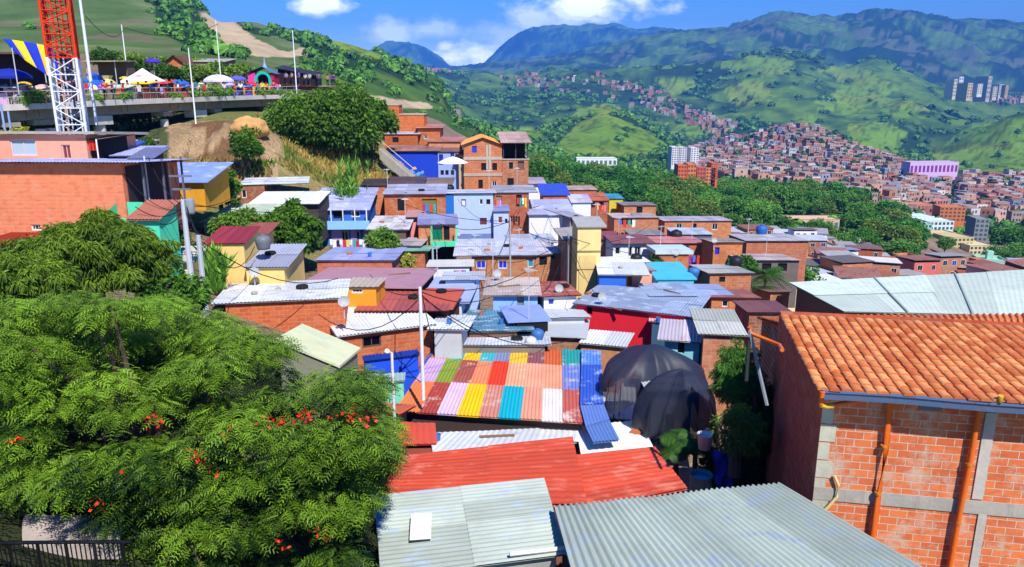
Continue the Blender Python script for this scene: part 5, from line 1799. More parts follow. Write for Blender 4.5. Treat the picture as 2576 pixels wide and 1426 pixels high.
House('grey_roof_house', 'brick shack under smooth pale grey sheets below the scarlet wall', 1378, 1462, 846, 880, 37, -8, 3.6, .3, wall=BR('#c98058', '#b59478'), roof=RF('#c3c8cc', rust=0), corr=False, backv=806, over=(.2, .3, .5, .2), extra_down=2, th=.06)
House('brick_house', 'tan brick shack with white sheet roof edge beside the net canopy', 1462, 1560, 862, 905, 36, -16, 3, .4, wall=BR('#e09a60', '#c9a080'), roof=RF('#dfe3e6', rust=.02), backv=832, over=(.1, .3, .4, .2), extra_down=2)
House('white_roof_house', 'low shack under a broad bleached roof just behind the patchwork roof', 1115, 1370, 868, 885, 34.5, -1, 3.5, .3, wall=P('#8a8078'), roof=RF('#dfe1ea', rust=.06, spots='#b7b9cc'), backv=838, over=(.2, .3, .2, .2), extra_down=2)
House('white_roof_house', 'shack under rippled pale sheets beside the white roofed brick house', 1092, 1160, 828, 860, 34, -3, 3.5, .3, wall=P('#c4c8ce'), roof=RF('#e3e8ec', rust=0), backv=797, extra_down=2)
House('pale_shack', 'bleached shack crossed by cables between the rust roofs and the scarlet house', 1378, 1470, 800, 822, 39.5, 4, 3, .3, wall=P('#c9ccd0'), roof=RF('#d9dde2', rust=.02), backv=780, extra_down=2)
House('white_house', 'small white balcony house with planks under the mint balcony', 1085, 1180, 672, 700, 50, 3, 3, .3, wall=W_, roof=RF('#e6e2dc'), corr=False, backv=660, extra_down=2, th=.14, holes=[(1140, 680, 1172, 692, 'hole')])
House('brick_house', 'little orange brick house with green slope roof near the small tree', 1020, 1068, 632, 690, 55, 2, 3, .3, wall=BR('#d87848', '#c09878', plaster=.3), roof=RF('#77b8a0'), backv=620, extra_down=2)
House('tin_roof_house', 'shack under ragged brown grey sheets beneath the pink column house', 988, 1048, 618, 640, 57, -3, 3.5, .3, wall=P('#5a4038'), roof=RF('#b4a8ac', rust=.1), backv=600, extra_down=2)

# ---- right of the cream stack
spec = [
    ('brick house with blue arched window on its plain orange wall', 1795, 1868, 610, 668, 66, 1, 4, BR('#e08a50', '#cfa080', plaster=.08), RF('#b0a49c'), 601, [(1797, 622, 1810, 640, 'two', BFR, BGL)]),
    ('brick house under a faded coral pink roof with one dark window', 1655, 1772, 612, 660, 70, 0, 6, BR('#dd8058', '#cfa090', plaster=.2), RF('#dd8a84', rust=0), 596, [(1723, 618, 1732, 630, 'hole')]),
    ('wide plain brick house with open grey flat roof', 1878, 2032, 606, 642, 72, 0, 6, BR('#dd8860', '#cfa090', plaster=.05), RF('#c4bfc4', rust=.02), 590, []),
    ('brick house with two dark windows and grey roof next to the palm', 1786, 1890, 688, 735, 52, 3, 4.5, BR('#dd8a58', '#cfb0a0', plaster=.3), RF('#b9b6b2', rust=.05), 668, [(1808, 696, 1824, 710, 'hole')]),
    ('brick house with rusty brown roof and paired dark windows below the palm', 1790, 1905, 748, 790, 45, -4, 4, BR('#d98850', '#cfa88c', plaster=.15), RF('#a86a58', rust=.3), 728, [(1815, 756, 1832, 772, 'two'), (1850, 752, 1862, 768, 'two'), (1868, 780, 1882, 790, 'hole')]),
    ('shack with a wide lilac blue sheet roof in front of the palm', 1745, 1838, 742, 790, 46, -3, 4.5, P('#b8b0b4', stain=.5), RF('#a9b8e0', rust=0), 716, []),
    ('little brown brick house tucked beside the pale hall roof', 1938, 1985, 735, 790, 55, 2, 4, BR('#c98a62', '#b09880'), RF('#8a6a64'), 722, []),
    ('brown tin roofed shack in front of the pale hall roof', 1885, 1985, 785, 800, 40, -2, 3, BR('#a8664a'), RF('#8d5a54', rust=.2), 758, []),
    ('brick house with dark slatted porch under the tree belt', 1570, 1650, 517, 548, 98, 2, 6, BR('#d98a5a', '#bfa090'), RF('#9a8a88', rust=.1), 509, [(1600, 520, 1616, 540, 'hole')]),
    ('long brick row house with laundry porch under the teal roof', 1545, 1656, 548, 578, 92, 1, 6, BR('#dd8a5c', '#c9a890', plaster=.2), RF('#c9b9b4', rust=.05), 537, [(1560, 552, 1590, 565, 'hole')]),
    ('brick house with bright rust orange roof at the edge of the wood', 1470, 1530, 505, 545, 100, 2, 6, BR('#c9744c', '#b59478'), RF('#c86a3c', rust=.2), 486, [(1486, 508, 1496, 522, 'hole'), (1506, 508, 1518, 522, 'hole')]),
    ('house with pale lilac roof and white porch under the rust orange roof', 1440, 1486, 510, 540, 96, 2, 5, W_, RF('#c9c9e4'), 490, []),
    ('brick house with rows of bare brick columns at the wood edge', 1425, 1500, 478, 505, 112, 2, 6, BR('#dd8a5c', '#c9a890'), RF('#c9a89c'), 468, []),
    ('teal roofed kiosk house at the edge of the wood', 1532, 1566, 500, 535, 105, 2, 5, P('#d8c23a'), RF('#3a9ab8', rust=0), 488, []),
    ('dark brick house with curved overhanging grey roof', 1590, 1672, 592, 622, 82, 1, 5, BR('#a8664a'), RF('#9a9490'), 578, [(1610, 598, 1640, 612, 'hole')]),
    ('brick house with a ribbed orange front and twin windows', 1672, 1840, 556, 590, 96, 1, 6, BR('#dd8e54', '#cfa898', plaster=.12), RF('#bcb4c4', rust=.05), 545, [(1700, 562, 1716, 578, 'two'), (1742, 562, 1752, 580, 'hole'), (1790, 562, 1806, 578, 'two')]),
    ('white shack under a tilted silver sheet roof near the coral roof', 1700, 1790, 590, 606, 84, 0, 5, P('#6a6a78'), RF('#c3ccdf', rust=.02), 574, []),
    ('long white roofed house with dark barred front right of the blue arched window', 1872, 2010, 655, 690, 62, 0, 5, P('#7c706c', stain=.6), RF('#cdb8b0', rust=.1), 640, [(1880, 662, 1900, 682, 'hole'), (1915, 662, 1940, 682, 'hole'), (1955, 662, 1980, 682, 'hole')]),
]
spec[17] = (spec[17][0].replace(' right of', ' beyond'),) + spec[17][1:]
for lb, uL, uR, vT, vB, D, yw, dep, wl, rf, bv, hs_ in spec:
    House(lb.split(' under')[0].split(' with')[0].replace(' ', '_') if len(lb.split(' with')[0].split()) < 4 else 'brick_house', lb, uL, uR, vT, vB, D, yw, dep, .3, wall=wl, roof=rf, backv=bv, holes=hs_, extra_down=3, over=(.2, .2, .35, .2))
h = House('shade_hall', 'open porch with green door between the wood and the long brick row', 1600, 1632, 545, 575, 94, 1, 2, .1, wall=P('#9ab0a0'), roof=RF('#a0a0a0'), extra_down=2)

# ---- poles, cables
o, _ = pole('utility_pole', 'concrete utility pole tangled with cables above the garden shed', 468, 502, 660, 34, .15, P('#c3c8d4', stain=.2, name='concrete'))
m = MB()
for k, (z, dx) in enumerate(((4.0, .5), (3.4, .42))):
    m.box(-dx, -.05, z, dx, .05, z + .08)
m.build('crossarm', P('#6f7680', name='steel'), o)
o.children[0]
m = MB()
m.lathe([(0, 2.3), (.19, 2.3), (.21, 2.4), (.21, 2.95), (.17, 3.02), (0, 3.04)], (.32, -.05, 0), 12)
m.build('transformer', P('#8d949c', name='steel'), o, smooth=True)
pole('utility_pole', 'leaning grey pole in front of the tall yellow house', 507, 592, 760, 28.5, .13, P('#b9c0d0', stain=.3, name='concrete'))
pole('thin_pole', 'thin galvanised pole beside the blue roofed mural house', 430, 412, 545, 40, .05, METAL, r1=.04)
pole('thin_pole', 'thin bent galvanised pole rising behind the rusty lean-to', 372, 392, 560, 37, .05, METAL, r1=.04)
pole('utility_pole', 'white concrete pole behind the patchwork roof corner', 1059, 722, 920, 28.6, .078, P('#dfe3ee', stain=.2, name='concrete'), r1=.068)
pole('utility_pole', 'slim grey pole standing before the pale blue house', 1283, 548, 715, 50, .08, P('#a9adb4', name='concrete'))
pole('utility_pole', 'dark pole carrying cables beside the windowless white house', 1428, 590, 735, 48, .10, P('#8d8a92', name='concrete'))
o, hh_ = pole('street_lamp', 'street lamp with white head between the blue wall and the patchwork roof', 988, 888, 1028, 24.5, .055, P('#dfe2e6', name='painted_steel'), r1=.05)
zz = at(988, 888, 24.5).z - o.location.z
m = MB()
m.tube([(0, 0, zz), (-.12, -.1, zz + .08)], .04, 6)
m.build('arm', METAL, o)
m = MB()
m.lathe([(0, -.06), (.09, -.05), (.10, .02), (.05, .09), (0, .1)], (-.14, -.12, zz + .1), 12)
m.build('lamp_head', P('#f2f3f5', stain=.05, name='lamp_cover'), o, smooth=True)
cable('cable falling from the lamp to the white pole', [at(992, 884, 24.6), at(1015, 915, 26), at(1058, 960, 28)], .02, .1)
P468 = at(468, 515, 34)
for k, (u, v, D, s_, lb) in enumerate(((372, 395, 37, .6, 'black cable from the utility pole up to the thin bent pole'), (430, 415, 40, .3, 'cable from the utility pole to the thin galvanised pole'),
                                      (507, 596, 28.5, .3, 'cable dropping from the utility pole to the leaning pole'), (560, 690, 30, .8, 'slack cable from the utility pole over the yellow wall'),
                                      (395, 560, 34, .4, 'cable from the utility pole down to the rusty lean-to'), (340, 520, 34, .5, 'cable from the utility pole toward the big orange house'))):
    cable(lb, [P468, at(u, v, D)], .022, s_)
for (a, b, lb, s_) in (((1059, 728, 28.6), (1428, 596, 48), 'long cable from the white pole to the dark pole', 1.2), ((1428, 598, 48), (1640, 560, 75), 'cable from the dark pole toward the porch houses', 1.0),
                       ((1428, 604, 48), (1283, 552, 50), 'cable between the dark pole and the slim grey pole', .5), ((1283, 556, 50), (1100, 560, 60), 'cable from the slim grey pole to the mint balcony', .6),
                       ((1428, 610, 48), (1335, 560, 68), 'cable sagging across the windowless white wall', 1.0), ((1428, 600, 48), (1470, 700, 40), 'cable dropping past the cream stack', .5),
                       ((1059, 734, 28.6), (1240, 745, 42), 'cable from the white pole to the light blue house', .4)):
    cable(lb, [at(*a), at(*b)], .022, s_)


# ---- odds and ends on the roofs: tanks, dishes, antennas, stones
def water_tank(label, p, hx='#20242c', s=.55, group=None):
    o = thing('water_tank', label, 'water tank', p, group=group)
    m = MB()
    m.lathe([(0, 0), (s * .8, 0), (s * .86, .1), (s, s * .9), (s * 1.02, s * 1.1), (s * .98, s * 1.5), (s * .7, s * 1.75), (s * .3, s * 1.85)], n=18)
    m.build('tank', P(hx, rough=.5, stain=.2, name='plastic'), o, smooth=True)
    m = MB()
    m.lathe([(s * .34, s * 1.8), (s * .34, s * 1.95), (0, s * 1.98)], n=14)
    m.build('lid', P(hx, rough=.5, name='plastic'), o)


for (u, v, D, hx, s, lb) in ((1352, 842, 36, '#3f6fb0', .32, 'blue water tank on the bleached roof behind the patchwork'), (1335, 858, 35, '#c9c9c6', .28, 'white water tank on the bleached roof behind the patchwork'),
                             (1448, 560, 66, '#20242c', .5, 'black water tank beside the windowless white house'), (1700, 598, 76, '#20242c', .6, 'black water tank above the coral pink roof'),
                             (1915, 585, 78, '#2a5fa8', .6, 'blue water tank behind the wide plain brick house'), (1130, 480, 76, '#20242c', .5, 'black water tank on the roof behind the pale blue house'),
                             (1600, 655, 56, '#20242c', .45, 'black water tank on the white porch roof'), (1745, 690, 54, '#3f6fb0', .45, 'blue water tank beside the turquoise roof'),
                             (662, 612, 38.5, '#6f747c', .4, 'grey water tank on the low yellow house roof'), (1850, 664, 56, '#20242c', .5, 'black water tank behind the palm')):
    water_tank(lb, at(u, v, D) - DY * .3, hx, s)


def dish(label, p, rz=0.0):
    o = thing('satellite_dish', label, 'satellite dish', p, rz)
    m = MB()
    m.tube([(0, 0, -.5), (0, 0, .35)], .025, 6)
    m.build('mast', METAL, o)
    m = MB()
    rows = []
    for i in range(5):
        r = .27 * i / 4
        rows.append([(r * math.cos(t), -.12 - (r * r) * .9 + .1 - r * math.sin(t) * -.35, .35 + r * math.sin(t) * .9) for t in [2 * math.pi * k / 14 for k in range(14)]])
    m.grid(rows, close=True)
    m.build('reflector', P('#a9adb2', rough=.5, stain=.3, name='painted_steel'), o, smooth=True)
    m = MB()
    m.tube([(0, -.1, .2), (0, -.4, .28)], .012, 4)
    m.build('feed_arm', METAL, o)


for (u, v, D, rz, lb) in ((865, 775, 33, .3, 'satellite dish at the end of the long patched roof'), (1150, 596, 64, .5, 'satellite dish by the pale blue house foot'), (1405, 738, 44, .2, 'satellite dish on the rusty red roof'),
                          (1512, 760, 42, .4, 'satellite dish above the scarlet wall'), (1700, 645, 58, -.3, 'satellite dish on the pale round edged roof'), (1250, 700, 46, .3, 'satellite dish behind the light blue house'),
                          (1795, 614, 66, .2, 'grey satellite dish beside the blue arched window'), (640, 700, 37, .4, 'satellite dish on the low yellow house')):
    dish(lb, at(u, v, D), rz)
k = 0
for (u, v, D) in ((1195, 655, 56), (1305, 640, 58), (1020, 560, 62), (1385, 600, 60), (1500, 575, 60), (1580, 660, 56), (1660, 630, 60), (1740, 600, 72), (1880, 600, 74), (1925, 650, 64), (975, 480, 70), (880, 520, 66), (1230, 480, 74), (1300, 470, 80), (1555, 600, 70), (1240, 700, 44), (1330, 770, 38), (1100, 700, 46)):
    p = at(u, v, D)
    o = thing('tv_antenna', 'thin television aerial on a roof among the crowded houses', 'antenna', p, random.uniform(-1, 1), 'television aerials on the roofs')
    m = MB()
    m.tube([(0, 0, -1), (0, 0, 2.1)], .025, 4)
    for q in range(5):
        m.box(-.35 + .05 * q, -.4 + .18 * q, 2.0, .35 - .05 * q, -.385 + .18 * q, 2.02)
    m.box(-.01, -.42, 2.0, .01, .4, 2.015)
    m.build('aerial', METAL, o)

# stones, planks and tyres weighing the sheets down
KIT = []
for hx, lbl, kind in (('#9a938a', 'grey stone', 'roof_stone'), ('#c4703f', 'loose brick', 'loose_brick'), ('#8a6a4a', 'plank offcut', 'plank')):
    KIT.append((hx, lbl, kind))
spots_ = [(1230, 615, 'wide grey roof of the brown brick house'), (1275, 620, 'wide grey roof of the brown brick house'), (1310, 625, 'wide grey roof of the brown brick house'), (1200, 715, 'light blue house roof'), (1280, 720, 'stained roof of the light blue house'),
          (1400, 730, 'rusty red roof'), (1420, 722, 'rusty red roof'), (1250, 850, 'bleached roof'), (1180, 845, 'bleached roof'), (1540, 775, 'blue grey roof of the scarlet house'), (1600, 790, 'blue grey roof of the scarlet house'),
          (1500, 745, 'blue grey roof of the scarlet house'), (880, 640, 'lilac and silver roof'), (930, 645, 'lilac and silver roof'), (850, 500, 'lilac roof of the blue house'), (700, 730, 'long patched roof'), (760, 725, 'long patched roof'),
          (960, 560, 'rusty patched roof'), (1350, 600, 'jumbled sheet roof'), (1690, 735, 'dull blue grey sheets'), (1560, 675, 'torn white roof'), (1300, 855, 'bleached roof')]
dgx = None
# ================================================================ trees that stand by themselves
def bipinnate_tree(name, label, base, H, pads, seed=3, fl=10):
    """spreading tree of flat layered feathery sprays"""
    r_ = np.random.default_rng(seed)
    Vs, Ts = [], []
    for (px, py, pz, pr_) in pads:
        nf = int(640 * (pr_ / .9) ** 2)
        pt = r_.normal() * .16
        for k in range(nf):
            a = r_.random() * 6.283
            rr = pr_ * math.sqrt(r_.random())
            o = np.array([px + rr * math.cos(a), py + rr * math.sin(a), pz + .085 * r_.normal() - .20 * (rr / pr_) ** 2])
            da = a + r_.normal() * .7
            d = np.array([math.cos(da), math.sin(da), -.18 + .16 * r_.normal()])
            d /= np.linalg.norm(d)
            s = np.cross(d, [0, 0, 1.0])
            s /= np.linalg.norm(s)
            n_ = np.cross(s, d)
            roll = r_.normal() * .35
            s = s * math.cos(roll) + n_ * math.sin(roll)
            L = .13 + .17 * r_.random()
            t = np.linspace(.12, 1, fl // 2)
            c = o + d * (t * L)[:, None] + np.array([0, 0, -1.0]) * ((t ** 2) * L * .28)[:, None]
            wl = .10 * np.sin(np.pi * (.15 + .8 * t))[:, None] * (L / .5)
            hw = .010
            tone = np.clip(.42 + pt + .2 * r_.normal() + .2 * (pz - H * .6) / (H * .4), 0, 1)  # higher sprays coloured lighter: sunlit tops put into the tone
            for sg in (1, -1):
                tip = c + s * sg * wl * 1.5 + d * .03 - np.array([0, 0, .015])
                q = np.stack([c - d * hw, c + d * hw, tip + d * hw * .7, tip - d * hw * .7], 1)
                Vs.append(q)
                Ts.append(np.full(len(q), tone))
    V_ = np.concatenate(Vs).reshape(-1, 3)
    T_ = np.concatenate(Ts)
    o = thing(name, label, 'tree', base)
    link_mesh('crown', np_mesh('crown', V_, np.arange(len(V_)).reshape(-1, 4), tone=T_), LEAF('#092806', '#7da426', .95, .14), o)  # leaf colours carry the crown's shade and its lit tops
    m = MB()
    fork = Vector((0, 0, H * .32))
    m.tube([(0, 0, -1.5), (.1, 0, H * .15), fork], .30, 9, .22)
    for k, (px, py, pz, pr_) in enumerate(pads):
        if k % 3 == 0:
            e = Vector((px, py, pz - .12))
            mid = fork.lerp(e, .5) + Vector((0, 0, -.25 + .25 * random.random()))
            m.tube([fork, mid, e], .10, 6, .02)
    m.build('trunk', BARK, o)
    return o


def big_tree():
    D0 = 14.5
    base = at(430, 1560, D0)
    base.z = gz(base.x, base.y)
    # crown outline read off the photograph: (u, v, depth, radius) of its sprays
    out = [(5, 735), (60, 770), (130, 745), (210, 735), (300, 735), (385, 737), (462, 760), (535, 795), (605, 820), (670, 858), (715, 905), (840, 920), (890, 935), (920, 970), (930, 1030), (955, 1090), (960, 1130),
           (930, 1180), (900, 1230), (875, 1290), (895, 1350), (870, 1420), (800, 1440), (600, 1440), (420, 1440), (330, 1400), (285, 1330), (170, 1262), (60, 1215), (-30, 1190), (-60, 1000), (-60, 850)]
    r_ = random.Random(11)
    pads = []
    tries = 0
    Uo, Vo = zip(*out)
    while len(pads) < 330 and tries < 20000:
        tries += 1
        u, v = r_.uniform(-70, 1000), r_.uniform(715, 1445)
        if not inpoly(np.array([u]), np.array([v]), out)[0]:
            continue
        # hollow, so that dark gaps stay between the layers
        D = D0 + r_.uniform(-1.9, 2.6) - (1.0 if v > 1050 else 0) + (v < 900) * r_.uniform(0, 2.5)
        gap = fbm(np.array([u / 185.]), np.array([v / 84.]), 77, 3)[0]
        if gap < .47:
            continue
        p = at(u, v, D)
        if any(abs(p.x - q[0]) < .42 and abs(p.y - q[1]) < .8 and abs(p.z - q[2]) < .28 for q in pads):
            continue
        pads.append((p.x, p.y, p.z, r_.uniform(.32, .66)))
    # edge sprays follow the outline
    for (u, v) in out[:22]:
        p = at(u + (12 if u < 500 else -30), v + 24, D0 + r_.uniform(-.5, .8))
        pads.append((p.x, p.y, p.z, .48))
    pads = [(a - base.x, b - base.y, c - base.z, d) for a, b, c, d in pads]
    H = max(c for *_, c, _ in pads)
    print('big tree pads', len(pads))
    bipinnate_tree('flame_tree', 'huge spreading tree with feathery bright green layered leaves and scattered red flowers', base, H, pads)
    o = [x for x in bpy.data.objects if x.name.startswith('flame_tree')][0]
    # red flower clusters and a rusty pipe glimpsed inside
    m = MB()
    fl = [(382, 1052), (390, 1062), (478, 1142), (490, 1150), (540, 1185), (770, 1040), (740, 1060), (765, 1048), (725, 1058), (320, 1200), (50, 1108), (245, 1275), (240, 1262), (885, 1045), (900, 1050), (700, 1372), (800, 1340),
          (815, 1348), (570, 1095), (575, 1085), (680, 1070), (850, 1040), (35, 1110), (925, 1060), (505, 1150), (655, 1062)]
    for u, v in fl:
        for k in range(13):
            p = at(u + r_.gauss(0, 13), v + r_.gauss(0, 9), r_.choice((11.4, 12.0, 12.5)) + r_.uniform(-.3, .3)) - base
            a, b = Vector((r_.gauss(0, 1), r_.gauss(0, 1), r_.gauss(0, 1))).normalized() * .035, Vector((r_.gauss(0, 1), r_.gauss(0, 1), r_.gauss(0, 1))).normalized() * .035
            m.face([p - a, p + b, p + a, p - b], r_.random())
    m.build('flowers', LEAF('#9c1410', '#dc3c18', 1.0, .2), o)['kind'] = 'stuff'


big_tree()


def put_tree(name, label, u, vtop, vbot, D, width_px, ratio=None, **kw):
    """crown from row vtop to vbot, centred at u"""
    t, b = at(u, vtop, D), at(u, vbot, D)
    dc = D * cs - t.z * sn
    rx = width_px / 2 / F * dc
    g_ = gz(b.x, D)
    g_ = min(g_, b.z)
    if kw.get('cat') in ('bush', 'shrub'):
        g_ = b.z - .25
    H = t.z - g_
    rz = min((t.z - b.z) / 2 * 1.02, H * .5)
    if kw.get('cat') in ('bush', 'shrub'):
        rz = H * .62
    return tree(name, label, (b.x, D, g_), H, rx, rz, **kw)


MANGO = ('#1f420d', '#7d9c26')
DARKG = ('#1c4012', '#5f8c24')
put_tree('mango_tree', 'dense mango tree with drooping dark leaves against the orange brick house', 255, 560, 735, 24, 345, ncl=130, nl=150, leaf=.26, mats=MANGO, seed=21, droop=.9, flat=.7, aspect=4.2, clump=.2, up=None) if False else None
put_tree('mango_tree', 'dense mango tree with drooping dark leaves against the orange brick house', 262, 556, 735, 24, 330, ncl=170, nl=330, leaf=.17, mats=MANGO, seed=21, droop=.8, flat=.7, aspect=3.6, clump=.17)
put_tree('mango_tree', 'dark drooping mango tree at the frame edge below the little white shed', 60, 640, 800, 20, 230, ncl=120, nl=280, leaf=.15, mats=MANGO, seed=22, droop=.8, flat=.7, aspect=3.6, clump=.18)
put_tree('leafy_tree', 'leafy tree between the mango tree and the leaning pole', 440, 690, 790, 24, 150, ncl=50, nl=90, leaf=.18, mats=('#24501a', '#6a9a30'), seed=23, droop=.3, clump=.25)
put_tree('hill_tree', 'broad dark round tree standing on the dry slope below the viaduct', 822, 226, 400, 85, 280, ncl=170, nl=210, leaf=.40, mats=('#1c3d10', '#6c962a'), seed=31, droop=.35, flat=.8, aspect=2, clump=.2)
put_tree('hill_tree', 'lighter tree merging with the broad dark tree on the slope', 935, 256, 345, 88, 100, ncl=60, nl=90, leaf=.5, mats=('#24481a', '#6f9c30'), seed=32, droop=.35, clump=.26)
put_tree('round_bush', 'round dark bush on the bare earth bank', 622, 325, 388, 69, 76, ncl=45, nl=90, leaf=.3, mats=DARKG, seed=33, droop=.2, clump=.3, cat='bush')
put_tree('bush', 'slim bush growing from the retaining wall', 374, 340, 392, 62, 38, ncl=30, nl=60, leaf=.25, mats=DARKG, seed=34, droop=.2, cat='bush')
put_tree('slope_tree', 'tall narrow tree beside the blue roofed mural house', 556, 428, 520, 55, 82, ncl=60, nl=90, leaf=.28, mats=DARKG, seed=35, droop=.3, clump=.25)
put_tree('yard_tree', 'lush tree between the yellow houses and the blue house', 738, 508, 665, 50, 128, ncl=110, nl=110, leaf=.28, mats=('#1f4712', '#6a9628'), seed=36, droop=.5, clump=.2)
put_tree('yard_tree', 'low spreading tree below the long pale roof', 610, 535, 600, 45, 130, ncl=60, nl=100, leaf=.24, mats=('#2c5516', '#7fa838'), seed=37, droop=.4, clump=.22)
put_tree('yard_tree', 'small bushy tree below the rusty patched roof', 966, 578, 652, 54, 76, ncl=50, nl=90, leaf=.26, mats=('#24501a', '#78a238'), seed=38, droop=.3, clump=.25)
put_tree('yard_tree', 'yellow green shrubby tree beside the small brick house', 1012, 640, 690, 52, 60, ncl=30, nl=70, leaf=.26, mats=('#5a6a1c', '#b0b040'), seed=39, droop=.5, clump=.3)
put_tree('yard_tree', 'feathery tree in the shaded yard beside the clay tile house', 1848, 868, 1040, 24, 112, ncl=110, nl=120, leaf=.14, mats=('#1f4a16', '#5f9436'), seed=40, droop=.8, aspect=4.5, clump=.28)
put_tree('yard_shrub', 'shrub with pale leaves under the feathery yard tree', 1852, 1010, 1120, 21.5, 96, ncl=60, nl=90, leaf=.13, mats=('#2c4f18', '#7fa038'), seed=41, droop=.6, aspect=3.5, clump=.3, cat='shrub')
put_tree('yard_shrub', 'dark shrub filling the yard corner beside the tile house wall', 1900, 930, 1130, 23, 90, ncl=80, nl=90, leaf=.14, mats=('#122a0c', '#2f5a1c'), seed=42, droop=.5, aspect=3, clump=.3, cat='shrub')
put_tree('yard_shrub', 'made-up dark shrub filling the shaded void below the feathery yard tree', 1835, 1120, 1240, 23.5, 130, ncl=60, nl=110, leaf=.15, mats=('#0c1f08', '#2c5018'), seed=47, droop=.5, clump=.3, cat='shrub')  # added shrub, coloured dark to stand in for the yard's shaded void
put_tree('yard_shrub', 'made-up dark shrub filling the shaded void below the tile house wall', 1915, 1090, 1230, 24, 100, ncl=60, nl=110, leaf=.15, mats=('#0c1f08', '#2c5018'), seed=48, droop=.5, clump=.3, cat='shrub')  # also added, darkening the shaded void by the wall
put_tree('slope_bush', 'green bush below the utility pole', 440, 545, 640, 40, 90, ncl=50, nl=80, leaf=.22, mats=('#2a4a14', '#6a8c2c'), seed=43, droop=.6, aspect=3.5, clump=.26, cat='bush')
put_tree('slope_bush', 'green bush on the path behind the leaning pole', 555, 600, 680, 42, 50, ncl=30, nl=80, leaf=.22, mats=('#2a4a14', '#7a9c34'), seed=44, droop=.4, clump=.3, cat='bush')
put_tree('yard_tree', 'small dark tree on the roof edge near the palm', 1862, 650, 682, 60, 66, ncl=30, nl=70, leaf=.3, mats=('#24501a', '#5f9436'), seed=45, clump=.3)
put_tree('yard_tree', 'dark round tree behind the peach gable house', 1645, 652, 695, 58, 46, ncl=30, nl=70, leaf=.3, mats=DARKG, seed=46, clump=.3)


def palm(label, u, vtop, vbot, D, L, n=17, group=None, name='palm_tree', seed=5, wide=.42):
    t, b = at(u, vtop, D), at(u, vbot, D)
    g_ = min(gz(b.x, D), b.z - .5)
    o = thing(name, label, 'palm' if name == 'palm_tree' else 'plant', (b.x, D, g_), 0, group)
    hz = (t.z + b.z) / 2 - g_
    m = MB()
    m.tube([(0, 0, -.6), (.08, 0, hz * .5), (0, 0, hz)], .13, 8, .09)
    m.build('trunk', BARK, o)
    r_ = random.Random(seed)
    m = MB()
    for k in range(n):
        a = k * 2.399
        el = r_.uniform(-.1, 1.15)
        pts = []
        for i in range(9):
            s = i / 8
            rr = L * s * math.cos(el) + L * .25 * s * s
            z = L * s * math.sin(el) - L * .75 * s * s * (1.1 - el * .4)
            pts.append(Vector((rr * math.cos(a), rr * math.sin(a), hz + z)))
        sd = Vector((-math.sin(a), math.cos(a), 0))
        for i in range(1, 8):
            for q in (0, .5):
                p = pts[i].lerp(pts[i + 1], q)
                d = (pts[i + 1] - pts[i]).normalized()
                ll = L * wide * math.sin(math.pi * (.12 + .8 * (i + q) / 8))
                for sg in (1, -1):
                    tip = p + sd * sg * ll + d * ll * .5 - DY * ll * .45
                    m.face([p - d * .05, p + d * .05, tip], .2 + .6 * r_.random())
    m.build('crown', LEAF('#173c12', '#4f7c28'), o)


palm('shaggy palm standing against the distant brick houses', 1922, 655, 728, 58, 1.9, 22, seed=8)
palm('banana plant with broad leaves beyond the red roof', 1700, 1090, 1130, 24, .75, 9, name='banana_plant', seed=9, wide=.7)
palm('banana plant leaning over the water drum', 1748, 1105, 1140, 24.5, .65, 9, name='banana_plant', seed=10, wide=.7)


def bamboo(label, u, vtop, vbot, D, wpx, n=46, name='bamboo_clump', seed=4):
    b = at(u, vbot, D)
    b.z = gz(b.x, D)
    H = at(u, vtop, D).z - b.z
    W = wpx / F * D
    o = thing(name, label, 'bamboo', b)
    r_ = random.Random(seed)
    m = MB()
    for k in range(n):
        x, y = r_.gauss(0, W * .16), r_.gauss(0, W * .16)
        le = Vector((x * 1.3 + r_.gauss(0, .3), y * 1.3, H * r_.uniform(.6, 1)))
        for q in range(26):
            t = r_.uniform(.05, 1)
            p = Vector((x, y, 0)).lerp(le, t)
            d = Vector((r_.gauss(0, .5), r_.gauss(0, .5), 1.2)).normalized()
            L = r_.uniform(.5, 1.0)
            s = d.cross(Vector((r_.gauss(0, 1), 1, 0))).normalized() * .06
            m.face([p - s * .4, p + d * L * .5 - s, p + d * L, p + d * L * .5 + s], r_.random())
    m.build('foliage', LEAF('#2f6a1c', '#8fc048'), o)


bamboo('clump of bright green bamboo on the dry slope', 876, 402, 505, 66, 80)
bamboo('thin tuft of bamboo behind the leaning pole', 540, 640, 720, 36, 40, 20, seed=6)

# ---- rocks, dry grass on the bank
m_r = P('#c9a06a', stain=.6, name='earth_bank')


def rock(name, label, u, v, D, sx, sy, sz, hx='#b8905e', seed=1):
    p = at(u, v, D)
    r_ = np.random.default_rng(seed)
    V_ = ICV.copy()
    for _ in range(2):
        pass
    n_ = 1 + .22 * (fbm(V_[:, 0] * 2 + seed, V_[:, 2] * 2 + V_[:, 1], seed, 3) - .5) * 2
    V_ = V_ * n_[:, None] * np.array([sx, sy, sz])
    me = np_mesh('boulder', V_, ICF, tone=np.full(len(ICF), .5), smooth=True)
    o = link_mesh(name, me, P(hx, stain=.7, name='rock'))
    md = o.modifiers.new('s', 'SUBSURF')
    md.levels = md.render_levels = 2
    tx = bpy.data.textures.new('rocky', 'CLOUDS')
    tx.noise_scale = .9
    dm = o.modifiers.new('d', 'DISPLACE')
    dm.texture = tx
    dm.strength = .7
    dm.texture_coords = 'GLOBAL'
    o.location = p
    return tag(o, label, 'rock')


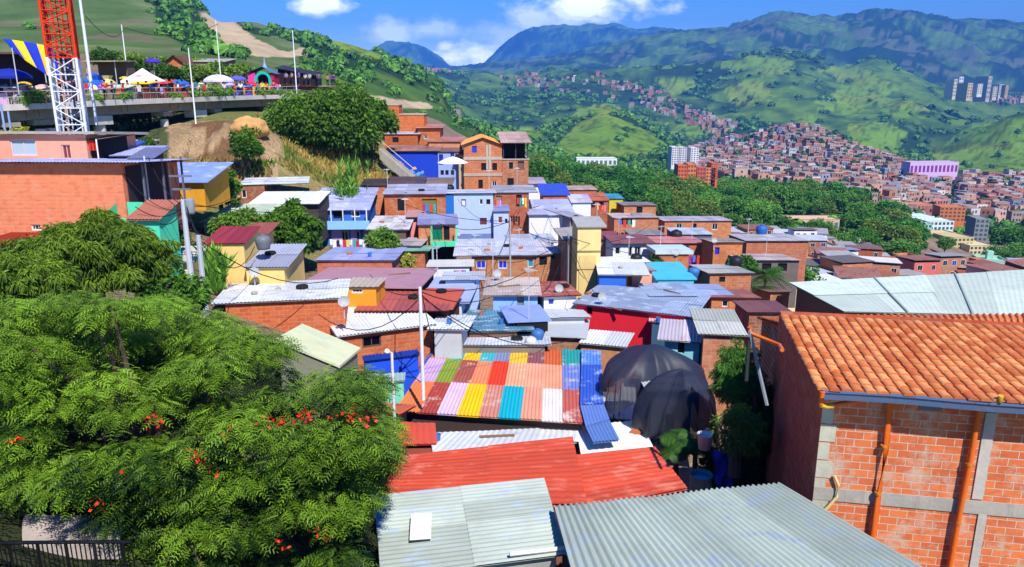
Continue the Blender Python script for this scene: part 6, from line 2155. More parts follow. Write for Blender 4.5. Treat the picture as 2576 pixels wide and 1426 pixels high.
rock('boulder', 'smooth ochre boulder crowning the earth bank', 628, 322, 76, 1.9, 1.8, 1.2, '#d0a060', 2)
H_ = House('retaining_wall', 'low tan stone retaining wall below the viaduct', 304, 392, 355, 378, 63, 2, .6, 0, wall=BR('#b89a74', '#8a7458', w=.5, h=.3), style='flat', cat='wall', extra_down=1.5)


def dry_grass():
    r_ = np.random.default_rng(99)
    n = 26000
    Y = r_.uniform(54, 92, n)
    X = r_.uniform(-34, -6, n)
    Z = ground(X, Y)
    d = Y * cs - Z * sn
    U, V_ = CX + F * X / d, CY - F * (Y * sn + Z * cs) / d
    ok = (U > 390) & (U < 1060) & (V_ > 330) & (V_ < 520) & ~((U < 715) & (V_ < 405)) & (fbm(X / 3, Y / 3, 5, 2) > .38)
    X, Y, Z = X[ok], Y[ok], Z[ok]
    n = len(X)
    P0 = np.c_[X, Y, Z - .05]
    d = np.c_[r_.normal(0, .35, n), r_.normal(0, .35, n), np.ones(n)]
    L = (.25 + .45 * r_.random(n))[:, None]
    s = np.c_[np.cos(r_.random(n) * 6.28), np.sin(r_.random(n) * 6.28), np.zeros(n)] * .10
    V4 = np.stack([P0 - s, P0 + s, P0 + d * L + s * .3, P0 + d * L - s * .3], 1).reshape(-1, 3)
    me = np_mesh('dry_grass', V4, np.arange(n * 4).reshape(n, 4), tone=np.clip(fbm(X / 4, Y / 4, 15, 3) * 2 - .5 + .2 * r_.random(n), 0, 1))
    o = link_mesh('dry_grass', me, LEAF('#4f7a1e', '#d8b060', .8, .2))
    tag(o, kind='stuff')
    o['label'] = 'dry yellow grass on the steep slope'


dry_grass()
# ================================================================ viaduct on the slope with its market
DS = [(-140, 272, 56), (0, 267, 60), (120, 262, 63), (225, 257, 66), (310, 253, 70), (400, 250, 75), (480, 247.5, 80), (560, 244.5, 86), (640, 242, 92), (720, 240, 98), (800, 237, 105), (875, 235, 112)]
DP = [at(*p) for p in DS]


def dk(u):
    """front edge of the deck at column u: point, inward direction"""
    us = [p[0] for p in DS]
    i = max(0, min(len(us) - 2, int(np.searchsorted(us, u)) - 1))
    t = (u - us[i]) / (us[i + 1] - us[i])
    p = DP[i].lerp(DP[i + 1], t)
    d = (DP[i + 1] - DP[i])
    n = Vector((-d.y, d.x, 0)).normalized()
    return p, n


def dku(u, back):
    """deck point that appears at column u, back metres behind the edge"""
    a = u
    for _ in range(8):
        p, n = dk(a)
        q = p + n * back
        a += (u - pr(q)[0])
    return q


deck = thing('viaduct', 'long concrete walkway viaduct curving along the slope above the earth bank', 'viaduct')
W1 = 6.5
CC = P('#d3cfcb', stain=.45, name='concrete')
cc2 = P('#a39a8c', stain=.7, name='concrete')
us = [-140 + k * 18 for k in range(57)]
E = [dk(u) for u in us]


def sweep(name, y0, y1, z0, z1, mat):
    m = MB()
    rows = [[p + n * y0 + DY * z0, p + n * y0 + DY * z1, p + n * y1 + DY * z1, p + n * y1 + DY * z0] for p, n in E]
    m.grid(rows, close=True)
    m.face(rows[0])
    m.face(rows[-1])
    return m.build(name, mat, deck)


sweep('edge_beam', 0, .3, -.38, .10, CC)
sweep('slab', .31, W1, -.35, .0, cc2)
sweep('girder', 1.0, 1.5, -1.25, -.36, cc2)
sweep('girder', 4.6, 5.1, -1.25, -.36, cc2)
m = MB()
for k in range(0, 57, 2):
    p, n = E[k]
    t = Vector((n.y, -n.x, 0)) * .12
    a, b = p + n * 1.5, p + n * 4.6
    m.face([a - t - DY * 1.0, a + t - DY * 1.0, a + t - DY * .36, a - t - DY * .36])
    m.box(-.12, 0, -1.05, .12, 3.1, -.36, Matrix.Translation(a) @ Matrix.Rotation(math.atan2(n.y, n.x) - math.pi / 2, 4, 'Z'))
m.build('cross_beams', cc2, deck)
for k, (u, rr, foot) in enumerate(((112, .42, 0), (140, .42, 0), (272, .42, 1), (432, .4, 0), (516, .4, 1), (560, .45, 0), (690, .42, 0), (770, .4, 0), (30, .3, 0))):
    p, n = dk(u)
    q = p + n * 1.2
    M_ = Matrix.Translation(q) @ Matrix.Rotation(math.atan2(n.y, n.x) - math.pi / 2, 4, 'Z')
    g_ = gz(q.x, q.y)
    m = MB()
    m.box(-1.0 if foot else -.7, -.55, -2.05 if foot else -1.7, 1.0 if foot else .7, .9, -1.27, M_)
    c = m.build('pier_cap', CC if foot else cc2, deck)
    m = MB()
    m.tube([q - DY * 2.0, Vector((q.x, q.y, g_ - 1))], rr, 10)
    m.build('pier', CC, deck)
    if foot:
        zf = at(u, 353 if u == 272 else 303, q.y).z
        m = MB()
        m.lathe([(.85, -1.6), (.95, 0), (.85, .55), (0, .55)], (q.x, q.y, zf - .4), 12)
        m.build('footing', CC, deck)
m = MB()
for t in (1.0, .55):
    m.tube([p + n * .15 + DY * (t + .1) for p, n in E], .025, 4, cap=False)
m.build('handrail', METAL, deck)
m = MB()
for k in range(0, 57):
    p, n = E[k]
    m.tube([p + n * .15, p + n * .15 + DY * 1.1], .022, 4, cap=False)
    if k < 56:
        p2, n2 = E[k + 1]
        for q in (.25, .5, .75):
            a = (p + n * .15).lerp(p2 + n2 * .15, q)
            m.tube([a + DY * .1, a + DY * .62], .01, 3, cap=False)
m.build('balusters', P('#9a8f88', name='painted_steel'), deck)


def parasol(label, u, vtop, wpx, back, hx, hx2=None, vdrop=None, ribs=8, pole_=True, group=None):
    p = dku(u, back)
    top = at(u, vtop, p.y)
    r = wpx / 2 / F * (p.y * cs)
    o = thing('market_umbrella', label, 'umbrella', (top.x, p.y, p.z), 0, group)
    h = top.z - p.z
    m = MB()
    pf = [(r * 1.0, h - r * .50), (r, h - r * .38), (r * .78, h - r * .2), (r * .4, h - r * .05), (.02, h)]
    if hx2:
        for a in range(ribs):
            mm = m if a % 2 == 0 else None
        m2 = MB()
        for a in range(ribs):
            t0, t1 = 2 * math.pi * a / ribs, 2 * math.pi * (a + 1) / ribs
            (m if a % 2 else m2).grid([[(q * math.cos(t0), q * math.sin(t0), z), (q * math.cos((t0 + t1) / 2) * .985, q * math.sin((t0 + t1) / 2) * .985, z - .02), (q * math.cos(t1), q * math.sin(t1), z)] for q, z in pf])
        m2.build('canopy_gore', P(hx2, stain=.1, name='canvas'), o)
        m.build('canopy_gore', P(hx, stain=.1, name='canvas'), o)
    else:
        rows = []
        for q, z in pf:
            rows.append([(q * math.cos(t) * (.96 if i % 2 else 1), q * math.sin(t) * (.96 if i % 2 else 1), z - (.03 if i % 2 else 0)) for i, t in enumerate([math.pi * k / ribs for k in range(2 * ribs)])])
        m.grid(rows, close=True)
        m.build('canopy', P(hx, stain=.12, name='canvas'), o)
    m = MB()
    m.tube([(0, 0, 0), (0, 0, h)], .03, 6)
    m.build('pole', METAL, o)
    return o


def pyramid_tent(label, u0, u1, vtop, veave, back, hx, legs=True, flat=False, emblem=None):
    uc = (u0 + u1) / 2
    p = dku(uc, back)
    k = p.y * cs / F
    hw = (u1 - u0) / 2 * k
    o = thing('market_tent', label, 'tent', (p.x, p.y, p.z))
    ze, zt = at(uc, veave, p.y).z - p.z, at(uc, vtop, p.y).z - p.z
    m = MB()
    c4 = [(-hw, -hw), (hw, -hw), (hw, hw), (-hw, hw)]
    rows = [[(x, y, ze - .22) for x, y in c4], [(x, y, ze) for x, y in c4], [(x * .45, y * .45, ze + (zt - ze) * .5) for x, y in c4], [(x * .02 if not flat else x * .7, y * .02 if not flat else y * .7, zt) for x, y in c4]]
    m.grid(rows, close=True)
    if flat:
        m.face(rows[-1])
    m.build('canopy', P(hx, stain=.1, name='canvas'), o)
    if emblem:
        m = MB()
        s = hw * .16
        y0_, z0_ = -hw * .66, ze + (zt - ze) * .34
        for q in range(5):
            x = (q - 2) * s * .5
            m.face([(x - s * .22, y0_ + .0, z0_ - .01), (x + s * .22, y0_, z0_ - .01), (x + s * .05, y0_ + hw * .18, z0_ + (zt - ze) * .23 * (1 if q != 2 else 1.2))])
        m.build('crown_emblem', P(emblem, name='print'), o)
    for x, y in c4:
        m = MB()
        m.tube([(x * .97, y * .97, 0), (x * .97, y * .97, ze)], .03, 5)
        m.build('leg', METAL, o)
    return o


def box_stall(label, u0, u1, vtop, back, hx, roof='#8a6a5a', dep=2.0, counter=None, name='market_stall'):
    p = dku((u0 + u1) / 2, back)
    k = p.y * cs / F
    hw = (u1 - u0) / 2 * k
    h = at((u0 + u1) / 2, vtop, p.y).z - p.z
    o = thing(name, label, 'stall', (p.x, p.y, p.z))
    m = MB()
    m.box(-hw, 0, 0, hw, dep, .95)
    m.build('counter', P(counter or hx, stain=.3), o)
    m = MB()
    m.box(-hw, dep * .6, .96, hw, dep, h - .1)
    m.build('back_wall', P(hx, stain=.3), o)
    for sx in (-1, 1):
        m = MB()
        m.tube([(sx * hw * .95, .1, .96), (sx * hw * .95, .1, h - .05)], .04, 5)
        m.build('post', METAL, o)
    flat_sheet('roof', P(roof, stain=.3), o, (-hw - .2, -.4, h - .15), (hw + .2, -.4, h - .15), (hw + .2, dep + .2, h + .1), (-hw - .2, dep + .2, h + .1), th=.06, n=3)
    return o


pyramid_tent('white pyramid tent with a pink crown emblem on the viaduct', 328, 406, 172, 204, 2.8, '#f2f0ef', emblem='#c0608a')
pyramid_tent('small beige flat topped tent beside the blue tent', 263, 291, 190, 208, 4.2, '#d9c68e', flat=True)
pyramid_tent('small glossy blue tent with a yellow pennant on the viaduct', 236, 265, 190, 212, 3.6, '#1f5fd0', flat=True)
o = box_stall('stall with a bright yellow awning in front of the white tent', 334, 380, 206, 1.0, '#6a2a20', '#f5cf20', 1.4)
o = box_stall('stall with a red cloth awning between the yellow and blue canopies', 382, 424, 206, 1.0, '#7a2420', '#e03038', 1.4)
parasol('royal blue umbrella beside the red cloth awning', 450, 200, 50, 1.5, '#1f62c4')
parasol('striped purple and cream umbrella beside the lattice tower', 236, 213, 50, 1.2, '#7b3fc4', '#eef0b0')
parasol('wide white lilac umbrella among the viaduct plants', 548, 187, 76, 2.2, '#d3cbee')
parasol('violet blue umbrella beside the wide white lilac one', 597, 190, 44, 2.2, '#5a55e0')
parasol('vivid red umbrella below the teal roofed kiosk', 630, 206, 46, 1.6, '#e0252c')
parasol('purple umbrella raised on the upper level behind the market', 384, 147, 38, 10, '#4a28d8')
parasol('large dark navy umbrella at the frame edge of the market', 22, 172, 100, 1.5, '#16279c')
parasol('teal blue parasol glimpsed through the lattice tower', 202, 195, 44, 3, '#2a62c8')
o = thing('striped_awning', 'long blue and yellow striped canvas awning sloping down to the tower', 'awning')
A_, B_ = [at(14, 98, 57), at(20, 150, 56)], [at(150, 150, 62), at(146, 198, 58)]
A_ = (at(8, 92, 60), at(75, 152, 54))
B_ = (at(150, 158, 61), at(110, 184, 53))
qa, qb, qc, qd = at(12, 96, 60), at(138, 128, 60), at(150, 182, 55), at(92, 184, 53)
L0, L1 = [at(10, 97, 60), at(78, 150, 55.5)], [at(100, 108, 60), at(152, 180, 55)]
strips = ['#1c35d8', '#f7c714', '#1c35d8', '#f7c714', '#1c35d8', '#f7c714']
tp_, bt_ = [at(8 + 28 * k, 96 + 6 * k, 60) for k in range(7)], [at(20 + 38 * k * .92, 118 + 19 * k, 54.5) for k in range(7)]
bt_ = [at(u, v, 54.5) for u, v in ((30, 120), (62, 150), (92, 170), (118, 188), (140, 196), (158, 202), (176, 206))]
tp_ = [at(u, v, 60) for u, v in ((8, 97), (30, 100), (58, 104), (92, 110), (112, 114), (130, 118), (150, 124))]
for k, hx in enumerate(strips[:5]):
    flat_sheet('stripe', P(hx, stain=.05, name='canvas'), o, bt_[k], bt_[k + 1], tp_[k + 1], tp_[k], th=.03, sag=.25)
for k in (0, 5):
    m = MB()
    m.tube([bt_[k], bt_[k] - DY * 3.2], .04, 5)
    m.build('post', METAL, o)
# dark bar building at the far left of the deck, upper roofs
o = box_stall('dim open bar with orange trim behind the navy umbrella', -60, 128, 128, 3.5, '#2c2430', '#28222a', 4, '#3a3440', 'bar_shelter')
o = box_stall('tan roofed shelter behind the blue tent', 225, 300, 150, 7.5, '#6a5a4a', '#b9a080', 4, '#7a6a58', 'market_shelter')
o = box_stall('stall counter hung with pale panels below the beige tent', 284, 328, 215, 1.0, '#a9c4d4', '#c4d0c0', 1.0)
H_ = House('brick_house', 'peaked orange brick house with a green awning above the market', 416, 462, 158, 200, 104, 2, 5, .9, wall=BR('#e0803c', '#c9a080'), style='gable_y', roof=RF('#7a4a38'), holes=[(424, 162, 434, 172, 'hole', None, GL('#1f9a6a', .7))], extra_down=6)
H_ = House('tin_roof_house', 'low house with thin grey roof above the market bushes', 470, 560, 156, 190, 108, 0, 5, .3, wall=P('#8a7a64'), roof=RF('#b9b0a8'), extra_down=6, backv=149)
# kiosk with teal arch
p = dku(660, 3.4)
k_ = p.y * cs / F
o = thing('painted_kiosk', 'magenta and yellow painted kiosk with teal arched roof and a small spire', 'kiosk', p)
hw, h = 33 * k_, at(660, 183, p.y).z - p.z
for (x0, x1, hx, nm_) in ((-hw, -hw * .45, '#e0409c', 'side_panel'), (hw * .75, hw, '#b01c4c', 'side_panel')):
    m = MB()
    m.box(x0, 0, 1.2, x1, 2, h)
    m.build(nm_, P(hx, stain=.1), o)
m = MB()
m.box(-hw, -.1, 0, hw, .1, 1.2)
m.build('painted_base', P('#f0a828', stain=.2), o)
m = MB()
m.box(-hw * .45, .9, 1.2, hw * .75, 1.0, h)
m.build('interior_shade', DARK, o)  # dark panel painted as the kiosk's shaded inside
m = MB()
cx_ = hw * .15
R1, R2 = hw * .62, hw * .42
rows = [[(cx_ + r * math.cos(t), y, 1.2 + (h - 1.4) * .55 + r * .95 * math.sin(t)) for t in [math.pi * q / 14 for q in range(15)]] for (r, y) in ((R1, -.12), (R2, -.12), (R2, .3), (R1, .3))]
m.grid(rows)
for sx in (-1, 1):
    m.box(cx_ + sx * (R1 + R2) / 2 - (R1 - R2) / 2, -.12, 1.2, cx_ + sx * (R1 + R2) / 2 + (R1 - R2) / 2, .3, 1.2 + (h - 1.4) * .55)
m.build('arch', P('#19b8a8', stain=.1), o)
m = MB()
m.grid([[(-hw * 1.1, -.3, h - .1), (cx_, -.3, h + .75), (hw * 1.1, -.3, h - .1)], [(-hw * 1.1, 2.2, h - .1), (cx_, 2.2, h + .75), (hw * 1.1, 2.2, h - .1)]])
m.build('roof', P('#3a78a8', stain=.2), o)
m = MB()
m.lathe([(.35, h + .5), (.12, h + 1.2), (.02, h + 2.0)], (cx_, 1, 0), 8)
m.build('spire', P('#8fa8d0', stain=.1), o)
# dark shed on the right part of the deck and an upper gallery
House('dark_shelter', 'big dark open shelter with sloping roof beside the teal arched kiosk', 698, 790, 172, 218, 103, 4, 5, .5, tilt=-.9, wall=P('#241e22'), roof=RF('#3a3634'), cat='shelter', extra_down=2)
House('gallery', 'two level rusty viewing gallery with railings at the viaduct end', 700, 868, 214, 240, 101, 6, 6, .1, tilt=-.4, wall=P('#5a4c48', stain=.6), roof=RF('#b97a52', rust=.3), cat='gallery', extra_down=1.5, holes=[(712, 220, 748, 234, 'hole'), (760, 222, 800, 236, 'hole'), (810, 224, 850, 238, 'hole')])
House('brick_house', 'small dark red house at the end of the viaduct gallery', 868, 912, 232, 262, 110, 4, 5, .1, wall=BR('#c05a3c', '#a08070'), roof=RF('#8a4a3c'), extra_down=3)
# people on the deck and on the gallery
ppl = [(150, 1.2, '#e8e4e0', '#26304a', 'person in a white shirt standing behind the lattice tower'), (215, .8, '#d86aa0', '#3a3a3c', 'person in a pink shirt by the striped purple umbrella'),
       (268, .7, '#c02a2c', '#202022', 'person in a crimson top leaning at the rail below the beige tent'), (352, .7, '#f0c030', '#303a50', 'person in a yellow shirt under the yellow awning'),
       (372, .6, '#e07a5a', '#202430', 'person in a salmon shirt under the yellow awning'), (398, .6, '#c9b8c0', '#4a2a2c', 'person in a grey pink top under the red cloth awning'),
       (414, .8, '#e8e0e8', '#303036', 'person in a pale shirt at the red cloth awning edge'), (436, .6, '#f0d028', '#2c3c2c', 'person in a bright yellow shirt below the royal blue umbrella'),
       (462, .7, '#e87a50', '#26304a', 'person in an orange shirt beside the street light'), (500, .7, '#f0d8c0', '#3a3a40', 'person in a cream shirt among the planters'),
       (607, .7, '#f4f2f6', '#26304a', 'person in a clean white shirt below the violet umbrella'), (590, .9, '#2c2a3c', '#202022', 'person in a black shirt below the violet umbrella'),
       (648, .8, '#e8504c', '#30303a', 'person in a red shirt below the painted kiosk'), (672, .6, '#e89a30', '#503a30', 'person in an orange top at the kiosk rail'),
       (690, .7, '#c03a68', '#26304a', 'person in a raspberry shirt at the kiosk corner')]
for k, (u, b, sh, lg, lb) in enumerate(ppl):
    person(lb, dku(u, b), face=random.uniform(-.7, .7), shirt=sh, legs=lg, H=1.6 + .12 * (k % 3), arm=.1 + .25 * ((k * 3) % 4) / 3, step=.04 + .08 * (k % 3), skin=['#a8704c', '#8a5638', '#c08a64'][k % 3])
ppl2 = [(718, '#8f9ac8', 'dusty blue shirt'), (732, '#d8a0b0', 'rose shirt'), (750, '#4a6ad0', 'blue shirt'), (766, '#c8d8dc', 'pale green shirt'), (777, '#a8d0d8', 'light teal shirt'), (800, '#5a6a8a', 'slate shirt'),
        (822, '#a8805c', 'brown shirt'), (833, '#4a4ac0', 'violet shirt'), (838, '#2c2c80', 'dark indigo shirt')]
for k, (u, sh, lb) in enumerate(ppl2):
    b_ = at(u, 214 + (u - 700) * .055, 102)
    person('person in a ' + lb + ' on the upper viewing gallery', b_ + Vector((0, .6, .15)), face=random.uniform(-.8, .8), shirt=sh, legs='#26304a', H=1.6 + .1 * (k % 3), arm=.2, step=.06, skin=['#a8704c', '#8a5638'][k % 2])
# planters along the rail
pl = [(95, 1.0), (62, .8), (302, .6), (318, .7), (425, .5), (447, .5), (482, .9), (512, 1.1), (532, 1.3), (552, 1.0), (572, .8), (656, .8), (680, .8), (700, .7), (240, .6), (780, .8)]
for k, (u, s) in enumerate(pl):
    p = dku(u, .5)
    tree('rail_plant', 'bushy potted plant at the viaduct rail number %s' % k if False else ['bushy', 'spiky', 'trailing', 'rounded'][k % 4] + ' green rail plant ' + ['below the navy umbrella', 'by the dim bar', 'under the pale panels', 'beside the pale panels', 'near the yellow shirt',
         'next to the orange shirt', 'beside the street light', 'at the edge of the lilac umbrella', 'below the lilac umbrella', 'under the middle of the lilac umbrella', 'between lilac and violet umbrellas', 'below the kiosk base',
         'at the kiosk corner', 'past the kiosk', 'beneath the striped umbrella', 'below the gallery'][k], p - DY * .2, .9 * s + .35, .45 * s + .15, .4 * s + .1, ncl=16, nl=40, leaf=.24, mats=('#2a6a1c', '#9cc83c'), seed=60 + k, droop=.4, aspect=3.2, clump=.5, cat='plant',
         group='plants along the viaduct rail', trunk_r=.03)
# bushes and trees behind the market
for k, (u, vt, vb, wd, D, lb) in enumerate(((295, 160, 208, 70, 88, 'leafy tree behind the beige tent'), (345, 168, 200, 46, 90, 'shrubby tree directly behind the white tent'), (340, 140, 170, 60, 106, 'olive bushes above the white tent'), (425, 168, 200, 50, 95, 'dark tree below the peaked brick house'),
                                            (478, 165, 205, 52, 98, 'tree behind the royal blue umbrella'), (512, 170, 205, 50, 98, 'low tree beside the street light'), (560, 166, 196, 80, 104, 'long bright hedge behind the lilac umbrella'), (615, 168, 196, 60, 106, 'bright hedge reaching the kiosk'),
                                            (500, 152, 178, 60, 112, 'brownish bushes on the upper level'), (845, 205, 235, 24, 112, 'thin shrub at the gallery end'), (773, 200, 215, 18, 108, 'little yellow green shrub on the gallery'), (20, 150, 190, 60, 80, 'dark tree behind the dim bar'),
                                            (265, 130, 160, 70, 118, 'dark bushes above the tan shelter'), (395, 150, 172, 60, 112, 'scrub beside the purple umbrella'))):
    put_tree('slope_tree', lb, u, vt, vb, D, wd, ncl=40, nl=70, leaf=.42, mats=('#2c4a18', '#86a83a') if k not in (1, 3, 11, 12) else ('#20380f', '#4f7a28'), seed=100 + k, droop=.3, clump=.3)
for k, (u, vt, vb, D) in enumerate(((314, 62, 205, 92), (480, 120, 250, 78), (548, 52, 185, 100), (741, 76, 240, 96))):
    pole('light_pole', ['pale light pole above the white tent', 'leaning pale light pole by the royal blue umbrella', 'tall thin light pole behind the hedge', 'tall pale light pole in front of the dark shelter'][k], u, vt, vb, D, .10, P('#e6ebf4', stain=.1, name='paint'), r1=.05, sink=5)
for k, (u, v0, v1, D, lb) in enumerate(((8, 262, 338, 50, 'pale blue post at the frame edge below the viaduct'), (24, 280, 330, 52, 'thin white post below the viaduct'))):
    pole('thin_post', lb, u, v0, v1, D, .09, P('#8fa6d8', name='paint'))
cable('wire running from the tall mast over the green hill', [at(215, 40, 56), at(314, 70, 92), at(548, 60, 100)], .03, 1.2)
for k, (u, v, s) in enumerate(((40, 322, 30), (62, 316, 26), (5, 330, 30))):
    put_tree('slope_bush', ['yellow green weed tuft above the salmon house', 'bright weed tuft beside the first', 'weed tuft at the frame edge'][k], u, v, 340, 48, s, ncl=14, nl=50, leaf=.16, mats=('#5a7a1c', '#c8c83c'), seed=140 + k, clump=.4, cat='bush')
for k in range(22):
    u = 235 + k * 27 + random.uniform(-8, 8)
    p = dk(u)
    q = p[0] + p[1] * random.uniform(5, 10)
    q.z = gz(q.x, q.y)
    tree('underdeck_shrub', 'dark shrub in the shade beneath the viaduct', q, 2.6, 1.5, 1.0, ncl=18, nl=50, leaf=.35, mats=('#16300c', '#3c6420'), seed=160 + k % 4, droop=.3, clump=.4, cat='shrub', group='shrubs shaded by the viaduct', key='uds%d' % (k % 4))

# ---- lattice mast
o = thing('lattice_mast', 'square lattice steel mast, orange red above and white below', 'mast', at(186, 337, 50))
b0 = at(186, 337, 50)
hw0, Hm = 1.0, at(186, -60, 50).z - b0.z
zr_ = at(165, 146, 50).z - b0.z


def mast_part(name, z0, z1, mat, n):
    legs = [(-1, -1), (1, -1), (1, 1), (-1, 1)]
    a = R(24)
    rot = lambda x, y: (x * math.cos(a) - y * math.sin(a), x * math.sin(a) + y * math.cos(a))
    c = [rot(x * hw0 * .80, y * hw0 * .80) for x, y in legs]
    pp = bpy.data.objects.new(name, None)
    COL.objects.link(pp)
    pp.parent = o
    for x, y in c:
        m = MB()
        m.tube([(x, y, z0), (x, y, z1)], .085, 6)
        m.build('leg', mat, pp)
    m = MB()
    dz = (z1 - z0) / n
    for k in range(n):
        for i in range(4):
            p, q = c[i], c[(i + 1) % 4]
            za, zb = z0 + dz * k, z0 + dz * (k + 1)
            m.tube([(*p, za), (*q, za)], .035, 4, cap=False)
            m.tube([(*(p if k % 2 else q), za), (*(q if k % 2 else p), zb)], .04, 4, cap=False)
            mid = ((p[0] + q[0]) / 2, (p[1] + q[1]) / 2)
            m.tube([(*p, (za + zb) / 2), (*mid, za)], .025, 4, cap=False)
    m.build('bracing', mat, pp)
    for kk in range(5):
        m = MB()
        x = -.5 + kk * .26
        m.tube([(x, -.25 + .1 * kk, z0), (x, -.25 + .1 * kk, z1)], .045 + .02 * (kk % 2), 5)
        m.build('feeder_cable', P(('#dfe3ee', '#c9a090', '#b9c4e0', '#2a3a6c', '#e8e8ee')[kk], name='cable') if z0 < zr_ - .5 else P(('#c02a14', '#e04a1c', '#8a1c10', '#d83818', '#a02414')[kk], name='cable'), pp)


mast_part('white_section', -1.5, zr_, P('#e8ebf4', stain=.15, name='paint'), 6)
mast_part('red_section', zr_, Hm, P('#e23a12', stain=.2, name='paint'), 7)
pole('thin_mast', 'tall white mast beside the orange red lattice mast', 216, -40, 262, 56, .12, P('#dfe4f2', stain=.1, name='paint'), r1=.09)
# ================================================================ more of the market crowd, wires, laundry and things lying on roofs
for k, (u, vt, w_, b, hx, lb) in enumerate((
        (60, 205, 34, 3.0, '#e8b030', 'orange yellow umbrella behind the navy one'), (105, 212, 30, 2.0, '#d8a0b8', 'pinkish umbrella under the dim bar front'), (176, 208, 32, 4.0, '#2f78d8', 'sky blue umbrella behind the lattice mast'),
        (305, 216, 26, 1.2, '#d8442c', 'small orange red umbrella beside the pale panels'), (478, 214, 28, 2.4, '#f07830', 'orange umbrella tucked behind the leaning light pole'), (505, 208, 30, 3.2, '#e8e8f0', 'small white umbrella left open near the planters'),
        (572, 206, 34, .9, '#b8a8e8', 'pale violet umbrella close to the rail'), (618, 218, 26, .8, '#e84838', 'small red umbrella close to the rail'), (656, 212, 26, 1.0, '#f0a020', 'amber umbrella before the painted kiosk'), (690, 210, 24, 1.2, '#d83c7c', 'pink umbrella at the kiosk corner'),
        (232, 182, 30, 6.5, '#3c4cc8', 'indigo umbrella before the tan shelter'), (312, 192, 24, 6.0, '#e8c840', 'mustard umbrella behind the pale panels'), (540, 196, 40, 4.6, '#f2eef8', 'tall white umbrella behind the lilac one'))):
    parasol(lb, u, vt, w_, b, hx)
for k, (u0, u1, vt, b, h1, h2, lb) in enumerate(((140, 172, 205, 2.0, '#8a3c34', '#d86030', 'stall with an orange awning behind the lattice mast'), (428, 470, 214, 1.0, '#b83c30', '#3c6cc0', 'stall with a blue awning hung with bright cloths'),
                                               (482, 520, 212, 1.6, '#e0a040', '#5a8a5a', 'stall with a green awning among the planters'), (585, 628, 214, 1.2, '#5a4cc0', '#7468d0', 'stall under the violet umbrella hung with blue cloth'), (66, 112, 218, 1.4, '#c9a0b0', '#e0c8b0', 'stall with a cream awning below the dim bar'),
                                               (0, 48, 214, 1.0, '#d8b0e0', '#e0d8f0', 'stall hung with striped lilac cloths at the frame edge'))):
    box_stall(lb, u0, u1, vt, b, h1, h2, 1.2)
# clothes and souvenirs hung along the rail
hung = ['#e8403c', '#f0c828', '#e87ab0', '#5a78e0', '#f4f0f4', '#e8803c', '#a03a9c', '#38b0a0', '#d8302c', '#c8b0f0']
hn = ['red', 'yellow', 'pink', 'blue', 'white', 'orange', 'purple', 'teal', 'crimson', 'lilac']
for k in range(34):
    if random.random() < .3:
        continue
    u = 232 + k * 14.2 + random.uniform(-6, 6)
    p, n = dk(u)
    a = p + n * random.uniform(-.05, .6) + DY * random.uniform(1.0, 1.7)
    ww, ll = .34 + .2 * ((k * 7) % 3) / 2, .55 + .35 * ((k * 5) % 4) / 3
    t = (DP[6] - DP[5]).normalized()
    m = MB()
    m.grid([[a + t * x + Vector((0, -.03 * math.sin(x * 18 + z * 6 + k), -z)) for x in [ww * i / 3 for i in range(4)]] for z in (0, .2, ll * .6, ll)])
    c = (k * 3) % 10
    tag(m.build('hanging_cloth', P(hung[c], name='cloth')), hn[c] + ' cloth hung for sale over the viaduct rail', 'cloth', hn[c] + ' cloths over the viaduct rail')
more = [(92, .9, '#f0e8e8', 'person in a milk white top under the cream awning'), (30, .8, '#c9a0e0', 'person in a lilac top below the navy umbrella'), (122, .9, '#3a4a8a', 'person in a denim shirt left of the lattice mast'), (286, .6, '#8a3a6a', 'person in a plum shirt by the pale panels'),
        (325, .6, '#e8e0d0', 'person in an ivory shirt below the white tent edge'), (388, .5, '#d83838', 'person in a red shirt below the red awning'), (425, .6, '#40a0a0', 'person in a teal shirt next to the bright cloths'), (450, .5, '#ffffff', 'person in a bright white shirt next to the yellow one'),
        (474, .9, '#c04040', 'person in a brick red shirt at the leaning pole'), (490, .5, '#3a58b8', 'person in a cobalt shirt among the planters'), (520, .6, '#e8a0a8', 'person in a blush shirt under the lilac umbrella'), (545, .6, '#26262c', 'person in a black shirt under the lilac umbrella'),
        (566, .6, '#e8e8f4', 'person in a pale blue shirt under the lilac umbrella'), (625, .5, '#2c3c6c', 'person in a navy shirt by the small red umbrella'), (662, .5, '#d8d840', 'person in a lemon shirt by the amber umbrella'), (705, .6, '#f0f0f0', 'person in a white vest past the kiosk corner')]
for k, (u, b, sh, lb) in enumerate(more):
    person(lb, dku(u, b), face=random.uniform(-1.2, 1.2), shirt=sh, legs=['#26304a', '#3a3a3c', '#5a4a40'][k % 3], H=1.55 + .06 * (k % 5), arm=.1 + .08 * (k % 4), step=.04 + .05 * (k % 3), skin=['#a8704c', '#8a5638', '#c08a64'][k % 3])

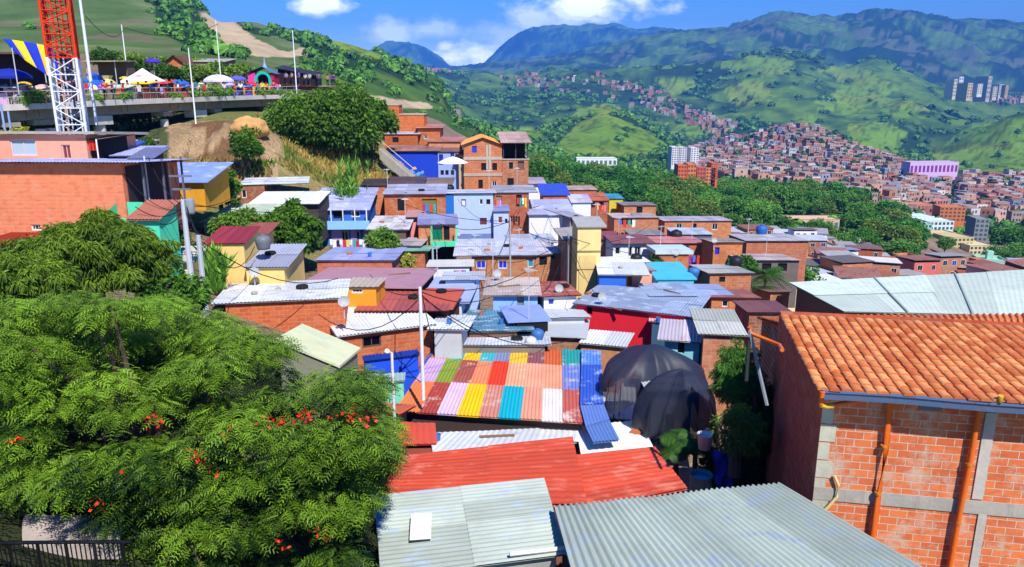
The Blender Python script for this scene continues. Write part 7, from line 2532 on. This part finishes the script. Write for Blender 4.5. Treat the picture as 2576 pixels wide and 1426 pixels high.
# overhead wires
HUB = {'dark pole': (1428, 596, 48), 'slim grey pole': (1283, 552, 50), 'white pole': (1059, 728, 28.6), 'leaning pole': (507, 596, 28.5), 'utility pole': (468, 512, 34)}
wires = [('dark pole', (1500, 745, 44), 'scarlet house roof'), ('dark pole', (1560, 612, 60), 'white balcony house'), ('dark pole', (1350, 745, 43), 'light blue house'), ('dark pole', (1366, 500, 80), 'royal blue tarpaulin roof'), ('dark pole', (1700, 650, 60), 'coral pink roof'),
         ('dark pole', (1250, 660, 54), 'brown house windows'), ('slim grey pole', (1150, 500, 66), 'tall pale blue house'), ('slim grey pole', (1200, 700, 46), 'blue shack'), ('slim grey pole', (1330, 470, 86), 'four storey house'), ('slim grey pole', (985, 500, 64), 'pink plaster house'),
         ('white pole', (1300, 840, 37), 'teal tarpaulin'), ('white pole', (800, 790, 31), 'white ribbed roof'), ('white pole', (1095, 870, 34), 'patchwork roof'), ('white pole', (930, 690, 42), 'mauve roof'), ('leaning pole', (850, 700, 35), 'long patched roof'),
         ('leaning pole', (640, 620, 38), 'low yellow house'), ('utility pole', (820, 530, 60), 'blue house'), ('utility pole', (612, 470, 60), 'silver sheet roof'), ('utility pole', (300, 420, 36), 'orange house corner'), ('white pole', (1450, 850, 36), 'brick shacks')]
for k, (h_, e, lb) in enumerate(wires):
    cable('thin cable from the %s to the %s' % (h_, lb), [at(*HUB[h_]) - DY * .1 * (k % 4), at(*e)], .02, .3 + .25 * (k % 4))

# stones, bricks, planks and tyres weighing the sheets down: found by casting a ray onto the roofs
dg = bpy.context.evaluated_depsgraph_get()
kinds = [('roof_stone', 'grey stone', '#a8a29a'), ('loose_brick', 'loose brick', '#c4703f'), ('plank', 'old plank', '#8a6a4a'), ('old_tyre', 'old tyre', '#1c1c1e'), ('paint_bucket', 'plastic bucket', '#3a78c8')]
for k, (u, v, where) in enumerate(spots_ + [(1225, 630, 'wide grey roof of the brown brick house'), (1160, 870, 'bleached roof'), (1005, 690, 'mauve canvas roof'), (640, 740, 'long patched roof'), (1110, 735, 'lilac roof'), (1480, 740, 'blue grey roof of the scarlet house'),
                                            (1655, 810, 'blue grey roof of the scarlet house'), (1350, 520, 'lilac roof of the white house'), (1400, 525, 'lilac roof of the white house'), (680, 640, 'grey roof of the low yellow house'), (1210, 790, 'teal tarpaulin'), (1260, 815, 'teal tarpaulin'),
                                            (1700, 1010, 'ground'), (1020, 485, 'lilac sheets of the pink plaster house'), (1060, 480, 'lilac sheets of the pink plaster house'), (1420, 808, 'smooth pale grey sheets'), (1130, 815, 'rippled pale sheets'),
                                            (1500, 1010, 'blue strip'), (930, 760, 'faded dark red roof'), (1040, 750, 'faded dark red roof'), (1600, 1090, 'glaring white sheets'), (1100, 1108, 'dented white sheets'), (1250, 1098, 'dented white sheets')]):
    hit, p, nrm, _, ob_, _ = SC.ray_cast(dg, Vector((0, 0, 0)), at(u, v, 1.0).normalized())
    if not hit or 'roof' not in ob_.name:
        continue
    kd, lb, hx = kinds[(k * 3) % 5]
    a = random.uniform(0, 3)
    m = MB()
    if kd == 'roof_stone':
        r_ = [random.uniform(.8, 1.2) for _ in ICV]
        for f in ICF:
            m.face([tuple(np.array(ICV[i]) * r_[i] * np.array([.17, .13, .10]) + np.array([0, 0, .07])) for i in f])
    elif kd == 'loose_brick':
        m.box(-.2, -.1, 0, .2, .1, .14)
    elif kd == 'plank':
        m.box(-.7, -.06, .01, .7, .06, .06)
    elif kd == 'old_tyre':
        m.lathe([(.17, .0), (.27, .0), (.31, .05), (.31, .12), (.27, .17), (.17, .17), (.16, .08), (.17, 0)], n=18)
    else:
        m.lathe([(0, 0), (.11, 0), (.14, .28), (.12, .28), (.1, .03)], n=12)
    o = m.build(kd, P(hx, stain=.5, name='weathered'), None, p, a)
    tag(o, '%s lying on the %s' % (lb, where), kd.replace('_', ' '), '%ss on the %s' % (lb, where))
# laundry lines on terraces
for k, (u0, u1, v, D, where) in enumerate(((1300, 1326, 496, 70, 'reddish brick terrace'), (1555, 1600, 552, 91, 'long brick row porch'), (1064, 1100, 512, 65, 'pink plaster balcony'), (1720, 1760, 640, 64, 'coral roofed house'), (1150, 1175, 676, 49, 'small white balcony'), (1690, 1722, 800, 41, 'pale pink roof'),
                                           (1245, 1262, 502, 70.6, 'terrace behind the pale blue houses'), (1500, 1525, 515, 99, 'rust orange roofed house'))):
    n = 4
    for q in range(n):
        a = at(u0 + (u1 - u0) * q / n, v, D)
        ww, ll = (u1 - u0) / n / F * D * .7, .6 + .3 * (q % 2)
        m = MB()
        m.grid([[a + Vector((x, -.4 - .03 * math.sin(x * 18 + z * 6 + k), -z)) for x in [ww * i / 3 for i in range(4)]] for z in (0, .2, ll * .6, ll)])
        c = (k * 3 + q * 7) % 10
        tag(m.build('hanging_garment', P(hung[c], name='cloth')), hn[c] + ' garment drying at the ' + where, 'laundry', hn[c] + ' garments at the ' + where)
# ================================================================ the valley town: nearer houses one by one, the rest as one mass
WALLS = [('orange brick', BR('#dd8353', '#c9a48c', plaster=.2)), ('pale brick', BR('#d99a74', '#cfb09a', plaster=.4)), ('brown brick', BR('#b87850', '#a89080', plaster=.3)),
         ('red brick', BR('#cf6c44', '#c09078', plaster=.15)), ('white plaster', W_), ('cream plaster', P('#eee0b8')), ('pink plaster', P('#e0a0a0')), ('blue plaster', P('#8fa8dc')), ('grey cement', P('#b9b2ac', stain=.6)),
         ('green plaster', P('#a8d8c0')), ('coral plaster', P('#dc7468'))]
ROOFS = [('grey sheet', RF('#b4b0b0', rust=.12, bump=True)), ('rusty sheet', RF('#a87464', rust=.4, bump=True)), ('silver sheet', RF('#cfd4de', rust=.05, bump=True)), ('brown tile', RF('#a86a50', rust=.1, bump=True)),
         ('white sheet', RF('#e9ebee', rust=0, bump=True)), ('lilac sheet', RF('#a9b0d8', rust=0, bump=True)), ('dark', RF('#7a706c', rust=.2, bump=True)), ('flat', None)]
rt = random.Random(31)
UM = {}


def unit_window():
    if 'w' not in UM:
        f = MB()
        for a in ((-.5, -.42, 0, 1), (.42, .5, 0, 1), (-.42, .42, 0, .07), (-.42, .42, .93, 1), (-.02, .02, .07, .93)):
            f.box(a[0], -.03, a[2], a[1], .0, a[3])
        o = f.build('window', P('#d8d4d0', name='window_frame'))
        UM['w'] = o.data
        bpy.data.objects.remove(o)
        for key, hx in (('p', '#191a20'), ('b', '#26388c'), ('g', '#4a5a64')):
            g = MB()
            g.box(-.43, -.012, .06, .43, -.004, .94)
            o = g.build('pane', GL(hx))
            UM[key] = o.data
            bpy.data.objects.remove(o)
    return UM


def town_house(x, y, z, w_, d_, h, yaw, wi, ri, label, group, windows=True):
    o = thing('town_house', label, 'house', (x, y, z), yaw, group)
    m = MB()
    rise = rt.uniform(.2, .6)
    m.box(-w_ / 2, 0, -4, w_ / 2, d_, h)
    wall = m.build('wall', WALLS[wi][1], o)
    if ROOFS[ri][1] is not None:
        m = MB()
        ov = .3
        sgn = rt.choice((1, 1, -1))
        z0, z1 = h + .02 + (0 if sgn > 0 else rise), h + .02 + (rise if sgn > 0 else 0)
        top = [(-w_ / 2 - ov, -ov, z0), (w_ / 2 + ov, -ov, z0), (w_ / 2 + ov, d_ + ov, z1), (-w_ / 2 - ov, d_ + ov, z1)]
        m.face([(a, b, c + .12) for a, b, c in top], rt.random())
        m.face(top[::-1], .3)
        for i in range(4):
            a, b = top[i], top[(i + 1) % 4]
            m.face([a, b, (b[0], b[1], b[2] + .12), (a[0], a[1], a[2] + .12)], .4)
        m.build('roof', ROOFS[ri][1], o)
        if sgn > 0:
            m = MB()
            m.face([(-w_ / 2, d_ - .05, h), (w_ / 2, d_ - .05, h), (w_ / 2, d_ - .05, h + rise), (-w_ / 2, d_ - .05, h + rise)])
            m.face([(-w_ / 2 + .02, .0, h), (-w_ / 2 + .02, d_, h), (-w_ / 2 + .02, d_, h + rise)])
            m.build('gable', WALLS[wi][1], o)
    else:
        m = MB()
        for (a, b, c, d) in ((-w_ / 2, -.02, w_ / 2, .15), (-w_ / 2, d_ - .15, w_ / 2, d_), (-w_ / 2, .15, -w_ / 2 + .15, d_ - .15), (w_ / 2 - .15, .15, w_ / 2, d_ - .15)):
            m.box(a, b, h + .003, c, d, h + .6)
        m.build('parapet', WALLS[rt.choice((wi, 8))][1], o)
        if rt.random() < .5:
            m = MB()
            r_ = rt.uniform(1.2, 2)
            m.box(-r_ / 2 + rt.uniform(-.8, .8), d_ * .4, h, r_ / 2, d_ * .4 + r_, h + 2.2)
            m.build('roof_room', WALLS[rt.choice((wi, 0, 4))][1], o)
    if not windows:
        return o
    U_ = unit_window()
    nf = max(1, int(h / 2.5))
    nw = max(1, int(w_ / 2.1))
    for fl in range(nf):
        for k in range(nw):
            if rt.random() < .25:
                continue
            ww, wh = rt.uniform(.8, 1.2), rt.uniform(.9, 1.3)
            zz = h - 2.5 * (fl + 1) + .9
            if zz < -1:
                continue
            f = bpy.data.objects.new('window', U_['w'])
            COL.objects.link(f)
            f.parent = o
            f.location = (-w_ / 2 + (k + .5) * w_ / nw + rt.uniform(-.2, .2), -.004, zz)
            f.scale = (ww, 1, wh)
            g = bpy.data.objects.new('pane', U_[rt.choice('pppppgb')])
            COL.objects.link(g)
            g.parent = f
    return o


USED = []
for ob in list(bpy.data.objects):
    if ob.parent is None and ob.get('category') in ('house', 'hall', 'palm', 'tree') and 38 < ob.location.y < 125:
        USED.append((ob.location.x, ob.location.y))


PLACES = ['beside the tree belt', 'behind the coral pink roof', 'in the crowded middle of the valley town', 'beyond the wide plain brick house', 'beyond the palm', 'behind the pale hall roof', 'at the far right of the valley town', 'below the green university blocks']


def place_of(u, v):
    if v < 590:
        return 'under the tree belt' if u < 2000 else 'on the far side of the valley town'
    if u < 1780:
        return 'behind the coral pink roof'
    if u < 2040:
        return 'beyond the wide plain brick house' if v < 640 else 'near the palm'
    if v > 690:
        return 'just behind the pale hall roof'
    return 'in the middle of the valley town' if u < 2250 else 'below the cream blocks'


def valley():
    taken = list(USED)
    out = []
    yy = 92.0
    while yy < 305:
        stepx = 6.2 + yy * .008
        x = -10.0
        while x < .75 * yy + 22:
            X, Y = x + rt.uniform(-1.6, 1.6), yy + rt.uniform(-1.8, 1.8)
            x += stepx
            z = gz(X, Y)
            u, v = pr((X, Y, z + 2))
            if not (1470 < u < 2640) or v < 510 or v > 790:
                continue
            if u < 1900 and Y > 200 or (u < 1640 and Y > 130):
                continue
            if any((X - a) ** 2 + (Y - b) ** 2 < 25 for a, b in taken):
                continue
            if (u > 2325 and v < 650) or (u > 2185 and v < 606) or (1935 < u < 2135 and v < 598):
                continue
            if rt.random() < .06:
                continue
            if inpoly(np.array([u]), np.array([v]), [(1900, 470), (2200, 560), (2500, 640), (2640, 640), (2640, 760), (2560, 760), (2480, 690), (2290, 700), (2150, 640), (1900, 600)])[0] and Y > 200:
                continue
            taken.append((X, Y))
            out.append((X, Y, z, u, v))
        yy += 6.4 + yy * .004
    print('valley houses', len(out))
    shape = ['small', 'narrow', 'wide', 'tall', 'squat']
    for k, (X, Y, z, u, v) in enumerate(out):
        w_, d_ = rt.uniform(4.5, 8.2), rt.uniform(4.5, 7)
        h = rt.choice((2.9, 3.1, 5.4, 5.6, 5.8, 7.6)) * rt.uniform(.9, 1.1)
        wi = rt.choices(range(11), (12, 9, 6, 7, 6, 3, 2.2, 1.6, 5, 1.2, 1.6))[0]
        ri = rt.choices(range(8), (8, 4, 5, 5, 3, 1.5, 3, 7))[0]
        sh_ = 'tall' if h > 5 and w_ < 7.5 else 'wide' if w_ > 8 else 'squat' if h < 3.3 else 'small'
        lb = '%s %s house with %s roof %s' % (sh_, WALLS[wi][0], ROOFS[ri][0], place_of(u, v))
        town_house(X, Y, z - .5, w_, d_, h, R(rt.uniform(-22, 22)), wi, ri, lb, lb, windows=True)
    # street trees among them
    n = 0
    for k in range(400):
        X, Y = rt.uniform(20, 190), rt.uniform(100, 300)
        z = gz(X, Y)
        u, v = pr((X, Y, z))
        if not (1650 < u < 2600) or any((X - a) ** 2 + (Y - b) ** 2 < 22 for a, b in taken):
            continue
        taken.append((X, Y))
        tree('street_tree', 'green tree rising between the roofs of the valley town', (X, Y, z), rt.uniform(5, 8), rt.uniform(2, 3.2), 2.2, ncl=40, nl=55, leaf=.6, mats=('#1d4a14', '#6aa034'), seed=200 + k % 5, droop=.3, clump=.3,
             group='trees between the roofs of the valley town', key='st%d' % (k % 5), rz_=rt.uniform(0, 6))
        n += 1
        if n > 34:
            break


valley()


def belt():
    """the dark belt of big trees between the near slope and the far brick hillside"""
    n = 0
    k = 0
    pts = []
    polyb = [(1330, 470), (1340, 390), (1420, 395), (1600, 440), (1680, 440), (1800, 455), (1900, 470), (2000, 480), (2110, 490), (2160, 480), (2180, 520), (2290, 560), (2300, 640), (2240, 655), (2140, 575), (2125, 530), (1945, 530), (1930, 562), (1700, 545), (1560, 505), (1440, 480)]
    while n < 180 and k < 20000:
        k += 1
        Y = rt.uniform(200, 430)
        X = rt.uniform(-5, .62 * Y)
        z = gz(X, Y)
        u, v = pr((X, Y, z + 4))
        if not inpoly(np.array([u]), np.array([v]), polyb)[0]:
            continue
        if any((X - a) ** 2 + (Y - b) ** 2 < 38 for a, b in pts):
            continue
        pts.append((X, Y))
        s = rt.uniform(.5, .9) * (.8 + Y / 900)
        tree('belt_tree', 'big green tree in the belt between the two brick slopes', (X, Y, z - .5), 11.5, 5.6, 4.4, ncl=80, nl=70, leaf=1.15, mats=(('#1c4c14', '#5a9a30'), ('#245418', '#70a63a'), ('#163f14', '#43842c'), ('#30501a', '#86a03c'))[n % 4], seed=220 + n % 6,
             droop=.3, clump=.27, group='trees in the belt between the two brick slopes', key='bt%d' % (n % 6), scale=s, rz_=rt.uniform(0, 6), trunk_r=.35)
        n += 1
    print('belt trees', n)
    for q, (u, v, D, s) in enumerate(((2530, 600, 260, 1.5), (2560, 655, 240, 1.5), (2500, 660, 235, 1.1), (2470, 655, 240, .8), (2440, 665, 230, .8), (2380, 640, 245, .8), (2340, 650, 240, .7), (2270, 600, 270, 1.3), (2230, 610, 262, 1.2), (2205, 625, 255, 1.0),
                                      (2160, 560, 290, 1.5), (2540, 560, 300, 1.4), (2420, 505, 380, 1.4), (2200, 590, 285, 1.3), (2250, 560, 300, 1.2), (2300, 665, 235, .6), (2575, 620, 250, 1.5), (2150, 540, 320, 1.4))):
        D *= 1.25
        p = at(u, v, D)
        g_ = gz(p.x, D)
        tree('park_tree', 'large dark tree among the cream and green blocks', (p.x, D, min(g_, p.z - 4)), 11.5, 5.6, 4.4, ncl=80, nl=70, leaf=1.15, mats=('#17400f', '#4f8c2c'), seed=220 + q % 6, group='large trees among the cream and green blocks', key='bt%d' % (q % 6), scale=s * .62, rz_=rt.uniform(0, 6), trunk_r=.35)


belt()


# landmark blocks of the valley
def block(name, label, u0, u1, vT, vB, D, hx, rows, cols, yaw=0, dep=14, glass='#2a3038', cat='building', slab=None):
    h = House(name, label, u0, u1, vT, vB, D, yaw, dep, 0, wall=P(hx, stain=.2), style='flat', cat=cat, extra_down=8)
    H_ = h.h - 8
    for r in range(rows):
        for c in range(cols):
            w_ = h.w / cols
            z1 = h.h - (r + .28) * H_ / rows
            z0 = h.h - (r + .80) * H_ / rows
            m = MB()
            m.box(c * w_ + w_ * .2, -.06, z0, c * w_ + w_ * .8, -.01, z1)
            m.build('window', GL(glass, .4), h.o)
    return h


for k, (u0, u1, vT, hx) in enumerate(((1690, 1708, 370, '#e9e6ea'), (1710, 1728, 371, '#dcd8e0'), (1738, 1758, 372, '#f0eef2'))):
    block('tower_block', ['first white tower block above the orange blocks', 'middle white tower block above the orange blocks', 'third white tower block above the orange blocks'][k], u0, u1, vT, 415, 640, hx, 8, 3, 0, 16, '#4a4a58')
for k, (u0, u1, vT, vB, hx) in enumerate(((1706, 1728, 415, 470, '#dc6a40'), (1730, 1752, 412, 478, '#e08048'), (1754, 1775, 420, 480, '#c8604a'), (1776, 1800, 422, 470, '#d88858'), (1790, 1806, 410, 440, '#dd6a3c'))):
    block('apartment_block', ['orange brick block standing in front of the first white tower', 'tallest orange block in the row', 'reddish block in the orange row', 'pale orange block beside the reddish one', 'small orange block at the row end'][k], u0, u1, vT, vB + 12, 385, hx, 7, 3, 0, 10, '#6a3a34')
block('low_hall', 'long white hall with dark bays in the green valley', 1450, 1552, 398, 418, 560, '#e8ecec', 1, 9, 0, 12, '#56705c', 'hall')
block('school', 'low cream school with green glazed front in the valley town', 1960, 2112, 552, 578, 282, '#ddb898', 1, 10, 0, 10, '#3a7a84', 'school')
for k, (u0, u1, vT, vB, D, hx, lb, r, c) in enumerate(((2222, 2300, 535, 562, 430, '#bfe0d8', 'pale green block furthest up the slope', 3, 8), (2262, 2350, 545, 584, 410, '#cfe8e0', 'pale green block with white bands', 3, 9), (2330, 2400, 556, 592, 400, '#d8ece8', 'pale green block closest to the round white roof', 3, 7),
                                                       (2290, 2345, 562, 600, 390, '#a8ccc4', 'grey green block in front of its paler neighbours', 3, 6), (2345, 2420, 592, 638, 320, '#d8c490', 'cream block with dark stair towers', 4, 7), (2390, 2450, 598, 652, 305, '#cbb884', 'cream block one row nearer', 5, 6),
                                                       (2440, 2500, 618, 662, 300, '#d4c494', 'cream block beside the dark trees', 4, 6), (2455, 2490, 550, 606, 350, '#8a8f94', 'grey tower with a round white roof', 5, 3), (2200, 2262, 512, 532, 460, '#d8885c', 'long low clay coloured block', 1, 7), (2280, 2345, 514, 530, 462, '#c9805c', 'second long low clay coloured block', 1, 7),
                                                       (2366, 2430, 520, 556, 440, '#d8743c', 'slatted orange block behind the green ones', 4, 6))):
    block('apartment_block', lb, u0, u1, vT, vB, D, hx, r, c, rt.uniform(-12, 12), 11, '#3c4a4c')
for k, lb in enumerate(('short cream', 'tall white', 'broad white', 'slim cream', 'tallest pale', 'low yellowish', 'slim white', 'broad pale', 'stepped grey white', 'squat white', 'narrow grey', 'wide cream', 'low pinkish', 'last short')):
    x0 = 2404 + k * 9.5 + rt.uniform(-4, 4)
    vt = rt.uniform(190, 226)
    block('tower_block', lb + ' tower in the distant cluster below the blue mountain', x0, x0 + rt.uniform(8, 15), vt, 250 - rt.uniform(0, 14), 2200 + rt.uniform(-120, 120), ('#d8d0bc', '#dcdee0', '#ccccd2', '#ccb894', '#b9b4b8')[k % 5], 5, 2, rt.uniform(-25, 25), 40, '#6a6a74')


# ---- the mass of little houses beyond
def far_town():
    r_ = np.random.default_rng(55)
    polys = [(TOWN1, 480, 1900, 4600, 1.0), ([(2100, 500), (2300, 490), (2600, 470), (2600, 560), (2300, 560)], 320, 700, 500, 1.0), ([(1140, 292), (1180, 285), (1228, 295), (1235, 335), (1150, 340)], 800, 1500, 170, .8),
             ([(1240, 195), (1330, 185), (1420, 195), (1560, 190), (1620, 225), (1600, 270), (1480, 245), (1330, 225)], 1700, 3400, 90, .9), ([(1560, 210), (1680, 235), (1760, 300), (1840, 330), (1800, 350), (1700, 300), (1600, 260)], 1500, 3400, 150, .9),
             ([(1700, 385), (1800, 400), (1900, 430), (1800, 450), (1700, 440)], 480, 900, 260, .9), ([(1000, 165), (1100, 168), (1260, 172), (1240, 182), (1060, 180)], 2500, 3600, 120, .8),
             ([(1840, 330), (1700, 290), (1760, 285), (1850, 320)], 1200, 2600, 90, .8), ([(2380, 240), (2575, 240), (2575, 262), (2400, 258)], 1800, 3400, 130, .8)]
    X_, Y_, S_, C_ = [], [], [], []
    pal = np.array([lin(h) for h in ('#cf9a80', '#dcb09c', '#c08c74', '#cc8878', '#dccabc', '#bcaca4', '#e0dcd8', '#d4a490', '#b07a64', '#9fa8bc')]) * .85
    for poly, a, b, n, s in polys:
        ys = np.exp(r_.uniform(math.log(a), math.log(b), n * 60))
        ui = [p[0] for p in poly]
        key = r_.uniform(min(ui) - 20, max(ui) + 20, n * 60)
        xs = (key - CX) / F / cs * ys
        zs = ground(xs, ys)
        d = ys * cs - zs * sn
        U, V = CX + F * xs / d, CY - F * (ys * sn + zs * cs) / d
        ok = inpoly(U, V, poly)
        # keep those not hidden by nearer land
        tt = zs / ys
        ridge = np.zeros(len(xs), bool)
        for f in (.55, .7, .82, .92):
            ridge |= (ground(xs * f, ys * f) / (ys * f)) > tt + 4 / ys
        ok &= ~ridge
        ok &= fbm(xs / (ys * .05), ys / (ys * .05), 3, 2) > .34
        idx = np.nonzero(ok)[0]
        sp_ = 7.6 * (1 + ys[idx] / 2600)
        _, first = np.unique(np.c_[(xs[idx] / sp_).astype(int), (ys[idx] / sp_ / 1.15).astype(int)], axis=0, return_index=True)
        idx = idx[np.sort(first)][:n]
        X_.append(xs[idx]); Y_.append(ys[idx]); S_.append(np.full(len(idx), s))
    X, Y, S = map(np.concatenate, (X_, Y_, S_))
    Z = ground(X, Y)
    n = len(X)
    print('far town', n)
    w_ = (4.5 + 3.2 * r_.random(n)) * (1 + Y / 2600)
    d_ = (4.5 + 2.5 * r_.random(n)) * (1 + Y / 2600)
    h = (3.2 + 6.2 * r_.random(n) ** 1.4) * (1 + Y / 3200)
    a = r_.uniform(-.5, .5, n)
    cx = np.array([-1, 1, 1, -1]) * .5
    cy = np.array([0, 0, 1, 1])
    ca, sa = np.cos(a)[:, None], np.sin(a)[:, None]
    lx, ly = cx[None] * w_[:, None], cy[None] * d_[:, None]
    gx, gy = X[:, None] + lx * ca - ly * sa, Y[:, None] + lx * sa + ly * ca
    rise = r_.uniform(-.3, .5, n)[:, None] * np.array([0, 0, 1, 1])
    bot = np.stack([gx, gy, np.repeat((Z - 5)[:, None], 4, 1)], -1)
    top = np.stack([gx, gy, (Z + h)[:, None] + rise], -1)
    V8 = np.concatenate([bot, top], 1)
    fc = np.array([(0, 1, 5, 4), (1, 2, 6, 5), (2, 3, 7, 6), (3, 0, 4, 7), (4, 5, 6, 7)])
    Fc = (fc[None] + (np.arange(n) * 8)[:, None, None]).reshape(-1, 4)
    wc = pal[r_.integers(0, len(pal), n)] * (.8 + .4 * r_.random(n))[:, None]
    rp = np.array([lin(h_) for h_ in ('#b8a8a0', '#a06a54', '#c9c4c4', '#8a6a5c', '#b07a60', '#9a9aa8')]) * .75
    rc = rp[r_.integers(0, len(rp), n)]
    col = np.repeat(wc[:, None], 5, 1)
    col[:, 4] = rc
    # dark openings on every front, proud of the wall
    k = 0
    Wv, Wc = [], []
    nf = np.maximum(1, (h / (2.7 * (1 + Y / 3200))).astype(int))
    for fl in range(3):
        for q in (-.27, .05, .3):
            sel = (nf > fl) & (r_.random(n) < .75)
            ww = w_[sel] * .13
            x0, x1 = w_[sel] * q - ww / 2, w_[sel] * q + ww / 2
            z1 = Z[sel] + h[sel] * (1 - (fl + .3) / nf[sel])
            z0 = z1 - h[sel] / nf[sel] * .42
            y_ = -.12 * np.ones(sel.sum())
            c_, s_ = np.cos(a[sel]), np.sin(a[sel])
            f_ = lambda lx_: (X[sel] + lx_ * c_ - y_ * s_, Y[sel] + lx_ * s_ + y_ * c_)
            (ax_, ay_), (bx_, by_) = f_(x0), f_(x1)
            Wv.append(np.stack([np.c_[ax_, ay_, z0], np.c_[bx_, by_, z0], np.c_[bx_, by_, z1], np.c_[ax_, ay_, z1]], 1))
            Wc.append(np.tile([[.035, .035, .045]], (sel.sum(), 1)))
    Wv = np.concatenate(Wv).reshape(-1, 3)
    Wf = np.arange(len(Wv)).reshape(-1, 4) + n * 8
    me = np_mesh('far_houses', np.concatenate([V8.reshape(-1, 3), Wv]), np.concatenate([Fc, Wf]), colr=np.concatenate([col.reshape(-1, 3), np.concatenate(Wc)]))
    m_, nt, b = new_mat('distant_masonry')
    at_ = nt.nodes.new('ShaderNodeAttribute')
    at_.attribute_name = 'hue'
    g = nt.nodes.new('ShaderNodeNewGeometry')
    c = mixc(nt, ramp_n(nt, noise_n(nt, g.outputs['Position'], .35, 5, .7), .3, .7), at_.outputs['Color'], (.62, .58, .56), 'MULTIPLY')
    lk(nt, c, b.inputs['Base Color'])
    b.inputs['Roughness'].default_value = .9
    o = link_mesh('far_houses', me, m_)
    tag(o, kind='stuff')
    o['label'] = 'brick barrios covering the far hillside'
    # trees between them
    k = 700
    sel = r_.integers(0, n, k)
    Xt, Yt = X[sel] + r_.normal(0, 9, k), Y[sel] + r_.normal(0, 12, k)
    S2 = (2.6 + 2.6 * r_.random(k)) * (1 + Yt / 2200)
    leafy(np.c_[Xt, Yt, ground(Xt, Yt) + S2 * .7], S2, 'barrio_trees', LEAF('#234a18', '#5a8c34', .8, .1), r_.random(k) * .6, 40)
    o = bpy.data.objects['barrio_trees']
    tag(o, kind='stuff')
    o['label'] = 'tree clumps between the far brick houses'


far_town()
block('purple_block', 'long block striped purple and white at the foot of the far green hill', 2290, 2412, 408, 440, 760, '#d8b8e0', 1, 12, 8, 14, '#7a2a8c')
# ---------------------------------------------------------------- the air between here and the mountains
def make_haze():
    b = MB()
    b.box(-16500, -120, -420, 16500, 15500, 1500)
    me = b.build('haze', None)
    m = bpy.data.materials.new('hazy_air')
    m.use_nodes = True
    nt = m.node_tree
    nt.nodes.clear()
    pv = nt.nodes.new('ShaderNodeVolumePrincipled')
    pv.inputs['Color'].default_value = (.05, .26, 1.0, 1)
    pv.inputs['Density'].default_value = 0.000095
    pv.inputs['Anisotropy'].default_value = -0.3
    out = nt.nodes.new('ShaderNodeOutputMaterial')
    lk(nt, pv.outputs[0], out.inputs['Volume'])
    me.data.materials.append(m)
    me['kind'] = 'stuff'
    me['label'] = 'blue haze in the valley air'


make_haze()
